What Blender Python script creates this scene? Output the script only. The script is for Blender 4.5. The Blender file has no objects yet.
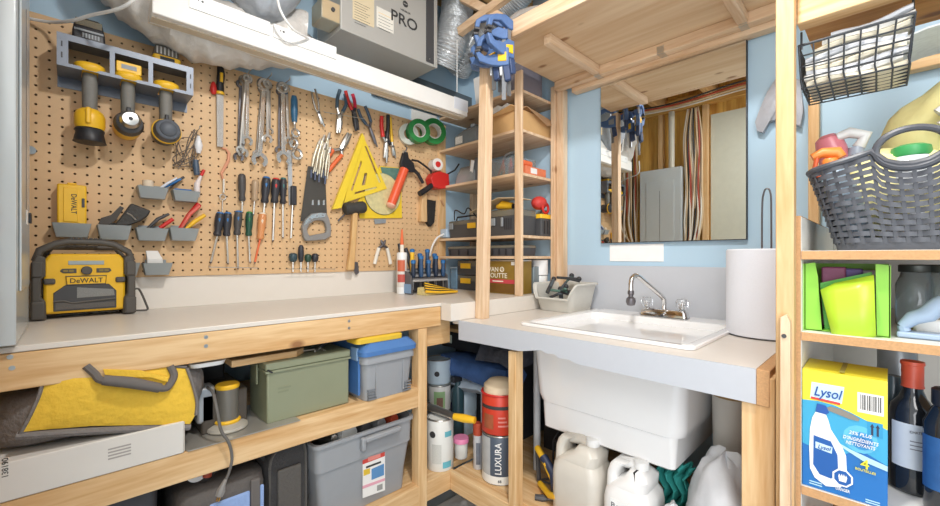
import bpy, bmesh, math, random
from mathutils import Vector, Matrix
random.seed(7)
C = bpy.context.scene.collection
# ---------- camera, world, lights ----------
CZ = 1.065; FPX = 410.0; U0 = 470.0; V0 = 257.0
YAW = math.radians(45.7)
cam_d = bpy.data.cameras.new('camera'); cam = bpy.data.objects.new('camera', cam_d); C.objects.link(cam)
cam.location = (0, 0, CZ); cam.rotation_euler = (math.pi/2, 0, YAW)
cam_d.sensor_width = 36; cam_d.lens = FPX/940*36; cam_d.shift_y = 4/940; cam_d.clip_start = .01
bpy.context.scene.camera = cam
w = bpy.data.worlds.new('world'); bpy.context.scene.world = w; w.use_nodes = True
w.node_tree.nodes['Background'].inputs[0].default_value = (.93, .96, 1, 1)
w.node_tree.nodes['Background'].inputs[1].default_value = 1.0
vs = bpy.context.scene.view_settings
vs.view_transform = 'Standard'; vs.look = 'None'; vs.gamma = 1; vs.use_curve_mapping = False; vs.exposure = .62
def area(name, loc, target, size, power, col=(1, .985, .96)):
    l = bpy.data.lights.new(name, 'AREA'); l.shape = 'DISK'; l.size = size; l.energy = power; l.color = col
    o = bpy.data.objects.new(name, l); C.objects.link(o); o.location = loc
    o.rotation_euler = (Vector(target)-Vector(loc)).to_track_quat('-Z', 'Y').to_euler(); return o
area('ceiling_lamp_light', (-.25, .45, 2.22), (-.7, .9, .8), .12, 10.5)
area('room_light', (.55, -.15, 2.0), (-.9, 1.1, .9), .9, 9.5)
area('low_fill_light', (.5, -.6, .8), (-1.0, 1.1, .6), 1.0, 7, (.95, .97, 1))  # unseen low fill lamp, added behind the camera
# ---------- rays ----------
FW = Vector((-math.sin(YAW), math.cos(YAW), 0)); RT = Vector((math.cos(YAW), math.sin(YAW), 0))
def ray(u, v):
    return FW + RT*((u-U0)/FPX) + Vector((0, 0, (V0-v)/FPX))
def atX(u, v, X):
    r = ray(u, v); t = X/r.x; return Vector((X, r.y*t, CZ+r.z*t))
def atY(u, v, Y):
    r = ray(u, v); t = Y/r.y; return Vector((r.x*t, Y, CZ+r.z*t))
def atZ(u, v, Z):
    r = ray(u, v); t = (Z-CZ)/r.z; return Vector((r.x*t, r.y*t, Z))
PX = -1.65      # peg wall
WY = 1.65       # mirror wall
def P(u, v, off=.01): return atX(u, v, PX+off)
# ---------- materials ----------
MATS = {}
def nodes(m):
    nt = m.node_tree; return nt, nt.nodes, nt.links
def srgb(c):
    if isinstance(c, str):
        c = tuple(int(c[i:i+2], 16)/255 for i in (0, 2, 4))
    return tuple(x/12.92 if x <= .04045 else ((x+.055)/1.055)**2.4 for x in c)+(1,)
def mat(name, col, rough=.6, metal=0, var=.06, scale=30, bump=0, trans=0, emit=0, coat=0, alpha=1):
    if name in MATS: return MATS[name]
    m = bpy.data.materials.new(name); m.use_nodes = True; nt, N, L = nodes(m)
    b = N['Principled BSDF']; c = srgb(col)
    b.inputs['Roughness'].default_value = rough; b.inputs['Metallic'].default_value = metal
    b.inputs['Base Color'].default_value = c
    if trans: b.inputs['Transmission Weight'].default_value = trans
    if coat: b.inputs['Coat Weight'].default_value = coat
    if alpha < 1: b.inputs['Alpha'].default_value = alpha
    if emit:
        b.inputs['Emission Color'].default_value = c; b.inputs['Emission Strength'].default_value = emit
    tc = N.new('ShaderNodeTexCoord'); nz = N.new('ShaderNodeTexNoise'); nz.inputs['Scale'].default_value = scale
    nz.inputs['Detail'].default_value = 4; L.new(tc.outputs['Object'], nz.inputs['Vector'])
    if var:
        r = N.new('ShaderNodeMapRange'); r.inputs[3].default_value = 1-var; r.inputs[4].default_value = 1+var
        L.new(nz.outputs['Fac'], r.inputs[0]); mx = N.new('ShaderNodeVectorMath'); mx.operation = 'SCALE'
        mx.inputs[0].default_value = c[:3]; L.new(r.outputs[0], mx.inputs['Scale']); L.new(mx.outputs[0], b.inputs['Base Color'])
    if bump:
        bp = N.new('ShaderNodeBump'); bp.inputs['Strength'].default_value = bump; bp.inputs['Distance'].default_value = .01
        L.new(nz.outputs['Fac'], bp.inputs['Height']); L.new(bp.outputs[0], b.inputs['Normal'])
    MATS[name] = m; return m
def wood(name, c1, c2, axis='x', knots=True, rough=.6, grain=26, kcol='8a5a34'):
    """pine board, grain running along the given axis"""
    if name in MATS: return MATS[name]
    m = bpy.data.materials.new(name); m.use_nodes = True; nt, N, L = nodes(m); b = N['Principled BSDF']
    b.inputs['Roughness'].default_value = rough
    tc = N.new('ShaderNodeTexCoord'); mp = N.new('ShaderNodeMapping'); s = {'x': (.08, 1, 1), 'y': (1, .08, 1), 'z': (1, 1, .08)}[axis]
    mp.inputs['Scale'].default_value = s; L.new(tc.outputs['Object'], mp.inputs[0])
    n1 = N.new('ShaderNodeTexNoise'); n1.inputs['Scale'].default_value = grain; n1.inputs['Detail'].default_value = 6
    n1.inputs['Distortion'].default_value = 1.2; L.new(mp.outputs[0], n1.inputs['Vector'])
    n2 = N.new('ShaderNodeTexNoise'); n2.inputs['Scale'].default_value = grain*6; n2.inputs['Detail'].default_value = 2
    L.new(mp.outputs[0], n2.inputs['Vector'])
    ad = N.new('ShaderNodeMath'); ad.operation = 'MULTIPLY_ADD'; ad.inputs[1].default_value = .35
    L.new(n2.outputs['Fac'], ad.inputs[0]); L.new(n1.outputs['Fac'], ad.inputs[2])
    cr = N.new('ShaderNodeValToRGB'); cr.color_ramp.elements[0].position = .45; cr.color_ramp.elements[1].position = .85
    cr.color_ramp.elements[0].color = srgb(c2); cr.color_ramp.elements[1].color = srgb(c1); L.new(ad.outputs[0], cr.inputs[0])
    out = cr.outputs[0]
    if knots:
        mk = N.new('ShaderNodeMapping'); mk.inputs['Scale'].default_value = {'x': (.55, 1, 1), 'y': (1, .55, 1), 'z': (1, 1, .55)}[axis]
        L.new(tc.outputs['Object'], mk.inputs[0])
        v = N.new('ShaderNodeTexVoronoi'); v.inputs['Scale'].default_value = 7; L.new(mk.outputs[0], v.inputs['Vector'])
        r = N.new('ShaderNodeMapRange'); r.inputs[1].default_value = .045; r.inputs[2].default_value = .10
        r.inputs[3].default_value = .85; r.inputs[4].default_value = 0; L.new(v.outputs['Distance'], r.inputs[0])
        mx = N.new('ShaderNodeMixRGB'); mx.inputs[2].default_value = srgb(kcol); L.new(r.outputs[0], mx.inputs[0]); L.new(out, mx.inputs[1]); out = mx.outputs[0]
    L.new(out, b.inputs['Base Color'])
    bp = N.new('ShaderNodeBump'); bp.inputs['Strength'].default_value = .15; bp.inputs['Distance'].default_value = .002
    L.new(ad.outputs[0], bp.inputs['Height']); L.new(bp.outputs[0], b.inputs['Normal'])
    MATS[name] = m; return m
PINE = {a: wood('pine_'+a, 'e9c797', 'cb9b62', a) for a in 'xyz'}
PALE = {a: wood('pale_pine_'+a, 'ebd0b0', 'cfa880', a) for a in 'xyz'}
PLY = wood('plywood', 'e6caa6', 'd0aa80', 'x', grain=9)
CHIP = mat('particle_board', 'c69a6c', .8, var=.25, scale=260)
SHELFW = mat('shelf_laminate_white', 'ecebe4', .4)
BLUE = mat('blue_paint', 'b4d0e3', .6, var=.05, scale=2.5)
LAM = mat('beige_laminate', 'e0d9cf', .35, var=.03, scale=60)
GREYLAM = mat('grey_laminate', 'c3c7ce', .35, var=.02, scale=60)
WHITE = mat('white_plastic', 'f2f2f0', .3, var=.02)
CERAM = mat('glossy_white_tub', 'f4f4f4', .15, var=.01, coat=.5)
BLACK = mat('black_plastic', '26262a', .45)
DGREY = mat('dark_grey_plastic', '4a4a4c', .5)
GREY = mat('grey_plastic', '8f9599', .45)
STEEL = mat('steel', 'c9c8c4', .28, .9, var=.1)
CHROME = mat('chrome', 'e4e4e4', .08, 1, var=0)
DSTEEL = mat('dark_steel', '77757a', .4, .8)
YEL = mat('tool_yellow', 'f4c02c', .4)
RED = mat('tool_red', 'd22f2a', .4)
ORANGE = mat('tool_orange', 'ea6f3e', .4)
BLU = mat('tool_blue', '2a6fae', .4)
GREEN = mat('tool_green', '27803f', .4)
NAVY = mat('clamp_blue', '53709f', .45, var=.15, scale=60)
CARD = mat('cardboard', 'd2a872', .8)
PAPER = mat('white_paper', 'eceae6', .7, var=.04)
SILV = mat('foil_duct', 'd3d6d8', .3, .5, var=.15, scale=60, bump=.6)
# ---------- mesh builder ----------
class MB:
    def __init__(s): s.v = []; s.f = []
    def add(s, vs, fs):
        n = len(s.v); s.v += [Vector(a) for a in vs]; s.f += [tuple(i+n for i in f) for f in fs]; return s
    def box(s, x0, x1, y0, y1, z0, z1):
        return s.add([(x, y, z) for z in (z0, z1) for y in (y0, y1) for x in (x0, x1)],
                     [(0, 2, 3, 1), (4, 5, 7, 6), (0, 1, 5, 4), (2, 6, 7, 3), (0, 4, 6, 2), (1, 3, 7, 5)])
    def obox(s, c, sx, sy, sz, ax=None, ay=None, az=None, rz=0, M=None):
        """box of full sizes centred at c, turned by rz or by axes"""
        if M is None:
            M = Matrix.Rotation(rz, 3, 'Z')
            if ax is not None:
                ax = Vector(ax).normalized(); az = Vector(az).normalized(); ay = az.cross(ax).normalized(); az = ax.cross(ay)
                M = Matrix((ax, ay, az)).transposed()
        c = Vector(c)
        return s.add([c+M@Vector((x*sx/2, y*sy/2, z*sz/2)) for z in (-1, 1) for y in (-1, 1) for x in (-1, 1)],
                     [(0, 2, 3, 1), (4, 5, 7, 6), (0, 1, 5, 4), (2, 6, 7, 3), (0, 4, 6, 2), (1, 3, 7, 5)])
    def prism(s, pts, d):
        """polygon pts extruded by vector d"""
        pts = [Vector(p) for p in pts]; d = Vector(d); n = len(pts)
        nn = Vector((0, 0, 0))
        for i in range(n): nn += (pts[i]-pts[0]).cross(pts[(i+1) % n]-pts[0])
        if nn.dot(d) > 0: pts = pts[::-1]
        return s.add(pts+[p+d for p in pts], [tuple(range(n)), tuple(range(2*n-1, n-1, -1))]+[(i, i+n, (i+1) % n+n, (i+1) % n) for i in range(n)])
    def tube(s, pts, r, n=8, closed=False):
        pts = [Vector(p) for p in pts]; m = len(pts); rs = r if isinstance(r, (list, tuple)) else [r]*m
        up = Vector((0, 0, 1)); rings = []; prev = None
        for i, p in enumerate(pts):
            a = pts[i-1] if (i > 0 or closed) else p; b = pts[(i+1) % m] if (i < m-1 or closed) else p
            t = (b-a).normalized() if (b-a).length > 1e-9 else Vector((0, 0, 1))
            if prev is None:
                q = up if abs(t.z) < .9 else Vector((1, 0, 0)); x = q.cross(t).normalized()
            else:
                x = (prev-t*prev.dot(t))
                x = x.normalized() if x.length > 1e-6 else Vector((1, 0, 0)).cross(t).normalized()
            prev = x; y = t.cross(x)
            rings.append([p+(x*math.cos(2*math.pi*k/n)+y*math.sin(2*math.pi*k/n))*rs[i] for k in range(n)])
        vs = [q for R in rings for q in R]; fs = []
        for i in range(m if closed else m-1):
            j = (i+1) % m
            for k in range(n): fs.append((i*n+k, i*n+(k+1) % n, j*n+(k+1) % n, j*n+k))
        if not closed: fs += [tuple(range(n))[::-1], tuple((m-1)*n+k for k in range(n))]
        return s.add(vs, fs)
    def lathe(s, prof, base=(0, 0, 0), axis=(0, 0, 1), n=20, sx=1, sy=1):
        """profile [(r, h)] spun about axis from base"""
        a = Vector(axis).normalized(); q = Vector((0, 0, 1)) if abs(a.z) < .9 else Vector((1, 0, 0))
        x = q.cross(a).normalized(); y = a.cross(x); B = Vector(base); vs = []; fs = []; m = len(prof)
        for r, h in prof:
            for k in range(n):
                t = 2*math.pi*k/n; vs.append(B+a*h+(x*math.cos(t)*sx+y*math.sin(t)*sy)*max(r, 1e-5))
        for i in range(m-1):
            for k in range(n): fs.append((i*n+k, i*n+(k+1) % n, (i+1)*n+(k+1) % n, (i+1)*n+k))
        fs += [tuple(range(n))[::-1], tuple((m-1)*n+k for k in range(n))]
        return s.add(vs, fs)
    def cyl(s, a, b, r, n=16, r2=None):
        a = Vector(a); b = Vector(b); return s.lathe([(r, 0), (r if r2 is None else r2, (b-a).length)], a, b-a, n)
    def ball(s, c, rx, ry=None, rz=None, n=14, m=8, M=None):
        ry = rx if ry is None else ry; rz = rx if rz is None else rz; c = Vector(c); vs = []; fs = []
        M = M or Matrix.Identity(3)
        for i in range(m+1):
            p = math.pi*i/m
            for k in range(n):
                t = 2*math.pi*k/n; vs.append(c+M@Vector((rx*math.sin(p)*math.cos(t), ry*math.sin(p)*math.sin(t), -rz*math.cos(p))))
        for i in range(m):
            for k in range(n): fs.append((i*n+k, i*n+(k+1) % n, (i+1)*n+(k+1) % n, (i+1)*n+k))
        return s.add(vs, fs)
    def torus(s, c, R, r, axis=(0, 0, 1), n=28, k=8):
        a = Vector(axis).normalized(); q = Vector((0, 0, 1)) if abs(a.z) < .9 else Vector((1, 0, 0)); x = q.cross(a).normalized(); y = a.cross(x)
        return s.tube([Vector(c)+(x*math.cos(2*math.pi*i/n)+y*math.sin(2*math.pi*i/n))*R for i in range(n)], r, k, closed=True)
    def loft(s, rings):
        """closed rings of equal length joined and capped"""
        n = len(rings[0]); vs = [p for R in rings for p in R]; fs = []
        for i in range(len(rings)-1):
            for k in range(n): fs.append((i*n+k, i*n+(k+1) % n, (i+1)*n+(k+1) % n, (i+1)*n+k))
        fs += [tuple(range(n))[::-1], tuple((len(rings)-1)*n+k for k in range(n))]
        return s.add(vs, fs)
    def grid(s, fn, nu, nv):
        """open sheet fn(a,b), a,b in 0..1"""
        vs = [fn(i/nu, j/nv) for j in range(nv+1) for i in range(nu+1)]
        return s.add(vs, [(j*(nu+1)+i, j*(nu+1)+i+1, (j+1)*(nu+1)+i+1, (j+1)*(nu+1)+i) for j in range(nv) for i in range(nu)])
def rrect(x0, x1, y0, y1, r, z, n=4):
    """rounded rectangle ring at height z"""
    out = []
    for cx, cy, a0 in ((x1-r, y1-r, 0), (x0+r, y1-r, 90), (x0+r, y0+r, 180), (x1-r, y0+r, 270)):
        for k in range(n+1):
            a = math.radians(a0+90*k/n); out.append(Vector((cx+r*math.cos(a), cy+r*math.sin(a), z)))
    return out
EMPTIES = []
def obj(name, mb, m, parent=None, bevel=0, smooth=None, solid=0, sub=0, label=None, kind=None):
    me = bpy.data.meshes.new(name); me.from_pydata([tuple(v) for v in mb.v], [], mb.f)
    bm = bmesh.new(); bm.from_mesh(me); bmesh.ops.remove_doubles(bm, verts=bm.verts, dist=1e-6)
    bmesh.ops.recalc_face_normals(bm, faces=bm.faces); bm.to_mesh(me); bm.free()
    o = bpy.data.objects.new(name, me); C.objects.link(o); me.materials.append(m)
    if parent is not None: o.parent = parent
    if solid:
        k = o.modifiers.new('thick', 'SOLIDIFY'); k.thickness = solid; k.offset = 0
    if bevel:
        k = o.modifiers.new('bevel', 'BEVEL'); k.width = bevel; k.segments = 2; k.limit_method = 'ANGLE'; k.angle_limit = math.radians(40)
    if sub:
        k = o.modifiers.new('sub', 'SUBSURF'); k.levels = sub; k.render_levels = sub
    if smooth is None: smooth = 38
    if smooth:
        for p in me.polygons: p.use_smooth = True
        me.set_sharp_from_angle(angle=math.radians(smooth if not sub else 180))
    if label: o['label'] = label
    if kind: o['kind'] = kind
    return o
def thing(name, label, cat, group=None):
    o = bpy.data.objects.new(name, None); C.objects.link(o); o.empty_display_size = .02
    o['label'] = label; o['category'] = cat
    if group: o['group'] = group
    EMPTIES.append(o); return o
def solo(name, mb, m, label, cat, group=None, **k):
    o = obj(name, mb, m, **k); o['label'] = label; o['category'] = cat
    if group: o['group'] = group
    recentre(o); return o
def recentre(o):
    vs = o.data.vertices
    c = Vector(((min(v.co.x for v in vs)+max(v.co.x for v in vs))/2, (min(v.co.y for v in vs)+max(v.co.y for v in vs))/2, min(v.co.z for v in vs)))
    o.data.transform(Matrix.Translation(-c)); o.location = c
def struct(name, mb, m, parent=None, **k):
    o = obj(name, mb, m, parent, **k)
    if parent is None: o['kind'] = 'structure'
    return o
def fam(o):
    out = []
    for c in CH.get(o.name, []): out.append(c); out += fam(c)
    return out
CH = {}
def finalize():
    for o in bpy.data.objects:
        if o.parent: CH.setdefault(o.parent.name, []).append(o)
    for e in EMPTIES:
        k = [o for o in fam(e) if o.type == 'MESH']
        if not k: continue
        cs = [v.co for o in k for v in o.data.vertices]
        c = Vector(((min(v.x for v in cs)+max(v.x for v in cs))/2, (min(v.y for v in cs)+max(v.y for v in cs))/2, min(v.z for v in cs)))
        for o in k: o.data.transform(Matrix.Translation(-c))
        e.location = c
def text(s, org, xd, up, size, m, parent, name='lettering', width=None, depth=.0004, center=True, shear=0):
    """raised lettering: org is the middle of the line, size the height of a capital, width the length to fit"""
    cu = bpy.data.curves.new(name, 'FONT'); cu.body = s; cu.size = size/.69; cu.extrude = depth; cu.shear = shear
    cu.offset = size*.012; cu.align_x = 'CENTER' if center else 'LEFT'; cu.resolution_u = 3
    t = bpy.data.objects.new('t', cu); C.objects.link(t); bpy.context.view_layer.update()
    me = bpy.data.meshes.new_from_object(t.evaluated_get(bpy.context.evaluated_depsgraph_get()))
    bpy.data.objects.remove(t); bpy.data.curves.remove(cu)
    xd = Vector(xd).normalized(); up = Vector(up).normalized(); zd = xd.cross(up)
    M = Matrix((xd, up, zd)).transposed().to_4x4(); k = 1
    if width and len(me.vertices):
        xs = [v.co.x for v in me.vertices]; k = width/(max(xs)-min(xs))
    me.transform(Matrix.Translation(Vector(org))@M@Matrix.Translation((0, -size/2, 0))@Matrix.Diagonal((k, 1, 1, 1)))
    o = bpy.data.objects.new(name, me); C.objects.link(o); me.materials.clear(); me.materials.append(m); o.parent = parent
    return o
def bez(pts, n=6):
    """smooth path through points"""
    pts = [Vector(p) for p in pts]; out = []; m = len(pts)
    for i in range(m-1):
        p0 = pts[max(i-1, 0)]; p1 = pts[i]; p2 = pts[i+1]; p3 = pts[min(i+2, m-1)]
        for k in range(n):
            t = k/n; out.append(.5*((2*p1)+(p2-p0)*t+(2*p0-5*p1+4*p2-p3)*t*t+(3*p1-p0-3*p2+p3)*t**3))
    out.append(pts[-1]); return out
# ---------- setting ----------
BZ = .90; SZ = .838; BX = -1.13; SY = 1.0; SX = -.19; TX = -1.075
struct('floor', MB().box(-1.75, 1.6, -1.5, 1.75, -.05, 0), mat('floor_paint', 'b9c3cb', .5, var=.06, scale=8))
struct('wall_left', MB().box(-1.75, PX, -.25, WY, 0, 2.38), BLUE)
struct('wall_back', MB().box(-1.75, 1.6, WY, 1.75, 0, 2.38), BLUE)
struct('wall_right', MB().box(1.5, 1.6, -.25, WY, 0, 2.38), BLUE)
# opposite wall: sheathing behind open studs, beige board to the right (seen in the mirror)
FY = -.10
struct('wall_front', MB().box(PX, -.3, FY-.1, FY-.06, 0, 2.38), wood('insulation_batt', 'ebbd62', 'b87f35', 'z', grain=14))
struct('trim_3', MB().box(-.93, -.3, FY-.06, FY-.045, 0, 2.12), mat('beige_wallboard', 'd0d0c0', .7), bevel=.001)
for i, x in enumerate((-1.62, -1.30, -.98, -.62)):
    struct('wall_stud', MB().box(x, x+.038, FY-.06, FY-.02 if i < 3 else FY-.055, 0, 2.2), PINE['z'], bevel=.001)
struct('wall_plate', MB().box(PX, -.3, FY-.06, FY-.01, 2.2, 2.29), wood('old_yellow_pine', 'e8b868', 'b8823a', 'x'), bevel=.001)
# ceiling with joists running towards the mirror wall
struct('ceiling', MB().box(-1.75, 1.6, -.3, 1.75, 2.38, 2.42), wood('subfloor', 'caa26c', '9a7244', 'x'))
for x in (-1.28, -.92, -.50, -.08, .34):
    struct('ceiling_joist', MB().box(x, x+.038, -.25, WY, 2.22, 2.38), wood('joist_pine', 'e2b67c', 'bd8a4e', 'y'), bevel=.001)
# pegboard with real holes on a 25.4 mm grid
def pegboard():
    y0, y1, z0, z1 = -.085, 1.365, CZ-.38*.165, CZ+4.05*.165; p = .0257; r = .0033; n = 8
    mb = MB(); t = .006; X1 = PX+.018; ny = int((y1-y0)/p); nz = int((z1-z0)/p); oy = y0+((y1-y0)-ny*p)/2; oz = z0+((z1-z0)-nz*p)/2
    for i in range(ny):
        for j in range(nz):
            cy = oy+(i+.5)*p; cz = oz+(j+.5)*p; vs = []
            for k in range(n):
                a = 2*math.pi*(k+.5)/n; ca, sa = math.cos(a), math.sin(a)
                vs.append((X1, cy+r*ca, cz+r*sa))
            q = p/2
            sq = [(q, q*.414), (q*.414, q), (-q*.414, q), (-q, q*.414), (-q, -q*.414), (-q*.414, -q), (q*.414, -q), (q, -q*.414)]
            vs += [(X1, cy+a, cz+b) for a, b in sq]
            vs += [(X1, cy+a*q, cz+b*q) for a, b in ((1, 1), (-1, 1), (-1, -1), (1, -1))]
            vs += [(X1-t, v[1], v[2]) for v in vs[:n]]
            fs = []
            # ring order: hole k at angle 22.5+45k ; outer vertices at 22.5,67.5,...
            for k in range(n):
                k2 = (k+1) % n; fs.append((k, n+k, n+k2, k2)); fs.append((k, k2, 20+k2, 20+k))
            for c_, (a, b) in enumerate(((0, 1), (2, 3), (4, 5), (6, 7))): fs.append((n+a, 16+c_, n+b))
            mb.add(vs, fs)
    # border
    ya, yb, za, zb = oy, oy+ny*p, oz, oz+nz*p
    mb.box(X1-t, X1, y0, ya, z0, z1).box(X1-t, X1, yb, y1, z0, z1).box(X1-t, X1, ya, yb, z0, za).box(X1-t, X1, ya, yb, zb, z1)
    e = thing('pegboard', 'large brown pegboard covering the wall above the workbench', 'pegboard')
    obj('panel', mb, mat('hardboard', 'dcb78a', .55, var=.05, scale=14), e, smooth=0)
    obj('backing', MB().box(PX+.002, PX+.010, y0, y1, z0, z1), mat('hole_shade', '5a4026', .9), e)  # dark sheet stands in for the shade inside the peg holes
    # bright edge strip at the top and the nailing strip by the corner
    obj('edge_strip', MB().box(PX+.004, PX+.024, 1.365, 1.41, z0, z1+.02), PINE['z'], e, bevel=.001)
pegboard()
# ---------- workbench ----------
def workbench():
    e = thing('workbench', 'long built-in pine workbench with beige laminate top along the pegboard wall', 'workbench')
    t = MB().box(PX, BX, FY-.02, WY, BZ-.012, BZ)
    obj('countertop', t, LAM, e, bevel=.002)
    obj('backsplash', MB().box(PX, PX+.012, FY-.02, 1.38, BZ, CZ-.38*.165), mat('splash_laminate', 'e9e3da', .4, var=.02), e, bevel=.001)
    ye = atX(441, 303, BX).y
    obj('front_rail', MB().box(BX-.038, BX, FY-.02, ye, BZ-.082, BZ-.013), PINE['y'], e, bevel=.002)
    obj('top_edging', MB().box(BX+.0005, -1.076, ye, WY-.012, BZ-.0612, BZ), LAM, e, bevel=.001)
    obj('corner_rail', MB().box(BX-.06, BX-.022, ye-.10, 1.02, BZ-.155, BZ-.0665), PINE['y'], e, bevel=.002)
    # shelf under the top
    z1 = CZ-2.72*.165
    yl = atX(418.5, 400, BX).y; yr = atX(427.5, 400, BX).y
    obj('shelf', MB().box(PX+.01, BX-.038, FY-.02, yr, z1-.02, z1), PINE['y'], e, bevel=.001)
    obj('shelf_rail', MB().box(BX-.038, BX, FY-.02, yl, z1-.066, z1), PINE['y'], e, bevel=.002)
    z2 = CZ-4.77*.165
    obj('shelf', MB().box(PX+.01, BX-.038, FY-.02, WY-.02, z2-.02, z2), PINE['y'], e, bevel=.001)
    obj('shelf_rail', MB().box(BX-.038, BX, FY-.02, SY+.02, z2-.068, z2), PINE['y'], e, bevel=.002)
    obj('leg', MB().box(BX-.04, BX+.001, yl, yr-.002, 0, BZ-.083), PINE['z'], e, bevel=.002)
    for y in (yl, .02):
        obj('leg', MB().box(PX+.012, PX+.05, y, y+.038, 0, BZ-.013), PINE['z'], e, bevel=.002)
    for (u, v) in ((10, 357), (12, 368), (206, 337), (206, 346), (349, 321), (349, 328)):
        p = atX(u, v, BX); obj('screw', MB().cyl(p+Vector((-.001, 0, 0)), p+Vector((.0008, 0, 0)), .0045, 10), STEEL, e)
    return z1, z2
Z1, Z2 = workbench()
# ---------- sink counter ----------
RX0, RX1, RY0, RY1 = -5.25*.165, -2.0*.165, 6.5*.165, 9.75*.165
def sink_counter():
    e = thing('sink_counter', 'grey laminate counter around the white utility sink under the mirror', 'counter')
    a = MB()
    a.box(TX-.04, RX0+.02, SY, WY, SZ-.015, SZ).box(RX1-.02, SX, SY, WY, SZ-.015, SZ).box(RX0+.02, RX1-.02, SY, RY0+.02, SZ-.015, SZ).box(RX0+.02, RX1-.02, RY1-.02, WY, SZ-.015, SZ)
    obj('countertop', a, mat('sink_counter_laminate', 'dcd5cc', .35, var=.03), e, smooth=0)
    # fascia whose lower edge is chipped in the middle
    p = [(TX-.002, SZ), (SX, SZ), (SX, SZ-.071), (-.50, SZ-.068)]
    for x, z in ((-.60, .066), (-.63, .058), (-.66, .060), (-.67, .052), (-.70, .054), (-.72, .048), (-.75, .054), (-.80, .064)): p.append((x, SZ-z))
    p += [(TX-.002, SZ-.068)]
    obj('fascia', MB().prism([(x, SY-.006, z) for x, z in p], (0, .006, 0)), GREYLAM, e)
    obj('edge_core', MB().box(SX-.001, SX+.022, SY+.0, WY, SZ-.075, SZ-.001), CHIP, e, bevel=.002)
    obj('backsplash', MB().box(TX-.02, -.14, WY-.008, WY, SZ, CZ-.22*.165), GREYLAM, e, bevel=.001)
    z2 = Z2
    x0 = atY(508, 400, SY).x; x1 = atY(525, 400, SY).x
    obj('shelf', MB().box(BX, SX, SY+.038, WY-.02, z2-.018, z2), PINE['x'], e, bevel=.001)
    obj('shelf_rail', MB().box(BX+.001, x0, SY+.0, SY+.037, z2-.068, z2), PINE['x'], e, bevel=.002)
    obj('shelf_rail', MB().box(x1, SX-.02, SY+.0, SY+.037, z2-.068, z2), PINE['x'], e, bevel=.002)
    obj('leg', MB().box(x0, x0+.030, SY+.001, SY+.039, 0, SZ-.072), PINE['z'], e, bevel=.002)
    xa = atY(741, 450, SY).x
    obj('leg', MB().box(xa, SX+.03, SY+.003, SY+.08, 0, SZ-.016), PINE['z'], e, bevel=.002)
    obj('leg', MB().box(SX-.06, SX-.02, WY-.06, WY-.02, 0, SZ-.016), PINE['z'], e, bevel=.002)
sink_counter()
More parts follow.
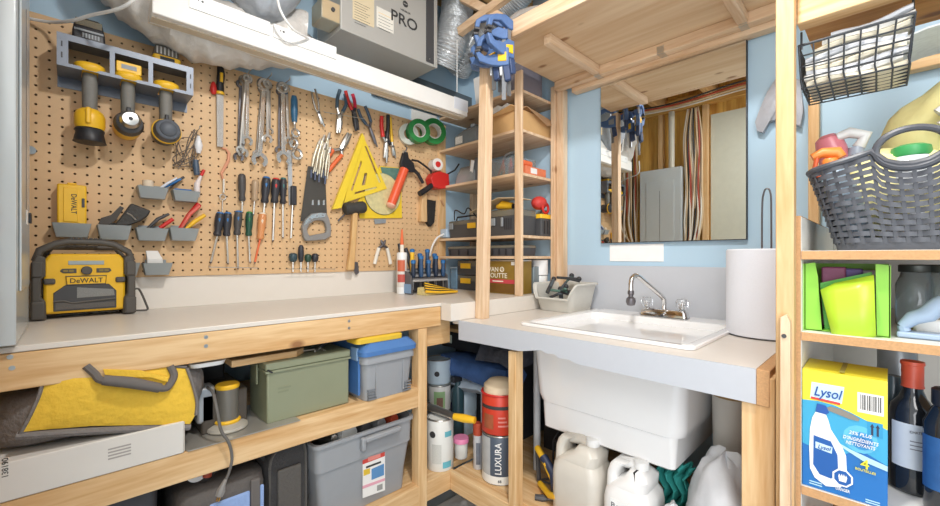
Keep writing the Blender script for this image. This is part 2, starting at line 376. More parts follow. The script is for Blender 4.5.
# ---------- laundry sink ----------
def sink():
    e = thing('utility_sink', 'white plastic laundry tub set into the grey counter', 'sink')
    a = MB(); z = SZ+.001; zr = SZ+.010
    def ring(i, zz, r, k=0): return rrect(RX0+i, RX1-i, RY0+i, RY1-i-k, r, zz, 6)
    # rim outside, over the top, then down into the bowl and back up the outer skin
    rings = [ring(.0, z, .02), ring(0, zr-.003, .02), ring(.003, zr, .02), ring(.022, zr, .025, .0), ring(.03, zr-.004, .03, .06), ring(.036, SZ-.10, .05, .06), ring(.05, SZ-.235, .06, .07),
             ring(.075, SZ-.25, .06, .08)]
    n = len(rings[0]); vs = [p for R in rings for p in R]; fs = []
    for i in range(len(rings)-1):
        for k in range(n): fs.append((i*n+k, i*n+(k+1) % n, (i+1)*n+(k+1) % n, (i+1)*n+k))
    fs.append(tuple((len(rings)-1)*n+k for k in range(n)))
    a.add(vs, fs); obj('bowl', a, CERAM, e)
    zb = CZ-2.93*.165; zl = CZ-3.40*.165
    o = MB(); X0, X1, Y0, Y1 = -5.02*.165, -2.22*.165, 6.72*.165, 9.5*.165
    o.loft([rrect(X0-.012, X1+.012, Y0-.008, Y1, .03, SZ-.017, 6), rrect(X0, X1, Y0, Y1, .04, zb+.035, 6), rrect(X0+.006, X1-.006, Y0+.005, Y1-.005, .045, zb+.012, 6), rrect(X0+.03, X1-.03, Y0+.028, Y1-.03, .04, zb, 6)])
    obj('tub_body', o, CERAM, e)
    o = MB().loft([rrect(X0+.018, X1-.02, Y0+.012, Y1-.02, .02, zb+.012, 5), rrect(X0+.024, X1-.026, Y0+.018, Y1-.03, .012, zl+.004, 5), rrect(X0+.028, X1-.03, Y0+.022, Y1-.03, .012, zl, 5)])
    obj('tub_base', o, CERAM, e)
    obj('drain', MB().cyl((-.6, 1.38, SZ-.252), (-.6, 1.38, SZ-.247), .03), CHROME, e)
    # faucet
    f = thing('faucet', 'chrome faucet with clear acrylic knobs at the back of the white sink', 'faucet')
    zf = zr; c = Vector((-3.52*.165, RY1-.045, zf))
    b = MB().loft([rrect(c.x-.085, c.x+.085, c.y-.024, c.y+.024, .012, zf), rrect(c.x-.08, c.x+.08, c.y-.02, c.y+.02, .012, zf+.02), rrect(c.x-.05, c.x+.05, c.y-.014, c.y+.014, .01, zf+.026)])
    obj('base', b, CHROME, f)
    path = [c+Vector((0, 0, .02)), c+Vector((0, 0, .055)), c+Vector((-.005, -.015, .075)), c+Vector((-.035, -.09, .13)), c+Vector((-.045, -.115, .148)), c+Vector((-.052, -.135, .150)), c+Vector((-.055, -.15, .135)), c+Vector((-.056, -.152, .10))]
    obj('spout', MB().tube(bez(path, 4), .0085, 12), CHROME, f)
    q = path[-1]
    obj('aerator', MB().lathe([(.009, 0), (.011, -.004), (.011, -.014), (.008, -.016), (.008, -.022), (.015, -.028), (.017, -.04), (.013, -.052), (.004, -.055)], q, (0, 0, 1), 14), DSTEEL, f)
    for s in (-1, 1):
        k = c+Vector((s*.062, 0, .02))
        h = obj('knob', MB().lathe([(.010, .008), (.016, .012), (.021, .02), (.022, .034), (.018, .045), (.006, .047)], k, (0, 0, 1), 8), mat('acrylic', 'f0f2f4', .05, trans=.9, var=0), f)
        obj('stem', MB().lathe([(.013, 0), (.013, .006), (.006, .01), (.006, .034)], k, (0, 0, 1), 12), CHROME, h)
sink()
# ---------- corner shelf tower ----------
SH = []   # shelf top heights
def tower():
    e = thing('corner_shelf_unit', 'open pine shelf unit standing in the corner between pegboard and mirror', 'shelf unit')
    y0 = 8.27*.165; x1 = -6.65*.165
    zs = [CZ+4.28*.165, CZ+3.25*.165, CZ+2.12*.165, CZ+.50*.165, CZ+.0*.165-.008]
    for z in zs:
        t = .012
        obj('shelf', MB().box(PX+.026, x1, y0+.05 if z < 1.05 else y0, WY-.002, z, z+t), PALE['x'], e, bevel=.001)
        SH.append(z+t)
    # stud by the shelf corner, corner post on the wall and the free-standing front post
    obj('post', MB().box(x1-.017, x1+.021, y0-.013, y0-.0005, BZ+.0005, 1.85), PALE['z'], e, bevel=.002)
    obj('post', MB().box(x1+.0005, x1+.0222, WY-.060, WY-.009, BZ+.0005, 1.85), PALE['z'], e, bevel=.002)
    obj('post', MB().box(x1+.0235, x1+.06, WY-.046, WY-.009, SZ, 1.83), PALE['z'], e, bevel=.002)
    a = MB(); s = .019; bx, by = -1.055, 6.62*.165; tx, ty = bx+.004, by+.022
    a.add([(bx-s, by-s, SZ), (bx+s, by-s, SZ), (bx+s, by+s, SZ), (bx-s, by+s, SZ), (tx-s, ty-s, 1.85), (tx+s, ty-s, 1.85), (tx+s, ty+s, 1.85), (tx-s, ty+s, 1.85)],
          [(3, 2, 1, 0), (4, 5, 6, 7), (0, 1, 5, 4), (1, 2, 6, 5), (2, 3, 7, 6), (3, 0, 4, 7)])
    obj('front_post', a, PALE['z'], e, bevel=.002)
    obj('wall_post', MB().box(PX+.002, PX+.025, WY-.045, WY-.003, BZ, 1.85), PALE['z'], e, bevel=.002)
tower()
# ---------- overhead plywood shelf ----------
OZ = CZ+4.80*.165
def overhead():
    e = thing('overhead_shelf', 'wide plywood shelf hung overhead above the mirror on pine rails', 'shelf')
    Y0 = 6.90*.165; X0 = -6.45*.165; X1 = -.10
    obj('plywood_panel', MB().box(X0, X1, Y0+.02, WY-.002, OZ, OZ+.018), PLY, e, bevel=.001)
    obj('front_rail', MB().box(X0, X1, Y0, Y0+.02, OZ-.001, OZ+.062), PALE['x'], e, bevel=.002)
    obj('cleat', MB().box(X0+.005, X1, WY-.085, WY-.047, OZ-.038, OZ-.0005), PALE['x'], e, bevel=.002)
    obj('ledger', MB().box(X0+.07, X1, WY-.046, WY-.003, CZ+4.45*.165, OZ-.004), PALE['x'], e, bevel=.002)
    for x in (-5.25*.165, -2.12*.165):
        obj('joist', MB().box(x, x+.03, Y0+.075, WY-.086, OZ-.034, OZ-.0005), PALE['y'], e, bevel=.002)
    for x in (-5.25*.165+.015, -3.6*.165, -2.12*.165+.015):
        obj('bracket', MB().box(x-.012, x+.012, WY-.0875, WY-.0855, OZ-.036, OZ-.012).box(x-.012, x+.012, WY-.0856, WY-.0465, OZ-.0395, OZ-.0378), STEEL, e)
overhead()
# ---------- mirror ----------
def mirror():
    e = thing('mirror', 'frameless square wall mirror above the sink', 'mirror')
    a = atY(601, 88.6, WY-.02); b = atY(746, 238.5, WY-.02)
    zt = CZ+4.43*.165; zb = CZ+.37*.165
    obj('glass', MB().box(a.x, b.x, WY-.021, WY-.016, zb, zt), mat('mirror_glass', 'f2f5f4', .0, 1, var=0), e)
    obj('backing', MB().box(a.x-.002, b.x+.002, WY-.0155, WY-.001, zb-.002, zt+.002), BLACK, e)
mirror()
# ---------- posts and shelf unit at right ----------
UX = -.133; UX1 = .62; UZA = CZ; UZB = CZ-.90*.165
def right_unit():
    e = thing('cleaning_shelf_unit', 'particle board shelf unit of cleaning supplies at the right edge', 'shelf unit')
    t = .0135; Y1 = WY-.006
    a = atY(800, 331.4, SY); UB = a.z; UA = CZ+.012
    obj('side_panel', MB().box(UX, UX+t, SY, Y1, .02, atY(796, 216, SY).z), CHIP, e)
    obj('side_face', MB().box(UX+t, UX+t+.0008, SY+.003, Y1, .3, atY(796, 217, SY).z), SHELFW, e)
    obj('back_panel', MB().box(UX+t, UX1, Y1-.004, Y1, .3, atY(796, 216, SY).z), SHELFW, e)
    UC = atY(799, 484.5, SY).z
    for z in (UA, UB, UC):
        s = obj('shelf', MB().box(UX+t+.001, UX1, SY, Y1-.005, z-t-.003, z-.0008), CHIP, e)
        obj('shelf_laminate', MB().box(UX+t+.001, UX1, SY+.002, Y1-.005, z-.0008, z), SHELFW, s)
    return UA, UB, UC
UA, UB, UC = right_unit()
def right_posts():
    e = thing('pine_post', 'tall pine post at the end of the sink counter beside the white shelf unit', 'post')
    x0 = atY(775.5, 200, SY-.03).x; x1 = atY(794, 200, SY-.03).x
    obj('post', MB().box(x0, x1, SY-.030, SY-.001, 0, 2.22), PINE['z'], e, bevel=.002)
    p = MB(); xa = atY(778, 400, SY-.05).x; xb = atY(790, 400, SY-.05).x; zt = atY(784, 322, SY-.05).z
    p.prism([(xa, SY-.031, 0), (xb, SY-.031, 0), (xb, SY-.031, zt), ((xa+xb)/2+.003, SY-.031, zt+.014), (xa+.003, SY-.031, zt+.008)], (0, -.018, 0))
    s = obj('front_cleat', p, PALE['z'], e, bevel=.001)
    q = atY(784, 336, SY-.05); obj('screw_hole', MB().cyl(q+Vector((0, .0005, 0)), q+Vector((0, -.0012, 0)), .004, 10), DGREY, s)
    e2 = thing('overhead_beam', 'pine beam crossing above the wire basket at the right', 'beam')
    zb = CZ+.447
    obj('beam', MB().box(-.125, .62, SY-.0, SY+.037, zb, zb+.085), PINE['x'], e2, bevel=.002)
    obj('shelf_board', MB().box(-.125, .62, SY+.038, SY+.25, zb+.03, zb+.048), wood('orange_lit_board', 'dba45c', 'b97d3a', 'x'), e2)  # orange light on the plywood underside is put into the wood colour
    solo('wall_ledger', MB().box(-.05, .62, WY-.04, WY-.002, CZ+.50, CZ+.585), PINE['x'], 'short pine ledger on the wall behind the wire basket of papers', 'board', bevel=.002)
    xa = atY(808, 100, WY-.04).x; xb = atY(819, 100, WY-.04).x
    solo('wall_batten', MB().box(xa, xb, WY-.04, WY-.002, UA+.06, CZ+.50), PINE['z'], 'vertical pine batten on the blue wall behind the woven basket', 'board', bevel=.002)
right_posts()
# ================= PEG WALL TOOLS =================
def mpx(u, X=PX): return -X/(.716-.698*(u-470)/410)/410*1.0     # metres per pixel (vertical) on the plane X
def poly(uvs, o1, t):
    """outline seen on the plane o1 in front of the wall, t thick"""
    return MB().prism([P(u, v, o1) for u, v in uvs], (-t, 0, 0))
def bar(uvs, off, r, n=8): return MB().tube([P(a[0], a[1], off if len(a) < 3 else a[2]) for a in uvs], r, n)
def hook(u, v, off=.05):
    """steel peg hook as a part"""
    a = P(u, v, .012); b = Vector((PX+off, a.y, a.z))
    return MB().tube([a, b, b+Vector((.004, 0, .008))], .0018, 6)
HOLE = .017
# ---- power tool rack ----
def rack():
    e = thing('tool_rack', 'grey steel wall rack with three bays holding cordless tools at the upper left', 'tool rack')
    m = mat('rack_grey', '767d88', .4, .3)
    X0, X1 = PX+.019, PX+.12; y0, y1 = -.025, .278; zt, zb = CZ+.594, CZ+.508
    obj('top_plate', MB().box(X0, X1, y0, y1, zt-.002, zt).box(X1-.002, X1, y0, y1, zt-.017, zt-.002), m, e)
    a = MB(); ys = [y0, .083, .168, y1]
    a.box(X0, X0+.03, y0, y1, zb-.001, zb+.001)
    ctr = [.040, .122, .212]; g = .017
    cuts = [y0]+sum([[c-g, c+g] for c in ctr], [])+[y1]
    for i in range(0, 8, 2): a.box(X0+.03, X1, cuts[i], cuts[i+1], zb-.001, zb+.001)
    a.box(X1-.002, X1, y0, y1, zb+.001, zb+.008)
    obj('slotted_tray', a, m, e)
    obj('back_plate', MB().box(X0, X0+.002, y0, y1, zb-.03, zb-.001), m, e)
    for y, wd in ((y0, .022), (.080, .011), (.166, .011), (y1-.018, .018)):
        obj('upright', MB().box(X1-.0022, X1-.0002, y, y+wd, zb+.008, zt-.017), m, e)
    for y in (y0+.0, y1-.002): obj('end_plate', MB().box(X0, X1-.003, y, y+.002, zb+.001, zt-.0025), m, e)
    for v, y in ((0, y0+.008), (1, y1-.009)):
        obj('slot_hole', MB().box(X1-.0003, X1+.0004, y, y+.003, zb+.02, zb+.035).box(X1-.0003, X1+.0004, y, y+.003, zb+.05, zb+.064), BLACK, e)
    return X0, X1, zt, zb
RK = rack()
def oval(cx, cy, z, a, b, n=20, p=2.6):
    out = []
    for k in range(n):
        t = 2*math.pi*k/n; c, s_ = math.cos(t), math.sin(t)
        out.append(Vector((cx+a*abs(c)**(2/p)*(1 if c > 0 else -1), cy+b*abs(s_)**(2/p)*(1 if s_ > 0 else -1), z)))
    return out
def cordless(y, kind, label):
    e = thing('cordless_'+kind, label, 'power tool', 'cordless tools in the wall rack')
    X = PX+.085; zb = CZ+.508
    # the foot rests on the tray, the grip hangs through the slot
    f = MB().loft([oval(X, y, zb+.002, .036, .030), oval(X, y, zb+.010, .042, .034), oval(X, y, zb+.022, .040, .033), oval(X, y, zb+.026, .034, .028)])
    obj('foot', f, YEL, e, smooth=50)
    if kind == 'drill':
        obj('battery', MB().obox((X, y, zb+.040), .062, .046, .026), mat('battery_black', '3a3a3c', .4), e, bevel=.004)
        obj('battery_frame', MB().obox((X+.033, y, zb+.036), .004, .056, .030), YEL, e, bevel=.002)
        obj('screen', MB().obox((X+.0355, y, zb+.037), .001, .034, .012), GREY, e)
    rub = mat('grip_rubber', '77756f', .55, var=.12, scale=120)
    obj('grip', MB().loft([oval(X, y, zb+.001, .017, .0155), oval(X, y, zb-.03, .019, .017), oval(X, y, zb-.06, .020, .0165), oval(X, y, zb-.10, .019, .016)]), rub, e, smooth=50)
    zh = zb-.10
    if kind == 'cutter':
        obj('head', MB().lathe([(.018, 0), (.028, -.008), (.033, -.02), (.033, -.045), (.030, -.055)], (X, y, zh+.005), (0, 0, 1), 24), YEL, e)
        obj('collar', MB().lathe([(.029, 0), (.032, -.004), (.030, -.012), (.034, -.034), (.036, -.038), (.030, -.040)], (X, y, zh-.050), (0, 0, 1), 24), BLACK, e)
        obj('lever', MB().obox((X+.032, y-.004, zh-.02), .012, .012, .045), YEL, e, bevel=.004)
    else:
        d = kind == 'drill'
        z = zh-.024
        obj('head', MB().lathe([(.010, 0), (.028, .004), (.033, .02), (.033, .07), (.028, .09), (.02, .094)], (X-.055, y, z), (1, 0, 0), 24, 1.0, 1), YEL if d else DGREY, e)
        obj('gear_case', MB().lathe([(.034, 0), (.035, .006), (.030, .03), (.024, .034)], (X+.02, y, z), (1, 0, 0), 24), DGREY if d else mat('slate_rubber', '5b6068', .5), e)
        if d:
            obj('chuck', MB().lathe([(.023, 0), (.024, .02), (.018, .03), (.010, .031)], (X+.048, y, z+.004), (1, 0, 0), 20), STEEL, e)
            obj('chuck_bore', MB().cyl((X+.078, y, z+.004), (X+.0805, y, z+.004), .005), BLACK, e)
        else:
            obj('band', MB().torus((X+.018, y, z), .034, .004, (1, 0, 0)), YEL, e)
            obj('cap', MB().ball((X+.05, y, z), .014, .024, .024), mat('slate_rubber', '5b6068', .5), e)
        obj('trigger', MB().obox((X+.022, y, zb-.085), .012, .010, .022), BLACK, e, bevel=.002)
cordless(.040, 'cutter', 'yellow and grey cordless tool with a round black nose, leftmost in the wall rack')
cordless(.122, 'drill', 'yellow cordless drill with steel chuck in the middle bay of the wall rack')
cordless(.212, 'driver', 'yellow cordless driver with rounded dark head in the right bay of the wall rack')
# chargers on top of the rack
def charger():
    e = thing('battery_charger', 'black battery charger with printed label on top of the wall rack', 'charger')
    z = CZ+.595; a = P(72, 40, .10); b = P(105, 40, .10); y0, y1 = a.y, b.y
    M = lambda z_, i: rrect(PX+.03+i, PX+.115-i, y0+i, y1-i, .006, z_)
    obj('body', MB().loft([M(z, 0), M(z+.02, .0), M(z+.056, .006), M(z+.062, .012)]), BLACK, e, bevel=.001)
    obj('label_plate', MB().obox((PX+.1135, (y0+y1)/2, z+.045), .001, (y1-y0)*.8, .018), mat('charger_label', '5b5138', .5, var=.5, scale=300), e)
    obj('vent_rail', MB().box(PX+.1152, PX+.118, y0+.004, y1-.004, z+.020, z+.025), GREY, e)
    for i in range(6):
        y = y0+.02+i*(y1-y0-.03)/6; obj('vent', MB().box(PX+.1151, PX+.1162, y, y+.004, z+.004, z+.016), GREY, e)
charger()
def charger2():
    e = thing('battery', 'yellow and clear battery lying on the right end of the wall rack', 'battery')
    z = CZ+.595; y0 = .178; y1 = .248
    obj('base', MB().loft([rrect(PX+.03, PX+.11, y0, y1, .008, z), rrect(PX+.03, PX+.11, y0, y1, .008, z+.016), rrect(PX+.036, PX+.104, y0+.006, y1-.006, .008, z+.02)]), YEL, e, bevel=.001)
    obj('label_panel', MB().obox((PX+.1105, (y0+y1)/2, z+.008), .0015, .036, .010), BLACK, e)
    obj('cell_block', MB().loft([rrect(PX+.035, PX+.105, y0+.004, y1-.004, .006, z+.0202), rrect(PX+.037, PX+.103, y0+.006, y1-.006, .006, z+.046)]), mat('smoked_plastic', '6b6660', .2), e, bevel=.002)
    for i in range(6): obj('rib', MB().box(PX+.103, PX+.1062, y0+.009+i*.0095, y0+.012+i*.0095, z+.022, z+.044), STEEL, e)
charger2()
solo('white_cable', MB().tube(bez([P(22, 17, .03), P(50, 22, .06), P(72, 20.5, .125), P(92, 15, .18), P(118, 9, .26), P(135, -1, .30), P(160, -22, .32)], 6), .0042, 8), WHITE, 'white cable looping over the black charger towards the ceiling', 'cable')
# ---- bins on the pegboard ----
def binn(u0, u1, vt, vb, label, depth=.055, off=.02):
    e = thing('parts_bin', label, 'bin', 'grey bins on the pegboard')
    X1 = PX+off+depth; a = atX(u0, vt, X1); b = atX(u1, vt, X1); c = atX((u0+u1)/2, vb, X1-.008)
    zt = atX((u0+u1)/2, vt, X1).z; zb = c.z; y0, y1 = a.y, b.y; X0 = PX+off; t = .0016
    m = mat('bin_grey', '9aa1a3', .45)
    A = MB(); k = .008
    def R(i, z, xo): return rrect(X0+i, X1-i+xo, y0+i, y1-i, .003, z, 2)
    rings = [R(k, zb, -.006), R(0, zt, 0), R(t, zt, 0), R(k+t, zb+t, -.006)]
    n = len(rings[0]); vs = [p for r in rings for p in r]; fs = [tuple(range(n))[::-1]]
    for i in range(3):
        for j in range(n): fs.append((i*n+j, i*n+(j+1) % n, (i+1)*n+(j+1) % n, (i+1)*n+j))
    fs.append(tuple(3*n+j for j in range(n)))
    obj('tub', A.add(vs, fs), m, e)
    obj('hanger', MB().box(PX+.0185, X0+.0004, y0+.01, y1-.01, zt-.012, zt+.010), m, e, bevel=.001)
    return X0, X1, y0, y1, zb+t, zt
bin_case = binn(51.5, 91.7, 223, 237, 'grey bin under the yellow plastic case')
bin_pouch = binn(97, 132, 225, 239.5, 'grey bin holding the black tool pouch')
bin_knife = binn(136, 169, 228, 240.5, 'grey bin with a red and black knife in it')
bin_red = binn(170, 199.5, 228, 240.5, 'grey bin with red pliers and a yellow handle')
bin_pens = binn(137.5, 169, 186.5, 198, 'grey upper bin with blue pens and a cream roll')
bin_tape = binn(173, 201, 190.5, 201, 'grey upper bin with white tube and blue strip')
bin_paper = binn(143, 173, 263, 275, 'low grey bin with folded white paper beside the radio')
bin_low = binn(116, 140.5, 263, 276, 'low grey bin mostly hidden behind the radio')
# yellow case standing in its bin
def case():
    e = thing('plastic_case', 'small yellow plastic bit case standing in a grey bin', 'case')
    X0, X1, y0, y1, zb, zt = bin_case; c = X0+.019; ya, yb = y0+.010, y1-.010; z = zb+.001; zh = atX(72, 184, X0+.045).z
    obj('shell', MB().box(c-.017, c+.0, ya, yb, z, zh), YEL, e, bevel=.004)
    obj('lid', MB().box(c+.0005, c+.018, ya, yb, z, zh), YEL, e, bevel=.004)
    obj('raised_panel', MB().box(c+.018, c+.0205, ya+.012, yb-.018, zt+.004, zh-.01), YEL, e, bevel=.002)
    obj('hinge', MB().box(c-.008, c+.008, ya+.02, yb-.02, zh, zh+.006), YEL, e, bevel=.002)
    obj('latch', MB().box(c-.004, c+.0215, yb-.010, yb-.004, (z+zh)/2+.01, (z+zh)/2+.035), DGREY, e, bevel=.001)
    text('DeWALT', (c+.0208, (ya+yb)/2+.004, (zt+zh)/2), (0, 0, -1), (0, 1, 0), .011, BLACK, e, width=.055, name='lettering')
case()
def pouch():
    X0, X1, y0, y1, zb, zt = bin_pouch; X = (X0+X1)/2
    e = thing('tool_pouch', 'black tool pouch leaning in a grey bin', 'pouch')
    pts = [(113, 227), (120, 218), (131, 203), (151, 210.5), (148, 216), (141, 221), (128, 226)]
    obj('body', MB().prism([atX(u, v, X+.01) for u, v in pts], (-.022, 0, 0)), mat('black_leather', '3b3936', .6, bump=.3, scale=90), e, bevel=.004)
    obj('clip', MB().tube([atX(u, v, X+.012) for u, v in ((127, 213), (131, 215), (136, 220))], .0022, 6), STEEL, e)
    solo('glasses_arm', MB().prism([atX(u, v, X+.013) for u, v in ((98, 224), (101, 218), (111, 215), (120, 206), (124, 208), (116, 220), (108, 226))], (.006, 0, 0)), mat('dark_fabric', '4f4b47', .8), 'dark grey strap lying in the bin behind the black pouch', 'strap', bevel=.001)
pouch()
def knife(uvs, r, m1, label, X, name='utility_knife', w2=None):
    return solo(name, MB().tube([atX(u, v, X) for u, v in uvs], r, 10), m1, label, 'tool', smooth=50)
Xb = PX+.045
knife([(147, 226+3), (158, 219), (169, 214)], [.004, .006, .004], DGREY, 'dark grey utility knife lying in the grey bin left of the red pliers', Xb)
solo('marker', MB().tube([atX(160, 228, Xb+.012), atX(173, 219, Xb+.012)], .006, 10), RED, 'red snap-off knife sticking out of the lower grey bin', 'tool')
knife([(178, 230), (188, 216), (199, 204)], [.003, .007, .009], RED, 'translucent red handle sticking out of the lower right grey bin', Xb-.006, 'plier_handle')
knife([(181, 229), (190, 214), (200, 206)], [.003, .006, .005], mat('tool_red2', 'e06a5c', .4), 'pale red handle beside the red one in the lower right grey bin', Xb+.008, 'plier_handle')
knife([(184, 231), (194, 222), (205, 215)], [.005, .007, .006], YEL, 'yellow handle leaning out of the lower right grey bin', Xb+.012, 'driver_handle')
knife([(162, 189), (172, 183), (181, 179)], [.004, .005, .004], BLU, 'blue pen leaning in the upper grey bin', Xb, 'pen')
knife([(158, 190), (168, 183), (177, 178)], [.004, .004, .003], mat('pen_white', 'dfe3ec', .3), 'white and blue pen beside the blue pen', Xb+.008, 'pen')
knife([(170, 188), (176, 182), (184, 177)], [.003, .004, .004], DGREY, 'dark grey marker in the upper grey bin', Xb-.008, 'marker')
solo('cream_roll', MB().lathe([(.013, 0), (.014, .003), (.014, .042), (.010, .045)], atX(148, 196, Xb)+Vector((0, 0, .004)), (0, 0, 1), 18), mat('cream', 'ecd9c0', .7), 'cream roll standing in the upper grey bin', 'roll')
solo('blue_strip', MB().obox(atX(183, 190.5, Xb+.012), .003, .045, .010), BLU, 'blue strip along the rim of the right upper bin', 'strip')
solo('glue_tube', MB().tube([atX(197, 197, Xb), atX(197, 184, Xb), atX(201, 176, Xb)], [.009, .009, .004], 10), mat('tube_white_red', 'e9dcd8', .4), 'white glue tube with red cap in the right upper bin', 'tube')
solo('tube_cap', MB().tube([atX(201.2, 175.6, Xb), atX(204, 170, Xb)], .005, 10), RED, 'small red cap on the glue tube above the right upper bin', 'cap')
X0, X1, y0, y1, zb, zt = bin_paper
solo('folded_paper', MB().loft([rrect(X0+.012, X1-.020, y0+.012, y1-.022, .002, zb+.001), rrect(X0+.012, X1-.014, y0+.012, y1-.024, .002, zt+.012), rrect(X0+.012, X0+.022, y0+.010, y1-.034, .002, zt+.038)]), PAPER, 'folded white papers standing in the low grey bin', 'paper')
# knot of wire with cutter and torch
def wireknot():
    random.seed(3); e = thing('wire_bundle', 'tangled grey wire and zip ties hanging left of the long file', 'wire')
    c = P(186, 146, .03)
    for k in range(7):
        u0, v0 = 196+random.uniform(-4, 4), 131+random.uniform(-2, 4); pts = [P(u0, v0, .02)]
        for i in range(4): pts.append(P(random.uniform(172, 200), random.uniform(137, 170), random.uniform(.02, .04)))
        obj('strand', MB().tube(bez(pts, 5), .0014, 5), mat('grey_wire', '6d6258', .5), e)
    obj('hook', hook(197, 131), STEEL, e)
    solo('utility_knife', MB().tube([P(195.5, 160, .032), P(196, 166, .034), P(197, 175, .034)], [.008, .010, .009], 10), mat('knife_slate', '47596d', .4), 'blue grey utility knife hanging below the wire tangle', 'knife')
    solo('white_bulb', MB().lathe([(.004, 0), (.008, -.012), (.0125, -.03), (.010, -.045), (.006, -.058)], P(198.5, 136, .036), (0, 0, 1), 14), mat('bulb_white', 'e9eaec', .25), 'small white bulb-shaped tag hanging in the wire tangle', 'tag')
wireknot()
solo('metal_disc', MB().cyl(P(30.5, 150, .019), P(30.5, 150, .026), .011), STEEL, 'small round metal disc at the left end of the pegboard', 'disc')
# ---- file / rasp saw ----
e = thing('flat_file', 'flat grey file with black and yellow handle hung right of the tool rack', 'file')
obj('handle', bar([(220.5, 66, .03), (221, 75, .032), (220, 84, .032), (220, 93, .03)], .03, [.010, .0125, .0115, .013], 12), BLACK, e, smooth=50)
obj('handle_inlay', bar([(221.6, 73, .043), (221.4, 82, .043)], .04, .005, 8), YEL, e)
obj('end_cap', MB().cyl(P(220.5, 67, .03), P(220.5, 64, .03), .010), YEL, e, bevel=.002)
obj('ferrule', MB().cyl(P(220, 92, .03), P(220, 94.5, .03), .0135), YEL, e, bevel=.001)
obj('blade', poly([(216.6, 94), (223.6, 94), (223.2, 147), (217.2, 146.5)], .032, .004), mat('file_steel', 'a9a6a2', .45, .7, bump=.3, scale=400), e)
solo('red_clamp_knob', MB().lathe([(.006, 0), (.010, .008), (.011, .02), (.007, .036), (.003, .042)], P(213.5, 94, .03), (0, 0, 1), 14), RED, 'small red spring grip hung beside the file handle', 'clip')
solo('plastic_strip', bar([(222, 148), (226, 149), (229, 153), (228.5, 160), (225, 167), (221.5, 173), (223, 180)], .025, [.003, .004, .005, .005, .005, .004, .003]), mat('salmon_plastic', 'dd9a7a', .5), 'salmon coloured wavy strip hanging under the file', 'strip')
e = thing('spring_hook', 'thin steel rod with small pulley hanging above the blue screwdrivers', 'hook')
obj('rod', bar([(223.5, 179), (223.5, 193)], .028, .003), STEEL, e)
obj('pulley', MB().torus(P(222.8, 197, .028), .009, .0022, (1, 0, 0)), STEEL, e)
obj('lower_wire', bar([(222.5, 199.5), (222.2, 212)], .026, .0014), STEEL, e)
# ---- wrenches ----
def wrench(u0, v0, u1, v1, s, off, label, m=STEEL, ring=True, grp='combination wrenches hung in bunches'):
    """box end hangs at (u0,v0), jaw at (u1,v1), s = head half width in m"""
    e = thing('wrench', label, 'wrench', grp)
    a = P(u0, v0, off); b = P(u1, v1, off); d = (b-a).normalized(); n = Vector((1, 0, 0)); c = d.cross(n)
    A = MB(); A.torus(a, s*.62, s*.30, n, 18, 6); obj('box_end', A, m, e)
    w = s*.42; A = MB()
    A.obox((a+b)/2, .005, w*1.3, (b-a).length-s*1.4, ax=n, az=d); obj('shaft', A, m, e, bevel=.0015)
    # open jaw: C outline
    pts = []
    for k in range(13):
        t = math.radians(35+290*k/12); pts.append(b+(d*math.cos(t)+c*math.sin(t))*s)
    for k in range(9):
        t = math.radians(325-290*k/8); pts.append(b+(d*math.cos(t)+c*math.sin(t))*s*.52)
    A = MB(); nn = len(pts); half = .0035
    o_ = pts[:13]; i_ = pts[13:][::-1]
    # build as segments between outer and inner arcs
    for k in range(12):
        j = k*8/12; q = lambda jj: i_[int(jj)]*(1-(jj-int(jj)))+i_[min(int(jj)+1, 8)]*(jj-int(jj))
        p0, p1, p2, p3 = o_[k], o_[k+1], q((k+1)*8/12), q(k*8/12)
        A.add([p+n*half for p in (p0, p1, p2, p3)]+[p-n*half for p in (p0, p1, p2, p3)], [(0, 1, 2, 3), (7, 6, 5, 4), (0, 4, 5, 1), (2, 6, 7, 3)]+([(0, 3, 7, 4)] if k == 0 else [])+([(1, 5, 6, 2)] if k == 11 else []))
    obj('jaw', A, m, e, smooth=30)
ST2 = mat('worn_steel', 'b0aca6', .3, .85, var=.15); ST3 = mat('bright_steel', 'dcdcda', .2, .9, var=.1)
wrench(247.5, 79, 247, 141, .019, .050, 'combination wrench with bright jaw at the front of the left bunch', ST3)
wrench(243.5, 80, 243, 153, .018, .038, 'longest wrench of the left bunch, second from front', ST2)
wrench(240.5, 84, 238.5, 157, .017, .028, 'worn wrench at the back left of the left bunch', DSTEEL)
wrench(246, 78, 240, 150, .014, .060, 'small polished wrench of the left bunch', STEEL)
wrench(264, 85, 259.5, 160, .028, .045, 'large open jaw wrench of the middle bunch', ST3)
wrench(261.5, 90, 256.5, 154, .014, .032, 'slim wrench behind the large one in the middle bunch', ST2)
wrench(267.6, 84, 267.5, 139, .017, .050, 'short wrench with double ring jaw in the middle bunch', STEEL)
wrench(269.5, 86, 270, 131, .012, .040, 'smallest wrench of the middle bunch', ST2)
wrench(283, 88, 283.5, 158, .027, .050, 'large wrench of the right bunch', ST3)
wrench(279.5, 92, 279, 150, .015, .036, 'dark slim wrench at the back of the right bunch', DSTEEL)
wrench(286.5, 89, 288.5, 141, .017, .045, 'short wrench of the right bunch', STEEL)
for (u, v) in ((246, 75), (266, 80), (284, 84)):
    solo('peg_hook', hook(u, v, .07), STEEL, {246: 'steel peg hook holding the left bunch of wrenches', 266: 'steel peg hook holding the middle bunch of wrenches', 284: 'steel peg hook holding the right bunch of wrenches'}[u], 'hook', 'peg hooks')
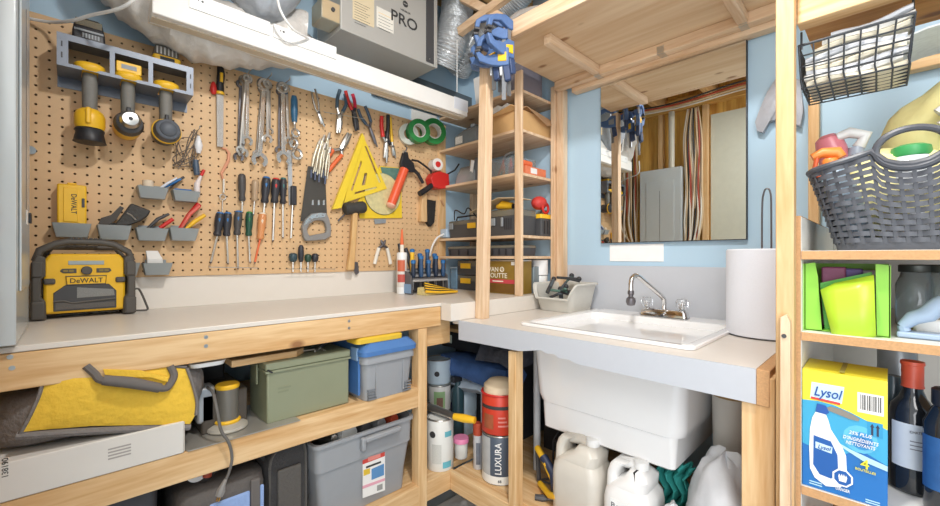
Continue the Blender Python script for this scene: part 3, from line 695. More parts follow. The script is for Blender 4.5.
def ringtool(u, v, r, off, label):
    e = thing('ring_spanner', label, 'wrench'); p = P(u, v, off)
    A = MB(); A.torus(p, r, r*.34, (1, .15, 0), 20, 8); obj('ring', A, ST3, e)
    obj('tail', MB().tube([p+Vector((0, -.2*r, r)), P(u-1, v-10, off-.006)], .004, 8), ST3, e)
ringtool(295.6, 133, .014, .05, 'small crescent wrench head just below the blue handle')
ringtool(293.5, 143, .016, .045, 'middle crescent wrench head under the blue handle')
ringtool(297, 154, .018, .052, 'lowest crescent wrench head under the blue handle')
e = thing('nut_driver', 'blue handled nut driver hung right of the wrench bunches', 'nut driver')
obj('handle', bar([(294, 96, .045), (294.2, 100, .045), (294.2, 114, .045), (294.4, 122, .045)], .045, [.009, .013, .013, .010], 10), mat('petrol', '2c5f80', .4), e, smooth=50)
obj('shaft', bar([(294.4, 122, .045), (294.8, 129, .045)], .045, .004), STEEL, e)
solo('steel_ruler', poly([(287, 150), (292, 150), (292.5, 205), (289, 205)], .026, .002), mat('ruler_steel', 'd9dadb', .25, .6), 'long steel ruler hanging behind the right wrenches', 'ruler')
# ---- screwdrivers ----
def driver(u0, v0, u1, v1, wpx, m1, m2, us, vs_, label, off=.035, sm=STEEL, kind=0):
    e = thing('screwdriver', label, 'screwdriver', 'screwdrivers hung on the pegboard')
    a = P(u0, v0, off); b = P(u1, v1, off); L = (b-a); r = wpx*.5*mpx(u0)
    d = L.normalized(); l = L.length
    obj('handle', MB().lathe([(r*.55, 0), (r*.9, l*.06), (r, l*.2), (r*.95, l*.55), (r*.72, l*.78), (r*.92, l*.93), (r*.7, l)], a, d, 12), m1, e, smooth=40)
    if m2 is not None:
        q = Vector((1, -.5, 0)).normalized()
        for s in (-1, 1):
            p = a+q*r*.62+Vector((0, s*.2*r, 0))
            if s == 1: obj('grip_stripe', MB().tube([p+L*.10, p+L*.30, p+L*.58], [r*.3, r*.48, r*.28], 8), m2, e, smooth=50)
        obj('end_cap', MB().lathe([(r*.35, -.002), (r*.72, .0), (r*.9, l*.07), (r*.6, l*.09)], a, d, 12), m2, e)
    s = P(us, vs_, off)
    obj('shaft', MB().tube([b-d*.002, s], r*.24, 8), sm, e)
    obj('tip', MB().tube([s, s+(s-b).normalized()*.006], [r*.24, r*.1], 8), DSTEEL, e)
DR = mat('driver_black', '34343a', .45)
driver(241.8, 174, 242.2, 201, 7.2, mat('driver_grey', '4d4a49', .5), None, 242, 212, 'dark grey handled screwdriver, first in the upper row')
driver(255.3, 180, 254.5, 201, 6.6, mat('amber_clear', 'b49a7c', .3), None, 253.5, 214, 'clear amber handled screwdriver, second in the upper row')
driver(266.5, 177, 264.6, 203, 8.2, DR, BLU, 263.5, 216, 'black and blue screwdriver in the upper row left of the red one')
driver(276.2, 178.5, 274.4, 203, 8.2, DR, RED, 273, 240, 'black and red screwdriver in the upper row')
driver(283.4, 178, 283, 204, 6.4, DR, mat('teal', '2b6f6d', .4), 283, 237, 'black and teal screwdriver with long shaft in the upper row')
e = thing('chisel', 'black square handled chisel at the right end of the upper row', 'chisel')
obj('handle', MB().obox(P(293.5, 195.5, .035), .016, .022, .075), DR, e, bevel=.004)
obj('blade', bar([(292.6, 205), (291, 238)], .035, .0035), STEEL, e)
driver(220.4, 212.5, 217.2, 236, 8.2, DR, BLU, 211, 262, 'black and blue screwdriver at the left end of the lower row')
driver(228, 212.5, 226.5, 236, 7.6, DR, BLU, 228, 263, 'black and blue screwdriver, second in the lower row')
driver(238.6, 211, 237, 235, 7.4, mat('driver_grey', '4d4a49', .5), BLU, 238, 268, 'grey handled screwdriver with blue ends in the lower row')
driver(249.5, 212, 248.6, 236, 7, mat('driver_green', '24503f', .4), GREEN, 250, 262, 'dark green screwdriver in the lower row')
driver(262.8, 213, 260.2, 239, 7.8, mat('orange_clear', 'dd9660', .25), mat('cream', 'ecd9c0', .7), 255, 262, 'clear orange screwdriver with orange shaft at the right end of the lower row', sm=ORANGE)
solo('rack_wire', MB().tube([P(209, 266, .02), P(209, 267, .05), P(258, 268, .05), P(258, 267, .02)], .0013, 6), STEEL, 'thin wire holder under the lower row of screwdrivers', 'wire holder')
solo('peg_wire', MB().tube([P(286, 268, .02), P(286, 269, .05), P(335, 269, .05), P(335, 268, .02)], .0013, 6), STEEL, 'thin wire holder under the four stubby drivers', 'wire holder')
def stub(u, v0, v1, w, m1, label, off=.034):
    e = thing('stubby_driver', label, 'screwdriver', 'stubby drivers at the foot of the pegboard')
    a = P(u, v0, off); b = P(u, v1, off); l = (a-b).length; r = w/2*mpx(u)
    obj('handle', MB().lathe([(r*.5, 0), (r*.95, l*.15), (r, l*.5), (r*.85, l*.85), (r*.5, l)], a, (b-a), 12), m1, e, smooth=50)
    obj('shaft', MB().tube([b, P(u, v1+10, off)], .003, 8), STEEL, e)
stub(293, 253, 262, 8, mat('stub_teal', '364d55', .4), 'teal black stubby screwdriver, leftmost of the four low ones')
stub(301, 245, 262, 5.5, DR, 'tall thin black driver among the four low ones')
stub(308, 254, 262, 6.5, mat('stub_green', '2c4b3c', .4), 'dark green stubby screwdriver, third of the four low ones')
stub(315, 253.5, 262, 6.5, DR, 'black stubby screwdriver, rightmost of the four low ones')
# ---- pliers ----
def pliers(h1, h2, piv, j1, j2, mh, label, r=.006, off=.035, mj=STEEL, name='pliers', mh2=None, rj=.006, hl=None):
    """handle paths h1,h2 and jaw tips j1,j2 around a pivot (image points on the tool plane)"""
    e = thing(name, label, 'pliers')
    p = P(piv[0], piv[1], off)
    for h, m in ((h1, mh), (h2, mh2 or mh)):
        pts = [P(u, v, off) for u, v in h]
        obj('handle', MB().tube(bez(pts, 4), r, 8), m, e, smooth=50)
        obj('arm', MB().tube([pts[-1], p], [r*.75, r*.9], 8), mj, e)
    for j in (j1, j2):
        q = P(j[0], j[1], off); obj('jaw', MB().tube([p, p.lerp(q, .45), q], [rj, rj*1.1, rj*.45], 8), mj, e)
    obj('pivot', MB().cyl(p+Vector((-.006, 0, 0)), p+Vector((.008, 0, 0)), rj*.8, 12), DSTEEL, e)
pliers([(311.5, 92), (313, 100), (316, 110)], [(315, 89), (317.5, 98), (319, 108)], (318.5, 113), (324.5, 127), (321.5, 124), ST2, 'locking pliers hung near the top right of the wrenches', .004, name='locking_pliers', rj=.006)
GB = mat('blue_grey_grip', '4a6070', .45)
pliers([(340, 90), (337.5, 98), (337, 108)], [(345, 94), (346, 104), (342.5, 112)], (339.5, 116), (337, 133), (339.5, 133), GB, 'blue grey handled linesman pliers on the wire bar', .0075, .04, rj=.012)
pliers([(345.5, 91), (348, 100), (352, 110)], [(352.5, 94), (354.5, 101), (355, 108)], (354, 114), (356, 131), (358.5, 130), RED, 'pliers with one crimson handle and black jaws on the wire bar', .0075, .045, mj=BLACK, rj=.010, mh2=mat('crimson', 'd02448', .4))
pliers([(358, 109), (361, 117), (366, 124)], [(365, 106), (368, 113), (371, 122)], (369.5, 127), (377.5, 147), (375, 144), mat('slate_grip', '41556a', .4), 'slate long nose pliers right of the wire bar', .007, .035, mj=DSTEEL, rj=.007)
pliers([(381.8, 116.5), (381.5, 126), (383, 137)], [(388, 115), (388, 128), (386.5, 139)], (386, 143), (386.5, 163), (384, 158), RED, 'pliers with red and black handles left of the tape rolls', .009, .04, mh2=BLACK, rj=.010)
pliers([(390, 117), (391, 130), (392, 142)], [(386, 131), (388.5, 140), (390.5, 145)], (392.5, 147), (395.5, 158), (393, 156), YEL, 'yellow and black snips behind the red handled pliers', .007, .028, mh2=BLACK, rj=.008)
pliers([(327, 162), (329, 156), (333, 150)], [(328.5, 171), (334, 164), (342, 155)], (341, 149), (351, 134), (348, 133), ORANGE, 'orange handled adjustable pliers tilted up to the right', .0085, .035, rj=.012)
solo('wire_bar', bar([(324, 111, .02), (324, 112, .06), (365, 119, .06), (365, 119, .02)], .05, .0014), STEEL, 'thin wire bar the pliers hang from', 'wire bar')
# white handled nippers, hanging points down
pliers([(374.5, 264), (376.5, 256), (378.8, 248)], [(390.5, 264), (389, 256), (387, 248)], (383, 245), (381, 240), (385.5, 240), mat('ivory_grip', 'ebe6da', .5), 'ivory handled nippers opened in an inverted V low on the pegboard', .0085, .03, rj=.007, mj=DSTEEL, name='nippers')
# bundle of locking pliers over the saw
random.seed(11)
for k, (u0, v0, u1, v1, lab) in enumerate(((311, 172, 319, 142, 'left'), (315, 174, 323, 138, 'second'), (319, 176, 324, 146, 'third'), (323, 172, 328, 136, 'fourth'), (325, 178, 329, 150, 'rightmost'))):
    e = thing('locking_pliers', ['worn locking pliers at the left of the bundle above the handsaw', 'locking pliers second from left in the bundle above the handsaw', 'middle locking pliers of the bundle above the handsaw', 'tallest locking pliers of the bundle above the handsaw', 'rightmost blue tipped locking pliers above the handsaw'][k], 'pliers', 'locking pliers above the handsaw')
    o = .025+.012*(k % 3)
    obj('body', bar([(u0, v0), ((u0+u1)/2-1, (v0+v1)/2), (u1, v1)], o, [.004, .008, .006]), mat('vise_steel', 'cfc8b4', .35, .6, var=.2), e, smooth=50)
    obj('lever', bar([(u0+2, v0+1), ((u0+u1)/2+2, (v0+v1)/2+2), (u1, v1+4)], o+.008, [.003, .004, .004]), mat('vise_steel', 'cfc8b4', .35, .6, var=.2), e, smooth=50)
    obj('jaw', bar([(u1, v1+3), (u1+1.5, v1-3)], o, [.009, .005]), ST3, e)
    obj('grip_tip', bar([(u0, v0+6), (u0+.3, v0-2)], o+.004, .0045), mat('tip_slate', '46506a', .4), e)
# ---- handsaw ----
e = thing('handsaw', 'handsaw with dark blade and grey plastic handle hung handle down', 'saw')
obj('blade', poly([(308, 166), (325, 168), (327, 214), (312, 222), (300.5, 221)], .030, .0015), mat('saw_blade', '63605c', .35, .7), e)
mh = mat('saw_handle', '8c8a88', .45)
ring_o = [(302.5, 226), (306, 219), (312, 213.5), (321, 212.5), (327, 213), (329.5, 219), (331.5, 228), (331, 236), (326, 239.5), (316, 240.5), (306, 241), (303.5, 236)]
ring_i = [(307.5, 229), (310, 224), (314, 221), (319, 220), (324, 221), (326, 224), (327, 229), (326.5, 232.5), (322, 233.5), (316, 234.5), (310, 236), (308, 233)]
A = MB(); n = 12; fo = [P(u, v, .042) for u, v in ring_o]; fi = [P(u, v, .042) for u, v in ring_i]; dx = Vector((-.020, 0, 0))
A.add(fo+fi+[p+dx for p in fo]+[p+dx for p in fi], [f for k in range(n) for f in ((k, (k+1) % n, n+(k+1) % n, n+k), (2*n+k, 3*n+k, 3*n+(k+1) % n, 2*n+(k+1) % n), (k, 2*n+k, 2*n+(k+1) % n, (k+1) % n), (n+k, n+(k+1) % n, 3*n+(k+1) % n, 3*n+k))])
obj('handle', A, mh, e, bevel=.003)
obj('front_plate', poly([(303.5, 226), (306, 220), (312, 214.5), (321, 213), (326, 213.5), (325, 217), (313, 218.5), (308, 223)], .0445, .002), ST3, e)
for u, v in ((310, 219), (317, 216), (323, 215.3)): obj('rivet', MB().cyl(P(u, v, .0442), P(u, v, .0462), .003, 8), DSTEEL, e)
for u in (312, 318, 323):
    obj('tooth_mark', poly([(u, 200), (u+1.6, 200), (u+1.8, 205), (u-.2, 205)], .0306, .0005), ST3, e)
# ---- speed square ----
e = thing('speed_square', 'large yellow rafter square leaning on the pegboard', 'rafter square')
m = mat('square_yellow', 'f0d23a', .4)
def slot_plate(outer, holes, off, t, mt, name, par):
    """plate with slots cut by triangulating the outline with holes"""
    from mathutils.geometry import tessellate_polygon
    loops = [outer]+holes; pts = []; L3 = []
    for lp in loops:
        L3.append([Vector((P(u, v, off).y, P(u, v, off).z, 0)) for u, v in lp]); pts += [P(u, v, off) for u, v in lp]
    tri = tessellate_polygon(L3); n = len(pts); d = Vector((-t, 0, 0)); fs = [tuple(f) for f in tri]+[tuple(i+n for i in f[::-1]) for f in tri]
    i0 = 0
    for lp in loops:
        k = len(lp)
        for i in range(k): fs.append((i0+i, i0+(i+1) % k, n+i0+(i+1) % k, n+i0+i))
        i0 += k
    return obj(name, MB().add(pts+[p+d for p in pts], fs), mt, par, smooth=0)
slot_plate([(362, 133), (387, 188.6), (344, 203)], [[(364.5, 146), (366.5, 146.5), (381, 182), (379, 183)], [(361, 160), (362, 163), (352.5, 191), (350.8, 190)], [(354.5, 194.2), (355, 192.2), (376.5, 186.5), (377.3, 188)], [(364.6, 173), (367.5, 173), (365, 185), (361.6, 185.5)]], .036, .004, m, 'plate', e)
obj('fence', poly([(362.5, 133), (365, 138), (341.5, 208), (332.7, 209.3)], .046, .018), m, e, bevel=.001)
obj('center_ring', bar([(365.2, 174.5), (362.8, 184)], .0365, .0022), DGREY, e)
# ---- mallet ----
e = thing('mallet', 'black rubber mallet with pine handle hanging below the yellow square', 'mallet')
a = P(344.5, 209, .05); b = P(365, 207, .05)
obj('head', MB().lathe([(.020, 0), (.026, .006), (.026, .03), (.022, .045), (.026, .06), (.026, .088), (.022, .095)], a, b-a, 22), mat('mallet_rubber', '3f3d3b', .7), e)
obj('handle', MB().loft([[P(0+c, 213, .05)+Vector((k, 0, 0)) for c, k in ((352, -.012), (357, -.012), (357, .012), (352, .012))], [P(0+c, 240, .05)+Vector((k, 0, 0)) for c, k in ((350.5, -.010), (355.5, -.010), (355.5, .010), (350.5, .010))], [P(0+c, 270, .05)+Vector((k, 0, 0)) for c, k in ((346.8, -.013), (353.2, -.013), (353.2, .013), (346.8, .013))]]), wood('handle_wood', 'e3bd84', 'c4935a', 'z', knots=False), e, bevel=.004)
solo('claw_hook', bar([(338, 221, .03), (342, 217, .04), (346, 213, .04)], .03, .004), DSTEEL, 'dark bent hook beside the mallet head', 'hook')
solo('hanging_tag', poly([(355, 262), (358, 262), (359, 273), (356, 275), (354, 270)], .028, .003), DSTEEL, 'small dark scraper tip behind the foot of the mallet handle', 'scraper')
# ---- saw blade packs ----
e = thing('blade_package', 'circular saw blade on a yellow card behind the caulking gun', 'package')
obj('card', poly([(358, 201), (380, 166), (401, 168), (402, 218), (360, 218.5)], .026, .003), mat('card_yellow', 'eecb2f', .5), e)
obj('green_panel', poly([(380.5, 167), (401, 168.5), (401.2, 187), (386, 188)], .0275, .0012), mat('card_teal', '5b8378', .5, var=.35, scale=60), e)
c = P(383, 194, .029)
obj('blade', MB().lathe([(.010, 0), (.094, .0), (.094, .002), (.010, .002)], c, (1, 0, 0), 40), mat('blade_print', 'd8cf9a', .4, .1, var=.35, scale=45), e)
obj('blade_rim', MB().torus(c, .094, .0022, (1, 0, 0), 40, 6), DSTEEL, e)
obj('card_foot', poly([(374, 219), (386, 219), (386, 223), (375, 224)], .026, .002), GREY, e)
# ---- caulking gun ----
e = thing('caulking_gun', 'orange barrel caulking gun with black trigger frame hung on the pegboard', 'caulking gun')
a = P(404.5, 169, .05); b = P(391, 205, .05)
obj('barrel', MB().cyl(a, b, .021, 18), mat('gun_orange', 'ea5f3a', .4), e, bevel=.002)
obj('nose_cap', MB().lathe([(.022, 0), (.023, .006), (.015, .014), (.008, .016)], b-(b-a).normalized()*.002, (b-a), 18), mat('nose_white', 'f0b8a0', .4), e)
obj('frame', poly([(401, 163), (404, 152), (408, 152), (409, 158), (414, 163), (416, 172), (410, 172), (403, 170)], .058, .018), BLACK, e, bevel=.002)
obj('trigger', bar([(412, 160), (418, 161), (425, 166), (431, 171), (431, 174)], .05, [.005, .005, .005, .005, .003]), BLACK, e)
obj('grip', bar([(412, 168), (418, 174), (423, 183)], .05, [.008, .009, .008]), BLACK, e)
obj('plunger_rod', bar([(405, 153), (407, 148), (405, 146)], .05, .003), DSTEEL, e)
obj('small_ring', MB().torus(P(404, 152, .055), .006, .002, (1, 0, 0)), STEEL, e)
# ---- tape rolls ----
def tape(u, v, R, w, off, m1, label, rin=.58):
    e = thing('tape_roll', label, 'tape'); p = P(u, v, off+w)
    ax = Vector((1, -.25, 0)).normalized(); q = p-ax*w
    A = MB(); n = 30; A.lathe([(R*rin, 0), (R, 0), (R, w), (R*rin, w)], q, ax, n); A.f = [f for f in A.f if len(f) == 4]
    vs = len(A.v); A.f += [((3*n)+k, (3*n)+(k+1) % n, (k+1) % n, k) for k in range(n)]
    obj('tape', A, m1, e)
    A = MB(); A.lathe([(R*rin*.9, .0), (R*rin*.995, .0), (R*rin*.995, w+.001), (R*rin*.9, w+.001)], q, ax, n); A.f = [f for f in A.f if len(f) == 4]
    A.f += [((3*n)+k, (3*n)+(k+1) % n, (k+1) % n, k) for k in range(n)]
    obj('core', A, mat('tape_core', 'dcdad2', .6), e)
tape(419.5, 130.5, .056, .036, .050, GREEN, 'green tape roll hung left of the other green roll')
tape(434.5, 131, .064, .036, .032, GREEN, 'green tape roll hung right of the other one, nearest the shelves')
tape(409, 134, .050, .022, .022, mat('clear_tape', 'cfd0c4', .3), 'clear pale tape roll behind the green rolls')
e = thing('tape_dispenser', 'red packing tape dispenser gun with black handle at the right end of the pegboard', 'tape dispenser')
obj('body', poly([(431, 178), (434, 173), (440, 171), (449, 174), (450, 188), (440, 189), (434, 187)], .075, .05), RED, e, bevel=.004)
obj('handle', bar([(433.5, 184), (427, 189), (419.5, 194)], .06, [.012, .014, .014], 12), BLACK, e, smooth=50)
p = P(439, 164.5, .08)
obj('roll', MB().lathe([(.010, 0), (.030, 0), (.030, .045), (.010, .045)], p-Vector((.045, 0, 0)), (1, -.15, 0), 24), mat('tape_white', 'ebe5df', .4), e)
obj('hub', MB().lathe([(.004, .0), (.015, .0), (.013, .004), (.004, .005)], p+Vector((.0005, -.006, 0)), (1, -.15, 0), 18), RED, e)
obj('blade_plate', bar([(448, 174), (455, 170), (459, 164)], .07, .004), BLACK, e)
# ---- brush ----
e = thing('scrub_brush', 'wooden brush with black bristles hung at the lower right of the pegboard', 'brush')
obj('handle', poly([(423, 186), (427, 187), (427.5, 222), (421, 221.5)], .045, .03), wood('brush_wood', 'e7c493', 'c99c66', 'z', knots=False), e, bevel=.003)
obj('bristles', poly([(427.8, 199.5), (436, 201), (434.5, 222), (431, 226.5), (427, 221)], .043, .026), mat('bristle', '3a3836', .9, bump=1, scale=500, var=.4), e)
solo('clothes_peg', bar([(441, 200), (444, 206)], .03, .005), mat('brush_wood2', 'c2946c', .6), 'short brown wooden peg on the strip right of the brush', 'peg')
# ================= ON THE BENCH =================
def radio():
    e = thing('jobsite_radio', 'yellow and black jobsite radio with carrying handle on the left end of the bench', 'radio')
    Xf = atZ(30, 318, BZ).x      # front face plane
    p0 = atX(31, 321, -1.530); p1 = atX(135.5, 313, -1.540); p0.z = p1.z = BZ
    d = (p1-p0); d.z = 0; W = d.length; xd = d.normalized(); nd = Vector((xd.y, -xd.x, 0)); up = Vector((0, 0, 1))
    # image height of the case at the left and right ends
    H = .168
    O = (p0+p1)/2; O.z = BZ+.001; D = .085
    def L(a, b, c): return O+xd*a+nd*(b)+up*c*1.107     # a along the front, b towards the viewer, c up
    def blk(a0, a1, b0, b1, c0, c1): return MB().obox(L((a0+a1)/2, (b0+b1)/2, (c0+c1)/2), a1-a0, b1-b0, (c1-c0)*1.107, ax=xd, az=up)
    w = W/2
    def pr(pts, b0, t): return MB().prism([L(a, b0, c) for a, c in pts], nd*(-t))
    obj('body', pr([(-w+.022, .012), (w-.022, .012), (w-.022, H-.030), (w-.035, H-.012), (-w+.035, H-.012), (-w+.022, H-.030)], -.006, D-.02), YEL, e, bevel=.006)
    obj('body_core', blk(-w+.03, w-.03, -D+.0, -.03, .008, H-.016), BLACK, e, bevel=.004)
    rb = mat('radio_rubber', '57534e', .55)
    for s in (-1, 1):
        g = obj('corner_guard', pr([(s*(w), .004), (s*(w-.028), .0), (s*(w-.026), .045), (s*(w-.018), .052), (s*(w-.018), .095), (s*(w-.026), .105), (s*(w-.026), H-.02), (s*(w-.010), H-.014), (s*w, H-.035)], .004, D+.004), rb, e, bevel=.004)
        obj('guard_block', blk(min(s*w, s*(w-.024))-.001, max(s*w, s*(w-.024))+.001, -.01, .010, .002, .045), rb, g, bevel=.004)
        obj('guard_block', blk(min(s*w, s*(w-.022)), max(s*w, s*(w-.022)), -.01, .008, .100, H-.03), rb, g, bevel=.004)
        obj('side_tab', blk(min(s*(w-.022), s*(w-.044)), max(s*(w-.022), s*(w-.044)), -.012, .0, .083, .097), rb, e, bevel=.004)
    # handle, a flat arch along the top
    obj('handle', MB().tube([L(a, -.02, c) for a, c in ((-w+.008, H-.03), (-w+.016, H-.004), (-w+.045, H+.012), (-w+.07, H+.018), (w-.075, H+.018), (w-.045, H+.012), (w-.014, H-.006), (w-.006, H-.03))], .009, 10), rb, e)
    for i in range(7): obj('grip_rib', MB().obox(L(-w+.075+i*(W-.15)/6, -.02, H+.026), .006, .018, .004, ax=xd, az=up), rb, e)
    obj('carry_bar', MB().tube([L(a, -.06, c) for a, c in ((-w+.012, H-.03), (-w+.04, H+.004), (w-.04, H+.004), (w-.012, H-.03))], .007, 8), rb, e)
    # speaker grille area
    G = [(-w+.040, .018), (w-.042, .018), (w-.042, .062), (w-.058, .080), (-w+.062, .080), (-w+.040, .062)]
    gr = obj('speaker_grille', pr(G, -.0035, .006), DGREY, e, bevel=.0015)
    obj('grille_ridge', MB().tube([L(-w+.040, -.003, .042), L(-w+.06, -.003, .042), L(-w+.075, -.003, .036), L(w-.044, -.003, .042)], .003, 6), rb, gr)
    obj('grille_mesh', pr([(-w+.085, .048), (w-.046, .050), (w-.048, .066), (-w+.085, .074)], -.0022, .002), mat('grille_mesh', '8d8c88', .4, .3, var=.6, scale=900), gr)
    obj('grille_mesh', pr([(-w+.044, .022), (w-.046, .022), (w-.046, .034), (-w+.080, .034), (-w+.066, .038), (-w+.044, .038)], -.0022, .002), mat('grille_mesh2', '66625e', .5, .2, var=.5, scale=900), gr)
    # name plate
    obj('name_plate', pr([(-.038, .081), (.038, .081), (.040, .100), (-.040, .100)], -.0025, .006), YEL, e, bevel=.001)
    obj('plate_rim', MB().tube([L(a, -.003, c) for a, c in ((-.039, .081), (.039, .081), (.041, .101), (-.041, .101))], .0014, 6, closed=True), rb, e)
    text('DeWALT', L(0, -.0022, .0905), xd, up, .0125, BLACK, e, width=.066)
    # controls
    obj('knob', MB().cyl(L(0, -.008, .115), L(0, .002, .115), .0115, 20), rb, e, bevel=.002)
    for s in (-1, 1):
        b = obj('button_row', pr([(s*.020, .109), (s*.046, .109), (s*.052, .114), (s*.048, .120), (s*.020, .120)], -.004, .006), rb, e, bevel=.001)
        for k in (0, 1): obj('button', blk(s*(.030+.011*k)-.0045, s*(.030+.011*k)+.0045, -.006, -.0030, .112, .117), mat('button_olive', '8a7a3c', .5), b)
    obj('display', pr([(-.036, .129), (.036, .129), (.036, .139), (-.036, .139)], -.0045, .003), mat('lcd_grey', 'a9b4b4', .15), e, bevel=.0008)
    for s in (-1, 1): obj('foot', blk(s*.09-.012, s*.09+.012, -.06, -.02, -.0005, .0078), BLACK, e)
    # antenna cord loop on the right
    obj('cord_loop', MB().tube(bez([L(w, -.02, .062), L(w+.012, -.02, .060), L(w+.028, -.015, .018), L(w+.030, -.015, .006), L(w+.018, -.012, .005), L(w+.0, -.012, .006)], 4), .0028, 8), rb, e)
radio()
def caulk():
    e = thing('caulk_tube', 'white caulk tube with orange nozzle standing on the bench by the organizer', 'caulk tube')
    b = atZ(399.5+4, 294, BZ)+Vector((-.012, 0, 0)); b.z = BZ+.001; r = .023
    obj('tube', MB().lathe([(r, 0), (r, .215), (r*.9, .22)][:0] or [(r, 0), (r, .178), (r*.9, .184), (.008, .186)], b, (0, 0, 1), 20), WHITE, e)
    obj('label_band', MB().lathe([(r+.0004, .03), (r+.0004, .155)], b, (0, 0, 1), 20), mat('caulk_label', 'e4ddd6', .4, var=.1, scale=40), e)
    c = Vector((.8, .6, 0)); f = Vector((.70, -.71, 0))
    for z, h, m in ((.10, .05, mat('label_orange', 'cf6a48', .5)), (.052, .035, mat('label_red', 'c4584c', .5))):
        A = MB(); n = 8; pts = []
        a0 = math.atan2(f.y, f.x)
        for k in range(n+1):
            t = a0-.75+1.5*k/n; pts.append((math.cos(t)*(r+.0012), math.sin(t)*(r+.0012)))
        vs = [b+Vector((x, y, z)) for x, y in pts]+[b+Vector((x, y, z+h)) for x, y in pts]
        A.add(vs, [(k, k+1, n+2+k, n+1+k) for k in range(n)]); obj('label_patch', A, m, e)
    obj('nozzle', MB().lathe([(.0085, 0), (.0075, .02), (.004, .065), (.003, .07)], b+Vector((0, 0, .218)), (0, 0, 1), 12), ORANGE, e)
    obj('neck', MB().lathe([(.009, .0), (.009, .034)], b+Vector((0, 0, .185)), (0, 0, 1), 12), mat('neck_cream', 'efe6d8', .4), e)
caulk()
def organizer():
    e = thing('screwdriver_stand', 'black plastic stand full of blue screwdrivers at the corner of the bench', 'stand')
    m = mat('stand_grey', '5e5d60', .5)
    p0 = atZ(411, 290, BZ); x0 = PX+.04; Xf = p0.x+.0; y0 = p0.y; y1 = y0+.215; z = BZ+.001
    Xf = PX+.20; y0 = atX(412, 280, Xf).y; y1 = atX(452, 280, Xf).y-.02
    for y in (y0, y1-.006):
        obj('end_panel', MB().prism([(Xf-.10, y, z), (Xf, y, z), (Xf-.008, y, z+.080), (Xf-.03, y, z+.095), (Xf-.10, y, z+.115)], (0, .006, 0)), m, e, bevel=.001)
    for x, zz in ((Xf-.018, z+.065), (Xf-.055, z+.085), (Xf-.09, z+.105)):
        s = obj('tier', MB().box(x-.016, x+.016, y0+.0065, y1-.0065, zz, zz+.006), m, e)
        obj('tier_lip', MB().box(x+.014, x+.017, y0+.0065, y1-.0065, zz-.010, zz-.0003), mat('stand_label', 'aaa9a8', .5, var=.4, scale=120), s)
    obj('back_panel', MB().box(Xf-.099, Xf-.094, y0+.0065, y1-.0065, z, z+.10), m, e)
    obj('blue_plate', MB().obox((Xf-.03, y0-.002, z+.025), .05, .002, .04), mat('pale_blue', '7fa0c4', .5), e)
    N = 9
    for k in range(N):
        y = y0+.020+k*(y1-y0-.04)/(N-1); lab = ['leftmost', 'second from left', 'third from left', 'fourth from left', 'middle', 'sixth from left', 'seventh from left', 'second from right', 'rightmost'][k]
        t = thing('screwdriver', lab+' blue handled screwdriver standing in the black stand', 'screwdriver', 'screwdrivers in the stand')
        x = Xf-.018 if k % 2 == 0 else Xf-.055; zz = z+.0725 if k % 2 == 0 else z+.0925; h = .075+.01*((k*3) % 4)
        mm = mat('driver_blue_steel', '2f4f74', .4) if k != 1 else YEL
        obj('handle', MB().lathe([(.006, 0), (.010, .008), (.011, h*.4), (.009, h*.7), (.011, h*.92), (.006, h)], (x, y, zz), (0, 0, 1), 10), mm if k % 3 else mat('driver_dark_blue', '283448', .4), t, smooth=50)
        obj('cap', MB().lathe([(.0112, 0), (.0116, .012), (.006, .016)], (x, y, zz+h-.012), (0, 0, 1), 10), BLU, t)
        obj('shaft', MB().cyl((x, y, z+.02), (x, y, zz-.0002), .0022, 8), STEEL, t)
    for k, (dy, h, lab) in enumerate(((.012, .165, 'tall black snap knife leaning at the left of the stand'), (.045, .145, 'second black snap knife leaning in the stand'))):
        solo('snap_knife', MB().tube([(Xf-.08, y0+dy+.01, z+.112), (Xf-.085, y0+dy-.002, z+.16), (Xf-.09, y0+dy-.016, z+.06+h)], [.010, .012, .009], 8), mat('driver_black', '34343a', .45), lab, 'knife', smooth=50)
    # folded strap in front
    t = thing('strap_bundle', 'folded yellow and black striped strap lying in front of the stand', 'strap')
    xs = -1.385; ya = atX(424, 288, xs).y; yb = atX(455, 288, xs).y; zb = BZ+.0015
    for k in range(7):
        x = xs-.009*k+.01; h = .006+.0055*k
        pts = [Vector((x, ya+.012*k*.5, zb+.012+h*.9)), Vector((x+.010, ya*.6+yb*.4, zb+.006+h*.8)), Vector((x+.004, yb-.01*k*.4, zb+.005+h*.35))]
        obj('fold', MB().tube(bez(pts, 4), .0058, 6), YEL if k % 2 == 0 else BLACK, t)
    obj('bundle', MB().loft([[Vector((xs-.055, y, zb)), Vector((xs+.008, y, zb)), Vector((xs+.004, y, zb+.010*f)), Vector((xs-.050, y, zb+.034*f))] for y, f in ((ya+.004, .9), ((ya+yb)/2, 1), (yb-.004, .55))]), mat('strap_pale', 'e0cf90', .7, var=.3, scale=70), t)
organizer()
# white plug adapter and cord near the tower
solo('power_cable', MB().tube(bez([P(430, 256, .04), P(432, 247, .05), P(437, 238, .05), P(444, 234, .06)], 5), .005, 8), WHITE, 'white cord rising from the stand to the pale blue box', 'cable')
solo('outlet_box', MB().obox(P(447, 233.5, .055), .05, .05, .045), mat('pale_box', 'b9cde0', .5), 'pale blue plug adapter at the left end of the toolbox shelf', 'adapter', bevel=.004)
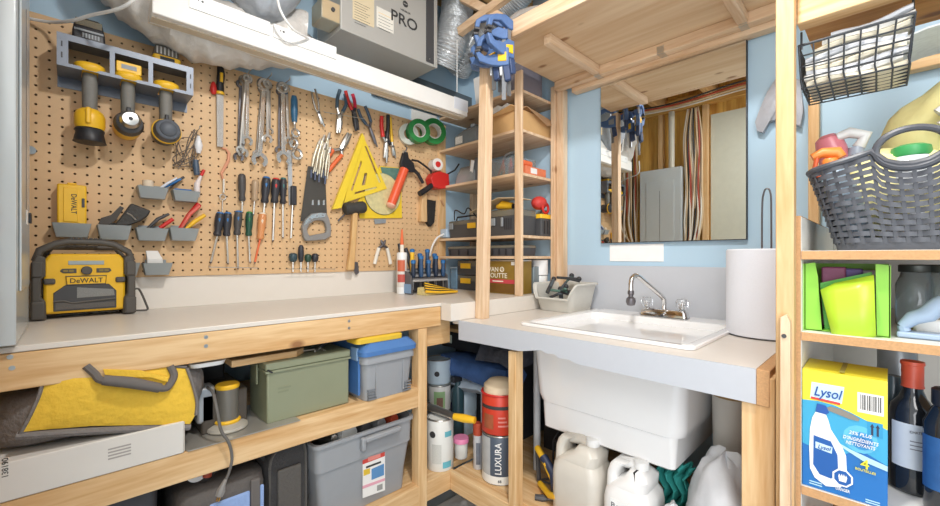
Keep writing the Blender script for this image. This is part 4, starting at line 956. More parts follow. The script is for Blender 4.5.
# ================= TOWER CONTENTS =================
TX1 = -6.65*.165; TY0 = 8.27*.165
S1, S2, S3, S4, S5 = SH      # shelf tops from high to low
def at_shelf(u, v, Y): return atY(u, v, Y)
def toolbox(ya, u0, u1, z, h, label, latch=True, dep=.14, lid=None, name='toolbox', b=None, body=DGREY):
    e = thing(name, label, 'toolbox', None)
    a = atY(u0, 230, ya); c = atY(u1, 230, ya); x0, x1 = a.x, c.x; x1 = min(x1, TX1-.004)
    z += .001
    obj('body', MB().loft([rrect(x0+.006, x1-.006, ya, ya+dep, .008, z), rrect(x0, x1, ya-.004, ya+dep, .008, z+h*.72), rrect(x0, x1, ya-.004, ya+dep, .008, z+h*.74)]), body, e)
    l = obj('lid', MB().loft([rrect(x0-.002, x1+.002, ya-.006, ya+dep, .008, z+h*.745), rrect(x0, x1, ya-.004, ya+dep, .010, z+h*.96), rrect(x0+.01, x1-.01, ya+.004, ya+dep-.01, .01, z+h)]), lid or mat('clear_lid', '6e6a60', .2), e)
    return e, x0, x1, z
YF = TY0+.012
e, a, b, z = toolbox(YF, 449, 481, S4, .085, 'black toolbox with yellow latch on the left of the toolbox shelf')
obj('latch', MB().obox(((a+b)/2+.055, YF-.006, z+.055), .055, .006, .026), YEL, e, bevel=.002)
obj('latch', MB().obox((a+.022, YF-.006, z+.058), .03, .006, .030), GREY, e, bevel=.002)
obj('handle', MB().tube([(a+.02, YF+.03, z+.078), (a+.03, YF+.03, z+.105), (b-.06, YF+.03, z+.108), (b-.05, YF+.03, z+.078)], .004, 8), BLACK, e)
solo('black_cable', MB().tube(bez([(a+.02, YF+.02, z+.09), (a+.03, YF+.015, z+.14), (a+.09, YF+.02, z+.118), (a+.12, YF+.02, z+.145), (a+.17, YF+.03, z+.095)], 5), .003, 6), BLACK, 'black cable looped on top of the left toolbox', 'cable')
e, a, b, z = toolbox(YF, 489, 517, S4, .115, 'clear lidded toolbox of bits between the two front posts')
obj('latch', MB().obox((a+.03, YF-.007, z+.062), .028, .008, .034), GREY, e, bevel=.003)
obj('latch', MB().obox((a+.085, YF-.007, z+.060), .012, .006, .04), GREY, e, bevel=.002)
for k in range(4): obj('stripe', MB().obox((a+.10+.012*k, YF-.0055, z+.05), .003, .002, .05), BLACK, e)
s = thing('cordless_sander', 'yellow power tool lying on the clear toolbox', 'power tool')
obj('body', MB().tube([(a+.01, YF+.05, z+.137), (a+.05, YF+.04, z+.142), (a+.10, YF+.05, z+.134)], [.012, .020, .014], 12), YEL, s, smooth=50)
obj('nose', MB().tube([(a+.10, YF+.05, z+.134), (a+.13, YF+.045, z+.128)], [.012, .007], 10), BLACK, s, smooth=50)
solo('thin_panel', MB().prism([(a-.10, YF+.01, S4+.125), (a-.02, YF+.0, S4+.158), (a+.05, YF+.005, S4+.178), (b+.01, YF+.02, S4+.166), (b+.01, YF+.12, S4+.166), (a+.05, YF+.12, S4+.178), (a-.10, YF+.12, S4+.125)][:4], (0, .10, 0)) if False else MB().loft([[Vector((x, y, zz)) for y, zz in ((YF, zz_), (YF+.10, zz_), (YF+.10, zz_+.003), (YF, zz_+.003))] for x, zz_ in ((a-.13, S4+.118), (a-.05, S4+.140), (a+.05, S4+.170), (b, S4+.160))]), mat('thin_board', 'cdb896', .6), 'thin pale curved board over the yellow tool', 'board')
# right side of that shelf, seen past the second post
e = thing('small_toolbox', 'small dark toolbox with yellow band beside the corner post', 'toolbox')
x1 = TX1-.004; y0, y1 = TY0+.16, TY0+.258; z = S4+.001
obj('body', MB().loft([rrect(x1-.15, x1, y0, y1, .006, z), rrect(x1-.15, x1, y0, y1, .006, z+.08)]), DGREY, e)
obj('lid', MB().loft([rrect(x1-.152, x1+.001, y0-.002, y1+.002, .006, z+.081), rrect(x1-.15, x1, y0, y1, .008, z+.10)]), YEL, e)
obj('handle', MB().tube([(x1-.02, y0+.02, z+.10), (x1-.02, y0+.03, z+.118), (x1-.02, y1-.03, z+.118), (x1-.02, y1-.02, z+.10)], .004, 8), BLACK, e)
for k in range(3): obj('rib', MB().box(x1, x1+.003, y0+.02+.025*k, y0+.027+.025*k, z+.01, z+.07), BLACK, e)
e = thing('red_bag', 'red bag of fittings lying on the small toolbox', 'bag')
obj('body', MB().ball((x1-.04, (y0+y1)/2-.01, z+.155), .035, .042, .032), mat('red_cloth', 'd0403a', .5, var=.35, scale=40, bump=.5), e)
obj('loop', MB().torus((x1-.015, (y0+y1)/2+.005, z+.130), .022, .006, (1, 0, 0)), RED, e)
# shelf 5: flat organisers
for (u0, u1, lab) in ((448, 481, 'flat dark parts organizer with clear lid at the left of the thin shelf gap'), (490, 517, 'flat dark parts organizer between the two posts')):
    e, a, b, z = toolbox(YF, u0, u1, S5, .048, lab, name='parts_organizer', body=mat('charcoal', '45454a', .5))
    for k in range(4): obj('divider', MB().obox((a+.02+(b-a-.04)*k/3, YF-.0045, z+.018), .006, .003, .026), BLACK, e)
# bench level: two organisers with yellow latches, coffee can, white roll
for k, (zz, lab) in enumerate(((BZ, 'lower black organizer with yellow latch standing on the bench'), (BZ+.0745, 'upper black organizer with yellow latch stacked on the other one'))):
    e = thing('parts_case', lab, 'case', 'stacked black organizers with yellow latches')
    ya = TY0+.055; a = atY(457, 280, ya).x; b = atY(479, 280, ya).x-.004; z = zz+.001
    obj('body', MB().loft([rrect(a, b, ya, ya+.16, .006, z), rrect(a, b, ya, ya+.16, .006, z+.045)]), DGREY, e)
    obj('lid', MB().loft([rrect(a, b, ya-.001, ya+.16, .006, z+.0455), rrect(a+.003, b-.003, ya+.002, ya+.157, .006, z+.071)]), mat('clear_lid', '6e6a60', .2), e)
    obj('latch', MB().obox(((a+b)/2-.01, ya-.004, z+.045), .070, .007, .026), YEL, e, bevel=.002)
e = thing('blue_container', 'translucent blue container left of the black organizers', 'container')
ya = TY0+.05; a = atY(450.5, 280, ya).x; b = atY(456.5, 280, ya).x
obj('body', MB().box(a, b, ya, ya+.12, BZ+.001, BZ+.105), mat('blue_clear', '6f8fa8', .25, var=.2), e, bevel=.004)
obj('lid', MB().box(a-.001, b+.001, ya-.002, ya+.122, BZ+.1055, BZ+.115), mat('blue_clear_lid', '9db3c2', .3), e, bevel=.002)
def coffee():
    e = thing('coffee_can', 'gold and brown square coffee tin standing behind the front post', 'tin')
    ya = TY0+.02; a = atY(480, 280, ya).x; b = atY(517, 280, ya).x; b = min(b, TX1-.008); z = BZ+.001; h = .155-.004; d = .11
    gold = mat('coffee_gold', '9a7c35', .4, .3, var=.3, scale=18)
    obj('body', MB().loft([rrect(a, b, ya, ya+d, .010, z), rrect(a, b, ya, ya+d, .010, z+h-.006)]), gold, e)
    obj('rim', MB().loft([rrect(a-.001, b+.001, ya-.001, ya+d+.001, .010, z+h-.0058), rrect(a-.001, b+.001, ya-.001, ya+d+.001, .010, z+h)]), STEEL, e)
    m = mat('label_brown', '74521f', .5, var=.2, scale=25); f = ya-.0008
    obj('brown_band', MB().box(a+.006, b-.006, f, ya-.0001, z+.004, z+.060), m, e)
    cr = mat('coffee_cream', 'f3ecd9', .5); cx = (a+b)/2
    text('VAN', (cx-.026, f, z+.108), (1, 0, 0), (0, 0, 1), .021, cr, e, width=.062)
    obj('emblem', MB().torus((cx+.026, f, z+.108), .0105, .0016, (0, 1, 0)), cr, e)
    text('3', (cx+.026, f-.0003, z+.108), (1, 0, 0), (0, 0, 1), .012, cr, e, name='emblem_mark')
    text('HOUTTE', (cx-.006, f, z+.081), (1, 0, 0), (0, 0, 1), .021, cr, e, width=.122)
    obj('red_banner', MB().box(a+.012, b-.010, f-.0006, f, z+.046, z+.064), mat('banner_red', 'c8464e', .5), e)
    obj('print_line', MB().box(cx-.030, cx+.034, f-.0010, f-.0006, z+.0525, z+.0575), cr, e)
    obj('price_tag', MB().box(b-.032, b-.012, f-.0006, f, z+.128, z+.143), PAPER, e)
    obj('tin_cup', MB().loft([rrect(b+.001-.03, b+.004, ya+d+.004, ya+d+.05, .004, z), rrect(b-.03, b+.004, ya+d+.004, ya+d+.05, .004, z+.12)]), mat('tin_side', '8d9aa0', .4, .5), e)
coffee()
e = thing('paper_roll', 'white paper roll and cup stacked by the corner post on the bench', 'roll')
c = Vector((TX1-.045, TY0+.205, BZ+.001))
obj('lower_roll', MB().lathe([(.006, 0), (.036, 0), (.036, .078), (.006, .078)], c, (0, 0, 1), 24), WHITE, e)
obj('core', MB().lathe([(.006, .0785), (.012, .0785), (.012, .080), (.006, .080)], c, (0, 0, 1), 16), GREY, e)
obj('upper_roll', MB().lathe([(.030, .080), (.038, .082), (.038, .150), (.030, .152)], c, (0, 0, 1), 24), mat('roll_white', 'f0efee', .7), e)
# shelf 3: clear bags and boxes of red things
z = S3+.001
CLR = mat('clear_bag', 'd3d8da', .2, var=.1, trans=.55)
e = thing('clear_bag', 'clear bag of red parts at the left of the middle shelf', 'bag')
a = atY(454, 180, YF).x; b = atY(473, 180, YF).x
obj('bag', MB().loft([rrect(a, b, YF, YF+.09, .012, z), rrect(a+.004, b-.002, YF+.008, YF+.08, .02, z+.05), rrect(a+.012, b-.012, YF+.03, YF+.06, .008, z+.085)]), CLR, e, smooth=60)
for k in range(4): obj('red_part', MB().ball((a+.018+.022*k, YF+.045, z+.022+.012*(k % 2)), .014, .02, .014), RED, e)
e = thing('parts_pouch', 'white and grey pouch leaning behind the front post on the middle shelf', 'pouch')
a = atY(471, 180, YF+.02).x; b = atY(481.5, 180, YF+.02).x
obj('pouch', MB().loft([rrect(a, b, YF+.015, YF+.07, .01, z), rrect(a, b+.01, YF+.02, YF+.065, .01, z+.08), rrect(a+.01, b+.0, YF+.035, YF+.05, .005, z+.118)]), mat('grey_pouch', '6c7076', .4, var=.2), e)
obj('white_stripe', MB().prism([(a+.0, YF+.010, z+.02), (a+.018, YF+.010, z+.02), (a+.030, YF+.014, z+.10), (a+.010, YF+.014, z+.108)], (0, -.003, 0)), WHITE, e)
e = thing('clear_box', 'clear open box of red tools between the posts on the middle shelf', 'box')
a = atY(491, 180, YF).x; b = min(atY(516, 180, YF).x, TX1-.008); t = .002
obj('tray', MB().box(a, b, YF, YF+.14, z, z+t).box(a, b, YF, YF+t, z+t, z+.075).box(a, b, YF+.138, YF+.14, z+t, z+.075).box(a, a+t, YF+t, YF+.138, z+t, z+.075).box(b-t, b, YF+t, YF+.138, z+t, z+.075), mat('clear_box', 'c9d2d6', .1, trans=.8, var=0), e)
random.seed(5)
for k in range(6):
    x = a+.016+k*(b-a-.03)/5
    solo('red_tool', MB().tube([(x, YF+.03+.015*(k % 3), z+.008), (x+.006*(-1)**k, YF+.05, z+.05), (x+.015*(-1)**k, YF+.055, z+.085)], [.005, .007, .004], 8), [RED, ORANGE, mat('pinkish', 'd98a80', .5)][k % 3],
         ['red', 'orange', 'pale pink'][k % 3]+[' handle at the left front', ' handle second from left', ' handle third from left', ' handle fourth from left', ' handle fifth from left', ' handle at the right'][k]+' of the clear box on the middle shelf', 'tool', smooth=50)
solo('grey_clamp', MB().tube(bez([(a+.02, YF+.07, z+.082), (a+.03, YF+.07, z+.106), (a+.07, YF+.07, z+.112), (a+.115, YF+.07, z+.102), (a+.125, YF+.07, z+.078)], 4), .008, 8), mat('clamp_grey', '84888c', .4, .4), 'grey curved clamp resting over the clear box', 'clamp')
e = thing('orange_box', 'orange and white box beside the corner post on the middle shelf', 'box')
x1 = TX1-.006
obj('box', MB().box(x1-.10, x1, TY0+.05, TY0+.20, z, z+.036), mat('orange_card', 'e07b52', .5, var=.25, scale=50), e, bevel=.002)
obj('label', MB().box(x1, x1+.001, TY0+.085, TY0+.13, z+.006, z+.030), PAPER, e)
solo('small_orange_roll', MB().cyl((x1-.03, TY0+.06, z+.052), (x1-.03, TY0+.12, z+.052), .015), ORANGE, 'small orange roll lying on the orange box', 'roll', bevel=.002)
# shelf 2: cardboard box, clear bottle, yellow can
z = S2+.001
def cbox():
    e = thing('cardboard_box', 'open brown cardboard box on the second shelf of the corner unit', 'box')
    a = atY(486, 130, YF+.01).x; b = TX1-.012; y0, y1 = YF+.005, YF+.235; h = .088; t = .003
    A = MB().box(a, b, y0, y1, z, z+t).box(a, b, y0, y0+t, z+t, z+h).box(a, b, y1-t, y1, z+t, z+h).box(a, a+t, y0+t, y1-t, z+t, z+h).box(b-t, b, y0+t, y1-t, z+t, z+h)
    obj('carton', A, CARD, e)
    obj('flap', MB().prism([(a, y0, z+h), (b, y0, z+h), (b-.02, y0-.035, z+h+.012), (a+.02, y0-.045, z+h-.022)], (0, .001, .003)), CARD, e)
    obj('flap', MB().prism([(b, y0, z+h), (b, y1, z+h), (b+.020, y1-.02, z+h-.03), (b+.026, (y0+y1)/2+.05, z+h-.045), (b+.015, y0+.03, z+h+.012)], (-.001, 0, .003)), mat('cardboard_pale', 'c9a27a', .8), e)
    obj('flap', MB().prism([(a, y0, z+h), (a, y1, z+h), (a-.045, y1-.02, z+h-.025), (a-.055, y0+.02, z+h-.035)], (.001, 0, .003)), CARD, e)
cbox()
for k, (u, v, lab) in enumerate(((497, 112, 'left of the two white papers sticking out of the cardboard box'), (506, 110, 'right of the two white papers sticking out of the cardboard box'))):
    q = atY(u, v, YF+.04)
    solo('paper_sheet', MB().prism([q+Vector((-.022, 0, -.045)), q+Vector((.022, .01, -.045)), q+Vector((.026, .01, .018)), q+Vector((.006, 0, .030)), q+Vector((-.028, 0, .022))], (0, .002, 0)), PAPER, lab, 'paper', 'papers in the cardboard box')
e = thing('clear_jug', 'clear plastic jug with a printed label at the left of the second shelf', 'jug')
a = atY(453, 140, YF).x; b = atY(477, 140, YF).x
obj('jug', MB().loft([rrect(a, b, YF, YF+.10, .02, z), rrect(a, b, YF, YF+.10, .02, z+.05), rrect(a+.03, b-.02, YF+.02, YF+.08, .02, z+.075), rrect(a+.07, b-.035, YF+.035, YF+.065, .01, z+.092)]), mat('smoky_clear', 'a7adb0', .15, trans=.5, var=.15), e, smooth=50)
obj('label', MB().box(a+.02, a+.07, YF-.002, YF-.0005, z+.010, z+.045), mat('jug_label', 'd9d4cc', .5, var=.3, scale=150), e)
obj('cap', MB().lathe([(.016, 0), (.016, .014), (.012, .016)], ((a+b)/2+.012, YF+.05, z+.0905), (0, 0, 1), 14), GREY, e)
solo('yellow_can', MB().lathe([(.022, 0), (.024, .003), (.024, .068), (.018, .072)], (b+.028, YF+.03, z), (0, 0, 1), 20), mat('can_yellow', 'e3c43a', .35), 'yellow can half hidden by the front post on the second shelf', 'can')
# top shelf: white sign, dark grey tool case
z = S1+.001
e = thing('white_package', 'white printed package standing on the top shelf behind the clamps', 'package')
a = atY(471.5, 80, YF-.03).x; b = atY(484, 80, YF-.03).x
obj('package', MB().loft([[Vector((x, y, zz)) for x, y in ((a+dx, YF+.0), (b+dx, YF+.0), (b+dx, YF+.03), (a+dx, YF+.03))] for dx, zz in ((0, z), (-.018, z+.13))]), PAPER, e)
obj('blue_strip', MB().loft([[Vector((x, y, zz)) for x, y in ((b-.022+dx, YF-.002), (b-.004+dx, YF-.002), (b-.004+dx, YF-.0005), (b-.022+dx, YF-.0005))] for dx, zz in ((0, z+.006), (-.017, z+.125))]), mat('faded_blue', '8ea3bf', .5, var=.2, scale=200), e)
e = thing('grey_case', 'dark grey case with pale front between the posts on the top shelf', 'case')
a = atY(497, 80, YF).x; b = TX1-.005
obj('case_body', MB().box(a+.012, b, YF+.01, YF+.16, z, z+.125), mat('case_mauve', '76717a', .5), e, bevel=.006)
obj('front_plate', MB().box(a+.012, a+.075, YF+.004, YF+.0095, z+.008, z+.118), mat('case_pale', 'b9b6ba', .5), e, bevel=.003)
obj('slot', MB().box(a+.030, a+.040, YF+.003, YF+.0042, z+.03, z+.095), DGREY, e)
# ================= CLAMPS =================
CLX = -6.45*.165
def clamp(u, vt, vb, Y, label, k):
    e = thing('bar_clamp', label, 'clamp', 'blue bar clamps on the overhead shelf edge')
    t = atY(u, vt, Y); b = atY(u, vb, Y); a = 1 if k % 2 else -1; th = .4*(k-2)
    an = math.radians((-165, -120, -150, 175, -100)[k]); d = Vector((math.cos(an), math.sin(an), 0))
    obj('bar', MB().obox((t+b)/2, .014, .006, (t-b).length, ax=d, az=t-b), mat('bar_steel', '8d9298', .35, .7), e)
    n_ = Vector((-d.y, d.x, 0))
    def plate(o, pts, th): return MB().prism([o+d*a_+Vector((0, 0, c_))-n_*th/2 for a_, c_ in pts], n_*th)
    obj('fixed_jaw', plate(t, [(-.014, .012), (.02, .024), (.062, .014), (.092, -.008), (.096, -.034), (.080, -.034), (.074, -.012), (.04, -.002), (.004, -.020), (-.014, -.020)], .017), NAVY, e, bevel=.003)
    m = t.lerp(b, .36)
    obj('sliding_jaw', plate(m, [(-.018, .032), (.012, .032), (.030, .014), (.068, .012), (.086, .030), (.100, .028), (.088, -.004), (.044, -.024), (.014, -.030), (-.018, -.030)], .019), NAVY, e, bevel=.003)
    obj('handle_grip', plate(m, [(-.020, -.0305), (.004, -.0305), (-.004, -.085), (-.026, -.080)], .020), mat('clamp_dark', '38496c', .5), e, bevel=.004)
    obj('trigger', plate(m, [(.006, -.031), (.016, -.031), (.014, -.062), (.006, -.060)], .010), mat('clamp_trigger', 'c9ccd0', .4), e, bevel=.002)
    obj('badge', plate(m, [(-.010, .016), (.020, .010), (.020, -.014), (-.010, -.016)], .0245), YEL if k % 2 == 0 else GREY, e, bevel=.002)
    obj('jaw_pad', MB().obox(t+d*.088+Vector((0, 0, -.039)), .020, .022, .009, ax=d, az=(0, 0, 1)), DGREY, e, bevel=.002)
    obj('jaw_pad', MB().obox(m+d*.093+Vector((0, 0, .034)), .020, .022, .009, ax=d, az=(0, 0, 1)), DGREY, e, bevel=.002)
clamp(494, 40, 90, 1.08, 'blue bar clamp with yellow badge at the front left of the bunch', 0)
clamp(500, 22, 92, 1.12, 'blue bar clamp second from left of the bunch', 1)
clamp(504, 34, 100, 1.08, 'blue bar clamp in the middle of the bunch with yellow badge', 2)
clamp(488, 44, 92, 1.13, 'blue bar clamp furthest back on the left of the bunch', 3)
clamp(509, 24, 96, 1.10, 'rightmost blue bar clamp of the bunch with yellow badge', 4)
# ================= OVERHEAD =================
BEZ = CZ+4.0*.165
def beam():
    e = thing('white_beam', 'long white painted beam running over the pegboard', 'beam')
    Xb, Xf = -8.85*.165, -8.42*.165; y0, y1 = .02, 8.12*.165; y0 = atX(152, 10, Xf).y
    obj('beam', MB().box(Xb, Xf, y0, y1, BEZ, BEZ+.072), mat('white_paint', 'f1efea', .5, var=.03), e, bevel=.003)
    for (ya, yb) in ((atX(189, 10, Xf).y, atX(270, 10, Xf).y), (atX(273, 10, Xf).y, atX(336, 10, Xf).y)):
        s = obj('rail_plate', MB().box(Xf+.0005, Xf+.004, ya, yb, BEZ+.048, BEZ+.092), mat('plate_white', 'f6f6f4', .25), e, bevel=.001)
        for dy in (.022, .032): obj('slot_hole', MB().cyl((Xf+.004, ya+dy, BEZ+.076), (Xf+.0046, ya+dy, BEZ+.076), .0034 if dy > .03 else .002, 10), DGREY, s)
    obj('soffit_strip', MB().box(Xb+.018, Xf-.02, y0+.002, y1-.002, BEZ-.0035, BEZ-.0003), mat('beam_cream', 'd9cbb4', .6), e)  # darker cream strip along the underside of the beam
    obj('tape_patch', MB().box(Xb, Xf+.0012, y1-.085, y1+.0012, BEZ+.02, BEZ+.0735), mat('grey_tape', 'dfe3ea', .4), e)
    obj('end_strip', MB().box(Xb-.004, Xb-.0005, y0, y1, BEZ, BEZ+.03), mat('beam_cream', 'd9cbb4', .6), e)
beam()
def duct():
    random.seed(21)
    e = None
    pts = []
    for u, zb in ((60, .87), (95, .735), (120, .685), (150, .648), (185, .622), (215, .618), (245, .635), (270, .66), (300, .70)):
        q = atX(u, 100, -1.50); pts.append(Vector((-1.525, q.y, CZ+zb+.105)))
    path = bez(pts, 6); R = .10; A = MB(); n = 26; rings = []
    for i, p in enumerate(path):
        ring = []
        for k in range(n):
            t = 2*math.pi*k/n; r = R*(1+.05*math.sin(5*t+i*.9)+.035*math.sin(i*1.7+3*t)+random.uniform(-.03, .03))
            ring.append(p+Vector((math.cos(t)*r*1.0, 0, math.sin(t)*r)))
        rings.append(ring)
    A.loft(rings)
    solo('wrapped_duct', A, mat('duct_wrap', 'd8d4ce', .35, .1, var=.15, scale=25, bump=.6), 'thick crumpled plastic wrapped duct sagging behind the white beam', 'duct', smooth=50)
    A = MB(); pts = bez([atX(218, -62, -1.43), atX(238, -25, -1.43), atX(262, -4, -1.43), atX(284, -6, -1.43), atX(304, -28, -1.43)], 6); rings = []
    for i, p in enumerate(pts):
        rings.append([p+Vector((math.cos(2*math.pi*k/24), 0, math.sin(2*math.pi*k/24)))*(.085*(1+.05*math.sin(i*1.3+k)+random.uniform(-.03, .03))) for k in range(24)])
    solo('grey_duct', A.loft(rings), mat('duct_grey', 'b4bac2', .35, .2, var=.15, scale=25, bump=.6), 'grey foil wrapped duct above the white beam beside the grey unit', 'duct', smooth=50)
    solo('pale_cable', MB().tube(bez([atX(276, -14, -1.32), atX(279, 6, -1.32), atX(285, 19, -1.32), atX(294, 30, -1.33), atX(304, 36, -1.36), atX(312, 42, -1.41)], 5), .004, 8), WHITE, 'white cable hanging in front of the grey wrapped duct', 'cable')
duct()
def unit():
    e = thing('ventilation_unit', 'grey metal air exchanger cabinet hung from the ceiling joists', 'ventilation unit')
    zb = CZ+5.0*.165; Xf = -8.40*.165; Xb = -9.6*.165; y0 = 4.24*.165; y1 = 6.95*.165; zt = 2.36
    mm = mat('unit_grey', 'b9b7b1', .4, .15, var=.03)
    obj('cabinet', MB().box(Xb, Xf, y0, y1, zb, zt), mm, e, bevel=.003)
    ya = atX(426, 20, Xf).y; yb = atX(433.5, 20, Xf).y
    obj('side_strip', MB().box(Xf, Xf+.003, ya, yb, zb+.012, zt-.01), DGREY, e)
    obj('edge_frame', MB().box(Xf, Xf+.006, yb, y1+.001, zb-.001, zt-.01), mm, e, bevel=.001)
    def quad(u0, v0, u1, v1, t=.0012): 
        p = atX(u0, v0, Xf); q = atX(u1, v1, Xf); return MB().box(Xf, Xf+t, p.y, q.y, q.z, p.z)
    obj('info_label', quad(352.5, -14, 374, 28), mat('label_cream', 'd9c9a8', .5, var=.06, scale=200), e)
    obj('info_label', quad(376.5, 6, 393.5, 34), mat('label_paper', 'e7e3d8', .5), e)
    ink = mat('ink', '3a3a3a', .6)
    for k in range(9):
        p = atX(354.5, 1+k*2.6, Xf+.0012); q = atX(370-(k % 3)*2, 1+k*2.6, Xf+.0012)
        obj('print_line', MB().box(Xf+.0012, Xf+.0016, p.y, q.y, p.z-.0012, p.z), ink, e)
    for k in range(6):
        p = atX(378.5, 12+k*3.1, Xf+.0012); q = atX(393-(k % 2)*3, 12+k*3.1, Xf+.0012)
        obj('print_line', MB().box(Xf+.0012, Xf+.0016, p.y, q.y, p.z-.0012, p.z), ink if k else YEL, e)
    c = atX(404.5, 20.5, Xf+.0018)
    text('PRO', c, (0, 1, 0), (0, 0, 1), .044, ink, e, width=.128)
    c = atX(405.5, 11.5, Xf+.0005); text('VENMAR', c, (0, 1, 0), (0, 0, 1), .008, ink, e, width=.05)
    c = atX(405.5, 4, Xf+.0012); obj('emblem', MB().cyl(c-Vector((.001, 0, 0)), c, .013, 20), ink, e)
    obj('emblem_bar', MB().box(c.x, c.x+.0005, c.y-.010, c.y+.010, c.z-.0015, c.z+.0015), mm, e)
    q = atX(429.5, 59, Xf+.003); obj('latch_screw', MB().cyl(q, q+Vector((.002, 0, 0)), .003, 10), STEEL, e)
    # junction box on the left side
    p = atY(320, 25, y0)
    obj('junction_box', MB().box(Xf-.085, Xf-.002, y0-.07, y0-.0005, zb+.015, zb+.085), mat('galv', 'c2bca8', .4, .5), e, bevel=.002)
    obj('box_plate', MB().box(Xf-.0015, Xf+.0, y0-.068, y0-.004, zb+.017, zb+.083), mat('galv_tan', 'cdb894', .45, .3), e)
    obj('box_knob', MB().cyl((Xf, y0-.030, zb+.055), (Xf+.006, y0-.030, zb+.055), .007, 12), DGREY, e)
unit()
def flex(name, pts, R, label, m=SILV, pitch=.011, n=24, cat='duct', depth=.08):
    path = bez(pts, 10); L = [0]
    for a, b in zip(path, path[1:]): L.append(L[-1]+(b-a).length)
    m_ = max(8, int(L[-1]/pitch*2)); P2 = []
    for i in range(m_+1):
        s = L[-1]*i/m_; j = max(k for k in range(len(L)) if L[k] <= s+1e-9); j = min(j, len(L)-2); t = (s-L[j])/max(L[j+1]-L[j], 1e-9); P2.append(path[j].lerp(path[j+1], t))
    rs = [R*(1-depth*(i % 2)+random.uniform(-.02, .02)*(depth > .05)) for i in range(len(P2))]
    return solo(name, MB().tube(P2, rs, n), m, label, cat, smooth=20)
flex('flexible_duct', [atX(458, -30, -1.44), atX(458, 0, -1.44), atX(455, 25, -1.44), atX(450, 45, -1.45), atX(443, 66, -1.50)], .078, 'silver flexible duct running down the right side of the grey unit')
flex('flexible_duct', [atY(458, 70, 1.50), atY(466, 54, 1.48), atY(478, 38, 1.46), atY(494, 20, 1.44), atY(512, 0, 1.44), atY(530, -22, 1.44)], .07, 'silver flexible duct curving up behind the blue clamps')
flex('vacuum_hose', bez([atY(505, 50, 1.26), atY(507, 30, 1.26), atY(517, 17, 1.28), atY(533, 11, 1.30), atY(545, 10, 1.34), atY(556, 13, 1.38)], 1), .018, 'ribbed grey vacuum hose arching over the overhead shelf', mat('hose_grey', 'a8a29c', .4), .006, 14, 'hose', .05)
e = thing('shop_vacuum', 'grey rounded vacuum canister standing on the overhead shelf', 'vacuum')
z = OZ+.019; q = Vector((-.94, 1.45, z))
obj('canister', MB().lathe([(.06, 0), (.085, .01), (.09, .09), (.085, .15), (.06, .17)], q, (0, 0, 1), 26), mat('vac_blue_grey', '8c93a5', .4), e)
obj('lid', MB().lathe([(.09, .0), (.092, .012), (.07, .04), (.03, .05)], q+Vector((0, 0, .171)), (0, 0, 1), 26), mat('vac_dark', '59617a', .4), e)
solo('green_bag', MB().ball((-.76, 1.25, z+.05), .09, .06, .048), mat('lime', 'a9d236', .5, var=.2, bump=.5, scale=40), 'lime green bag on the overhead shelf', 'bag')
solo('dark_board', MB().box(-1.645, -1.625, .98, 1.60, 1.80, 1.95), mat('slate_board', '5c6870', .6, var=.45, scale=5), 'dark slate coloured board on the wall behind the end of the white beam', 'board')
solo('wall_patch', MB().box(PX+.0005, PX+.006, atX(411, 115, PX).y, atX(436, 115, PX).y, 1.66, 1.795), mat('patch_white', 'e9e8e4', .6), 'white square panel on the wall above the green tape rolls', 'panel')
solo('bead_chain', MB().tube([atX(457, 30, -1.38), atX(457, 92, -1.38)], .0022, 6), WHITE, 'thin white pull chain hanging between the ducts', 'chain')
# cross bracing seen between the joists
for k, (a, b) in enumerate(((atX(470, 2, -1.30), atX(493, 14, -1.20)), (atX(468, 26, -1.32), atX(510, -6, -1.10)))):
    solo('joist_bracing', MB().obox((a+b)/2, (b-a).length+.10, .03, .035, ax=b-a, az=(0, 0, 1)), PALE['x'], ['short pale pine brace crossing above the silver ducts', 'longer pine brace rising to the right above the silver ducts'][k], 'brace', bevel=.001)
q = atX(292, 33, -1.52)
solo('crumpled_wrap', MB().loft([[atX(u, v, -1.52)+Vector((math.cos(t*.6283)*r*.5, 0, math.sin(t*.6283)*r*(1+.15*math.sin(3*t)))) for t in range(10)] for u, v, r in ((252, 24, .02), (262, 27, .045), (275, 29, .05), (290, 36, .045), (305, 42, .04), (318, 47, .02))]), mat('clear_wrap', 'b4b2b2', .3, .3, var=.3, scale=35, bump=.8), 'crumpled silver wrap bulging above the white beam under the grey duct', 'wrap', smooth=50)
# ================= UNDER THE BENCH =================
BXF = BX
def longbox():
    e = thing('long_carton', 'long low white carton lying under the yellow tool bag', 'box')
    X1 = BX+.002; y1 = atX(184, 440, X1).y; y0 = -.10; z = Z1+.001; h = .072
    obj('carton', MB().box(X1-.26, X1, y0, y1, z, z+h), mat('carton_white', 'ddd9d3', .7, var=.05, scale=12), e, bevel=.002)
    obj('flap_edge', MB().box(X1-.258, X1+.0006, y1-.0004, y1+.0012, z+.004, z+h-.002), mat('carton_edge', 'cfc8bd', .7), e)
    q = atX(5, 468, X1)
    text('138190', q, (0, 0, 1), (0, -1, 0), .008, mat('ink', '3a3a3a', .6), e, width=.034)
    for k in range(4):
        a = atX(108, 449+k*3.2, X1); b = atX(131, 449+k*3.2-6, X1)
        obj('print_line', MB().prism([a, Vector((X1, b.y, a.z)), Vector((X1, b.y, a.z-.003)), Vector((X1, a.y, a.z-.003))], (.0005, 0, 0)), mat('ink_pale', 'a9a4a0', .7), e)
    return z+h
zc = longbox()
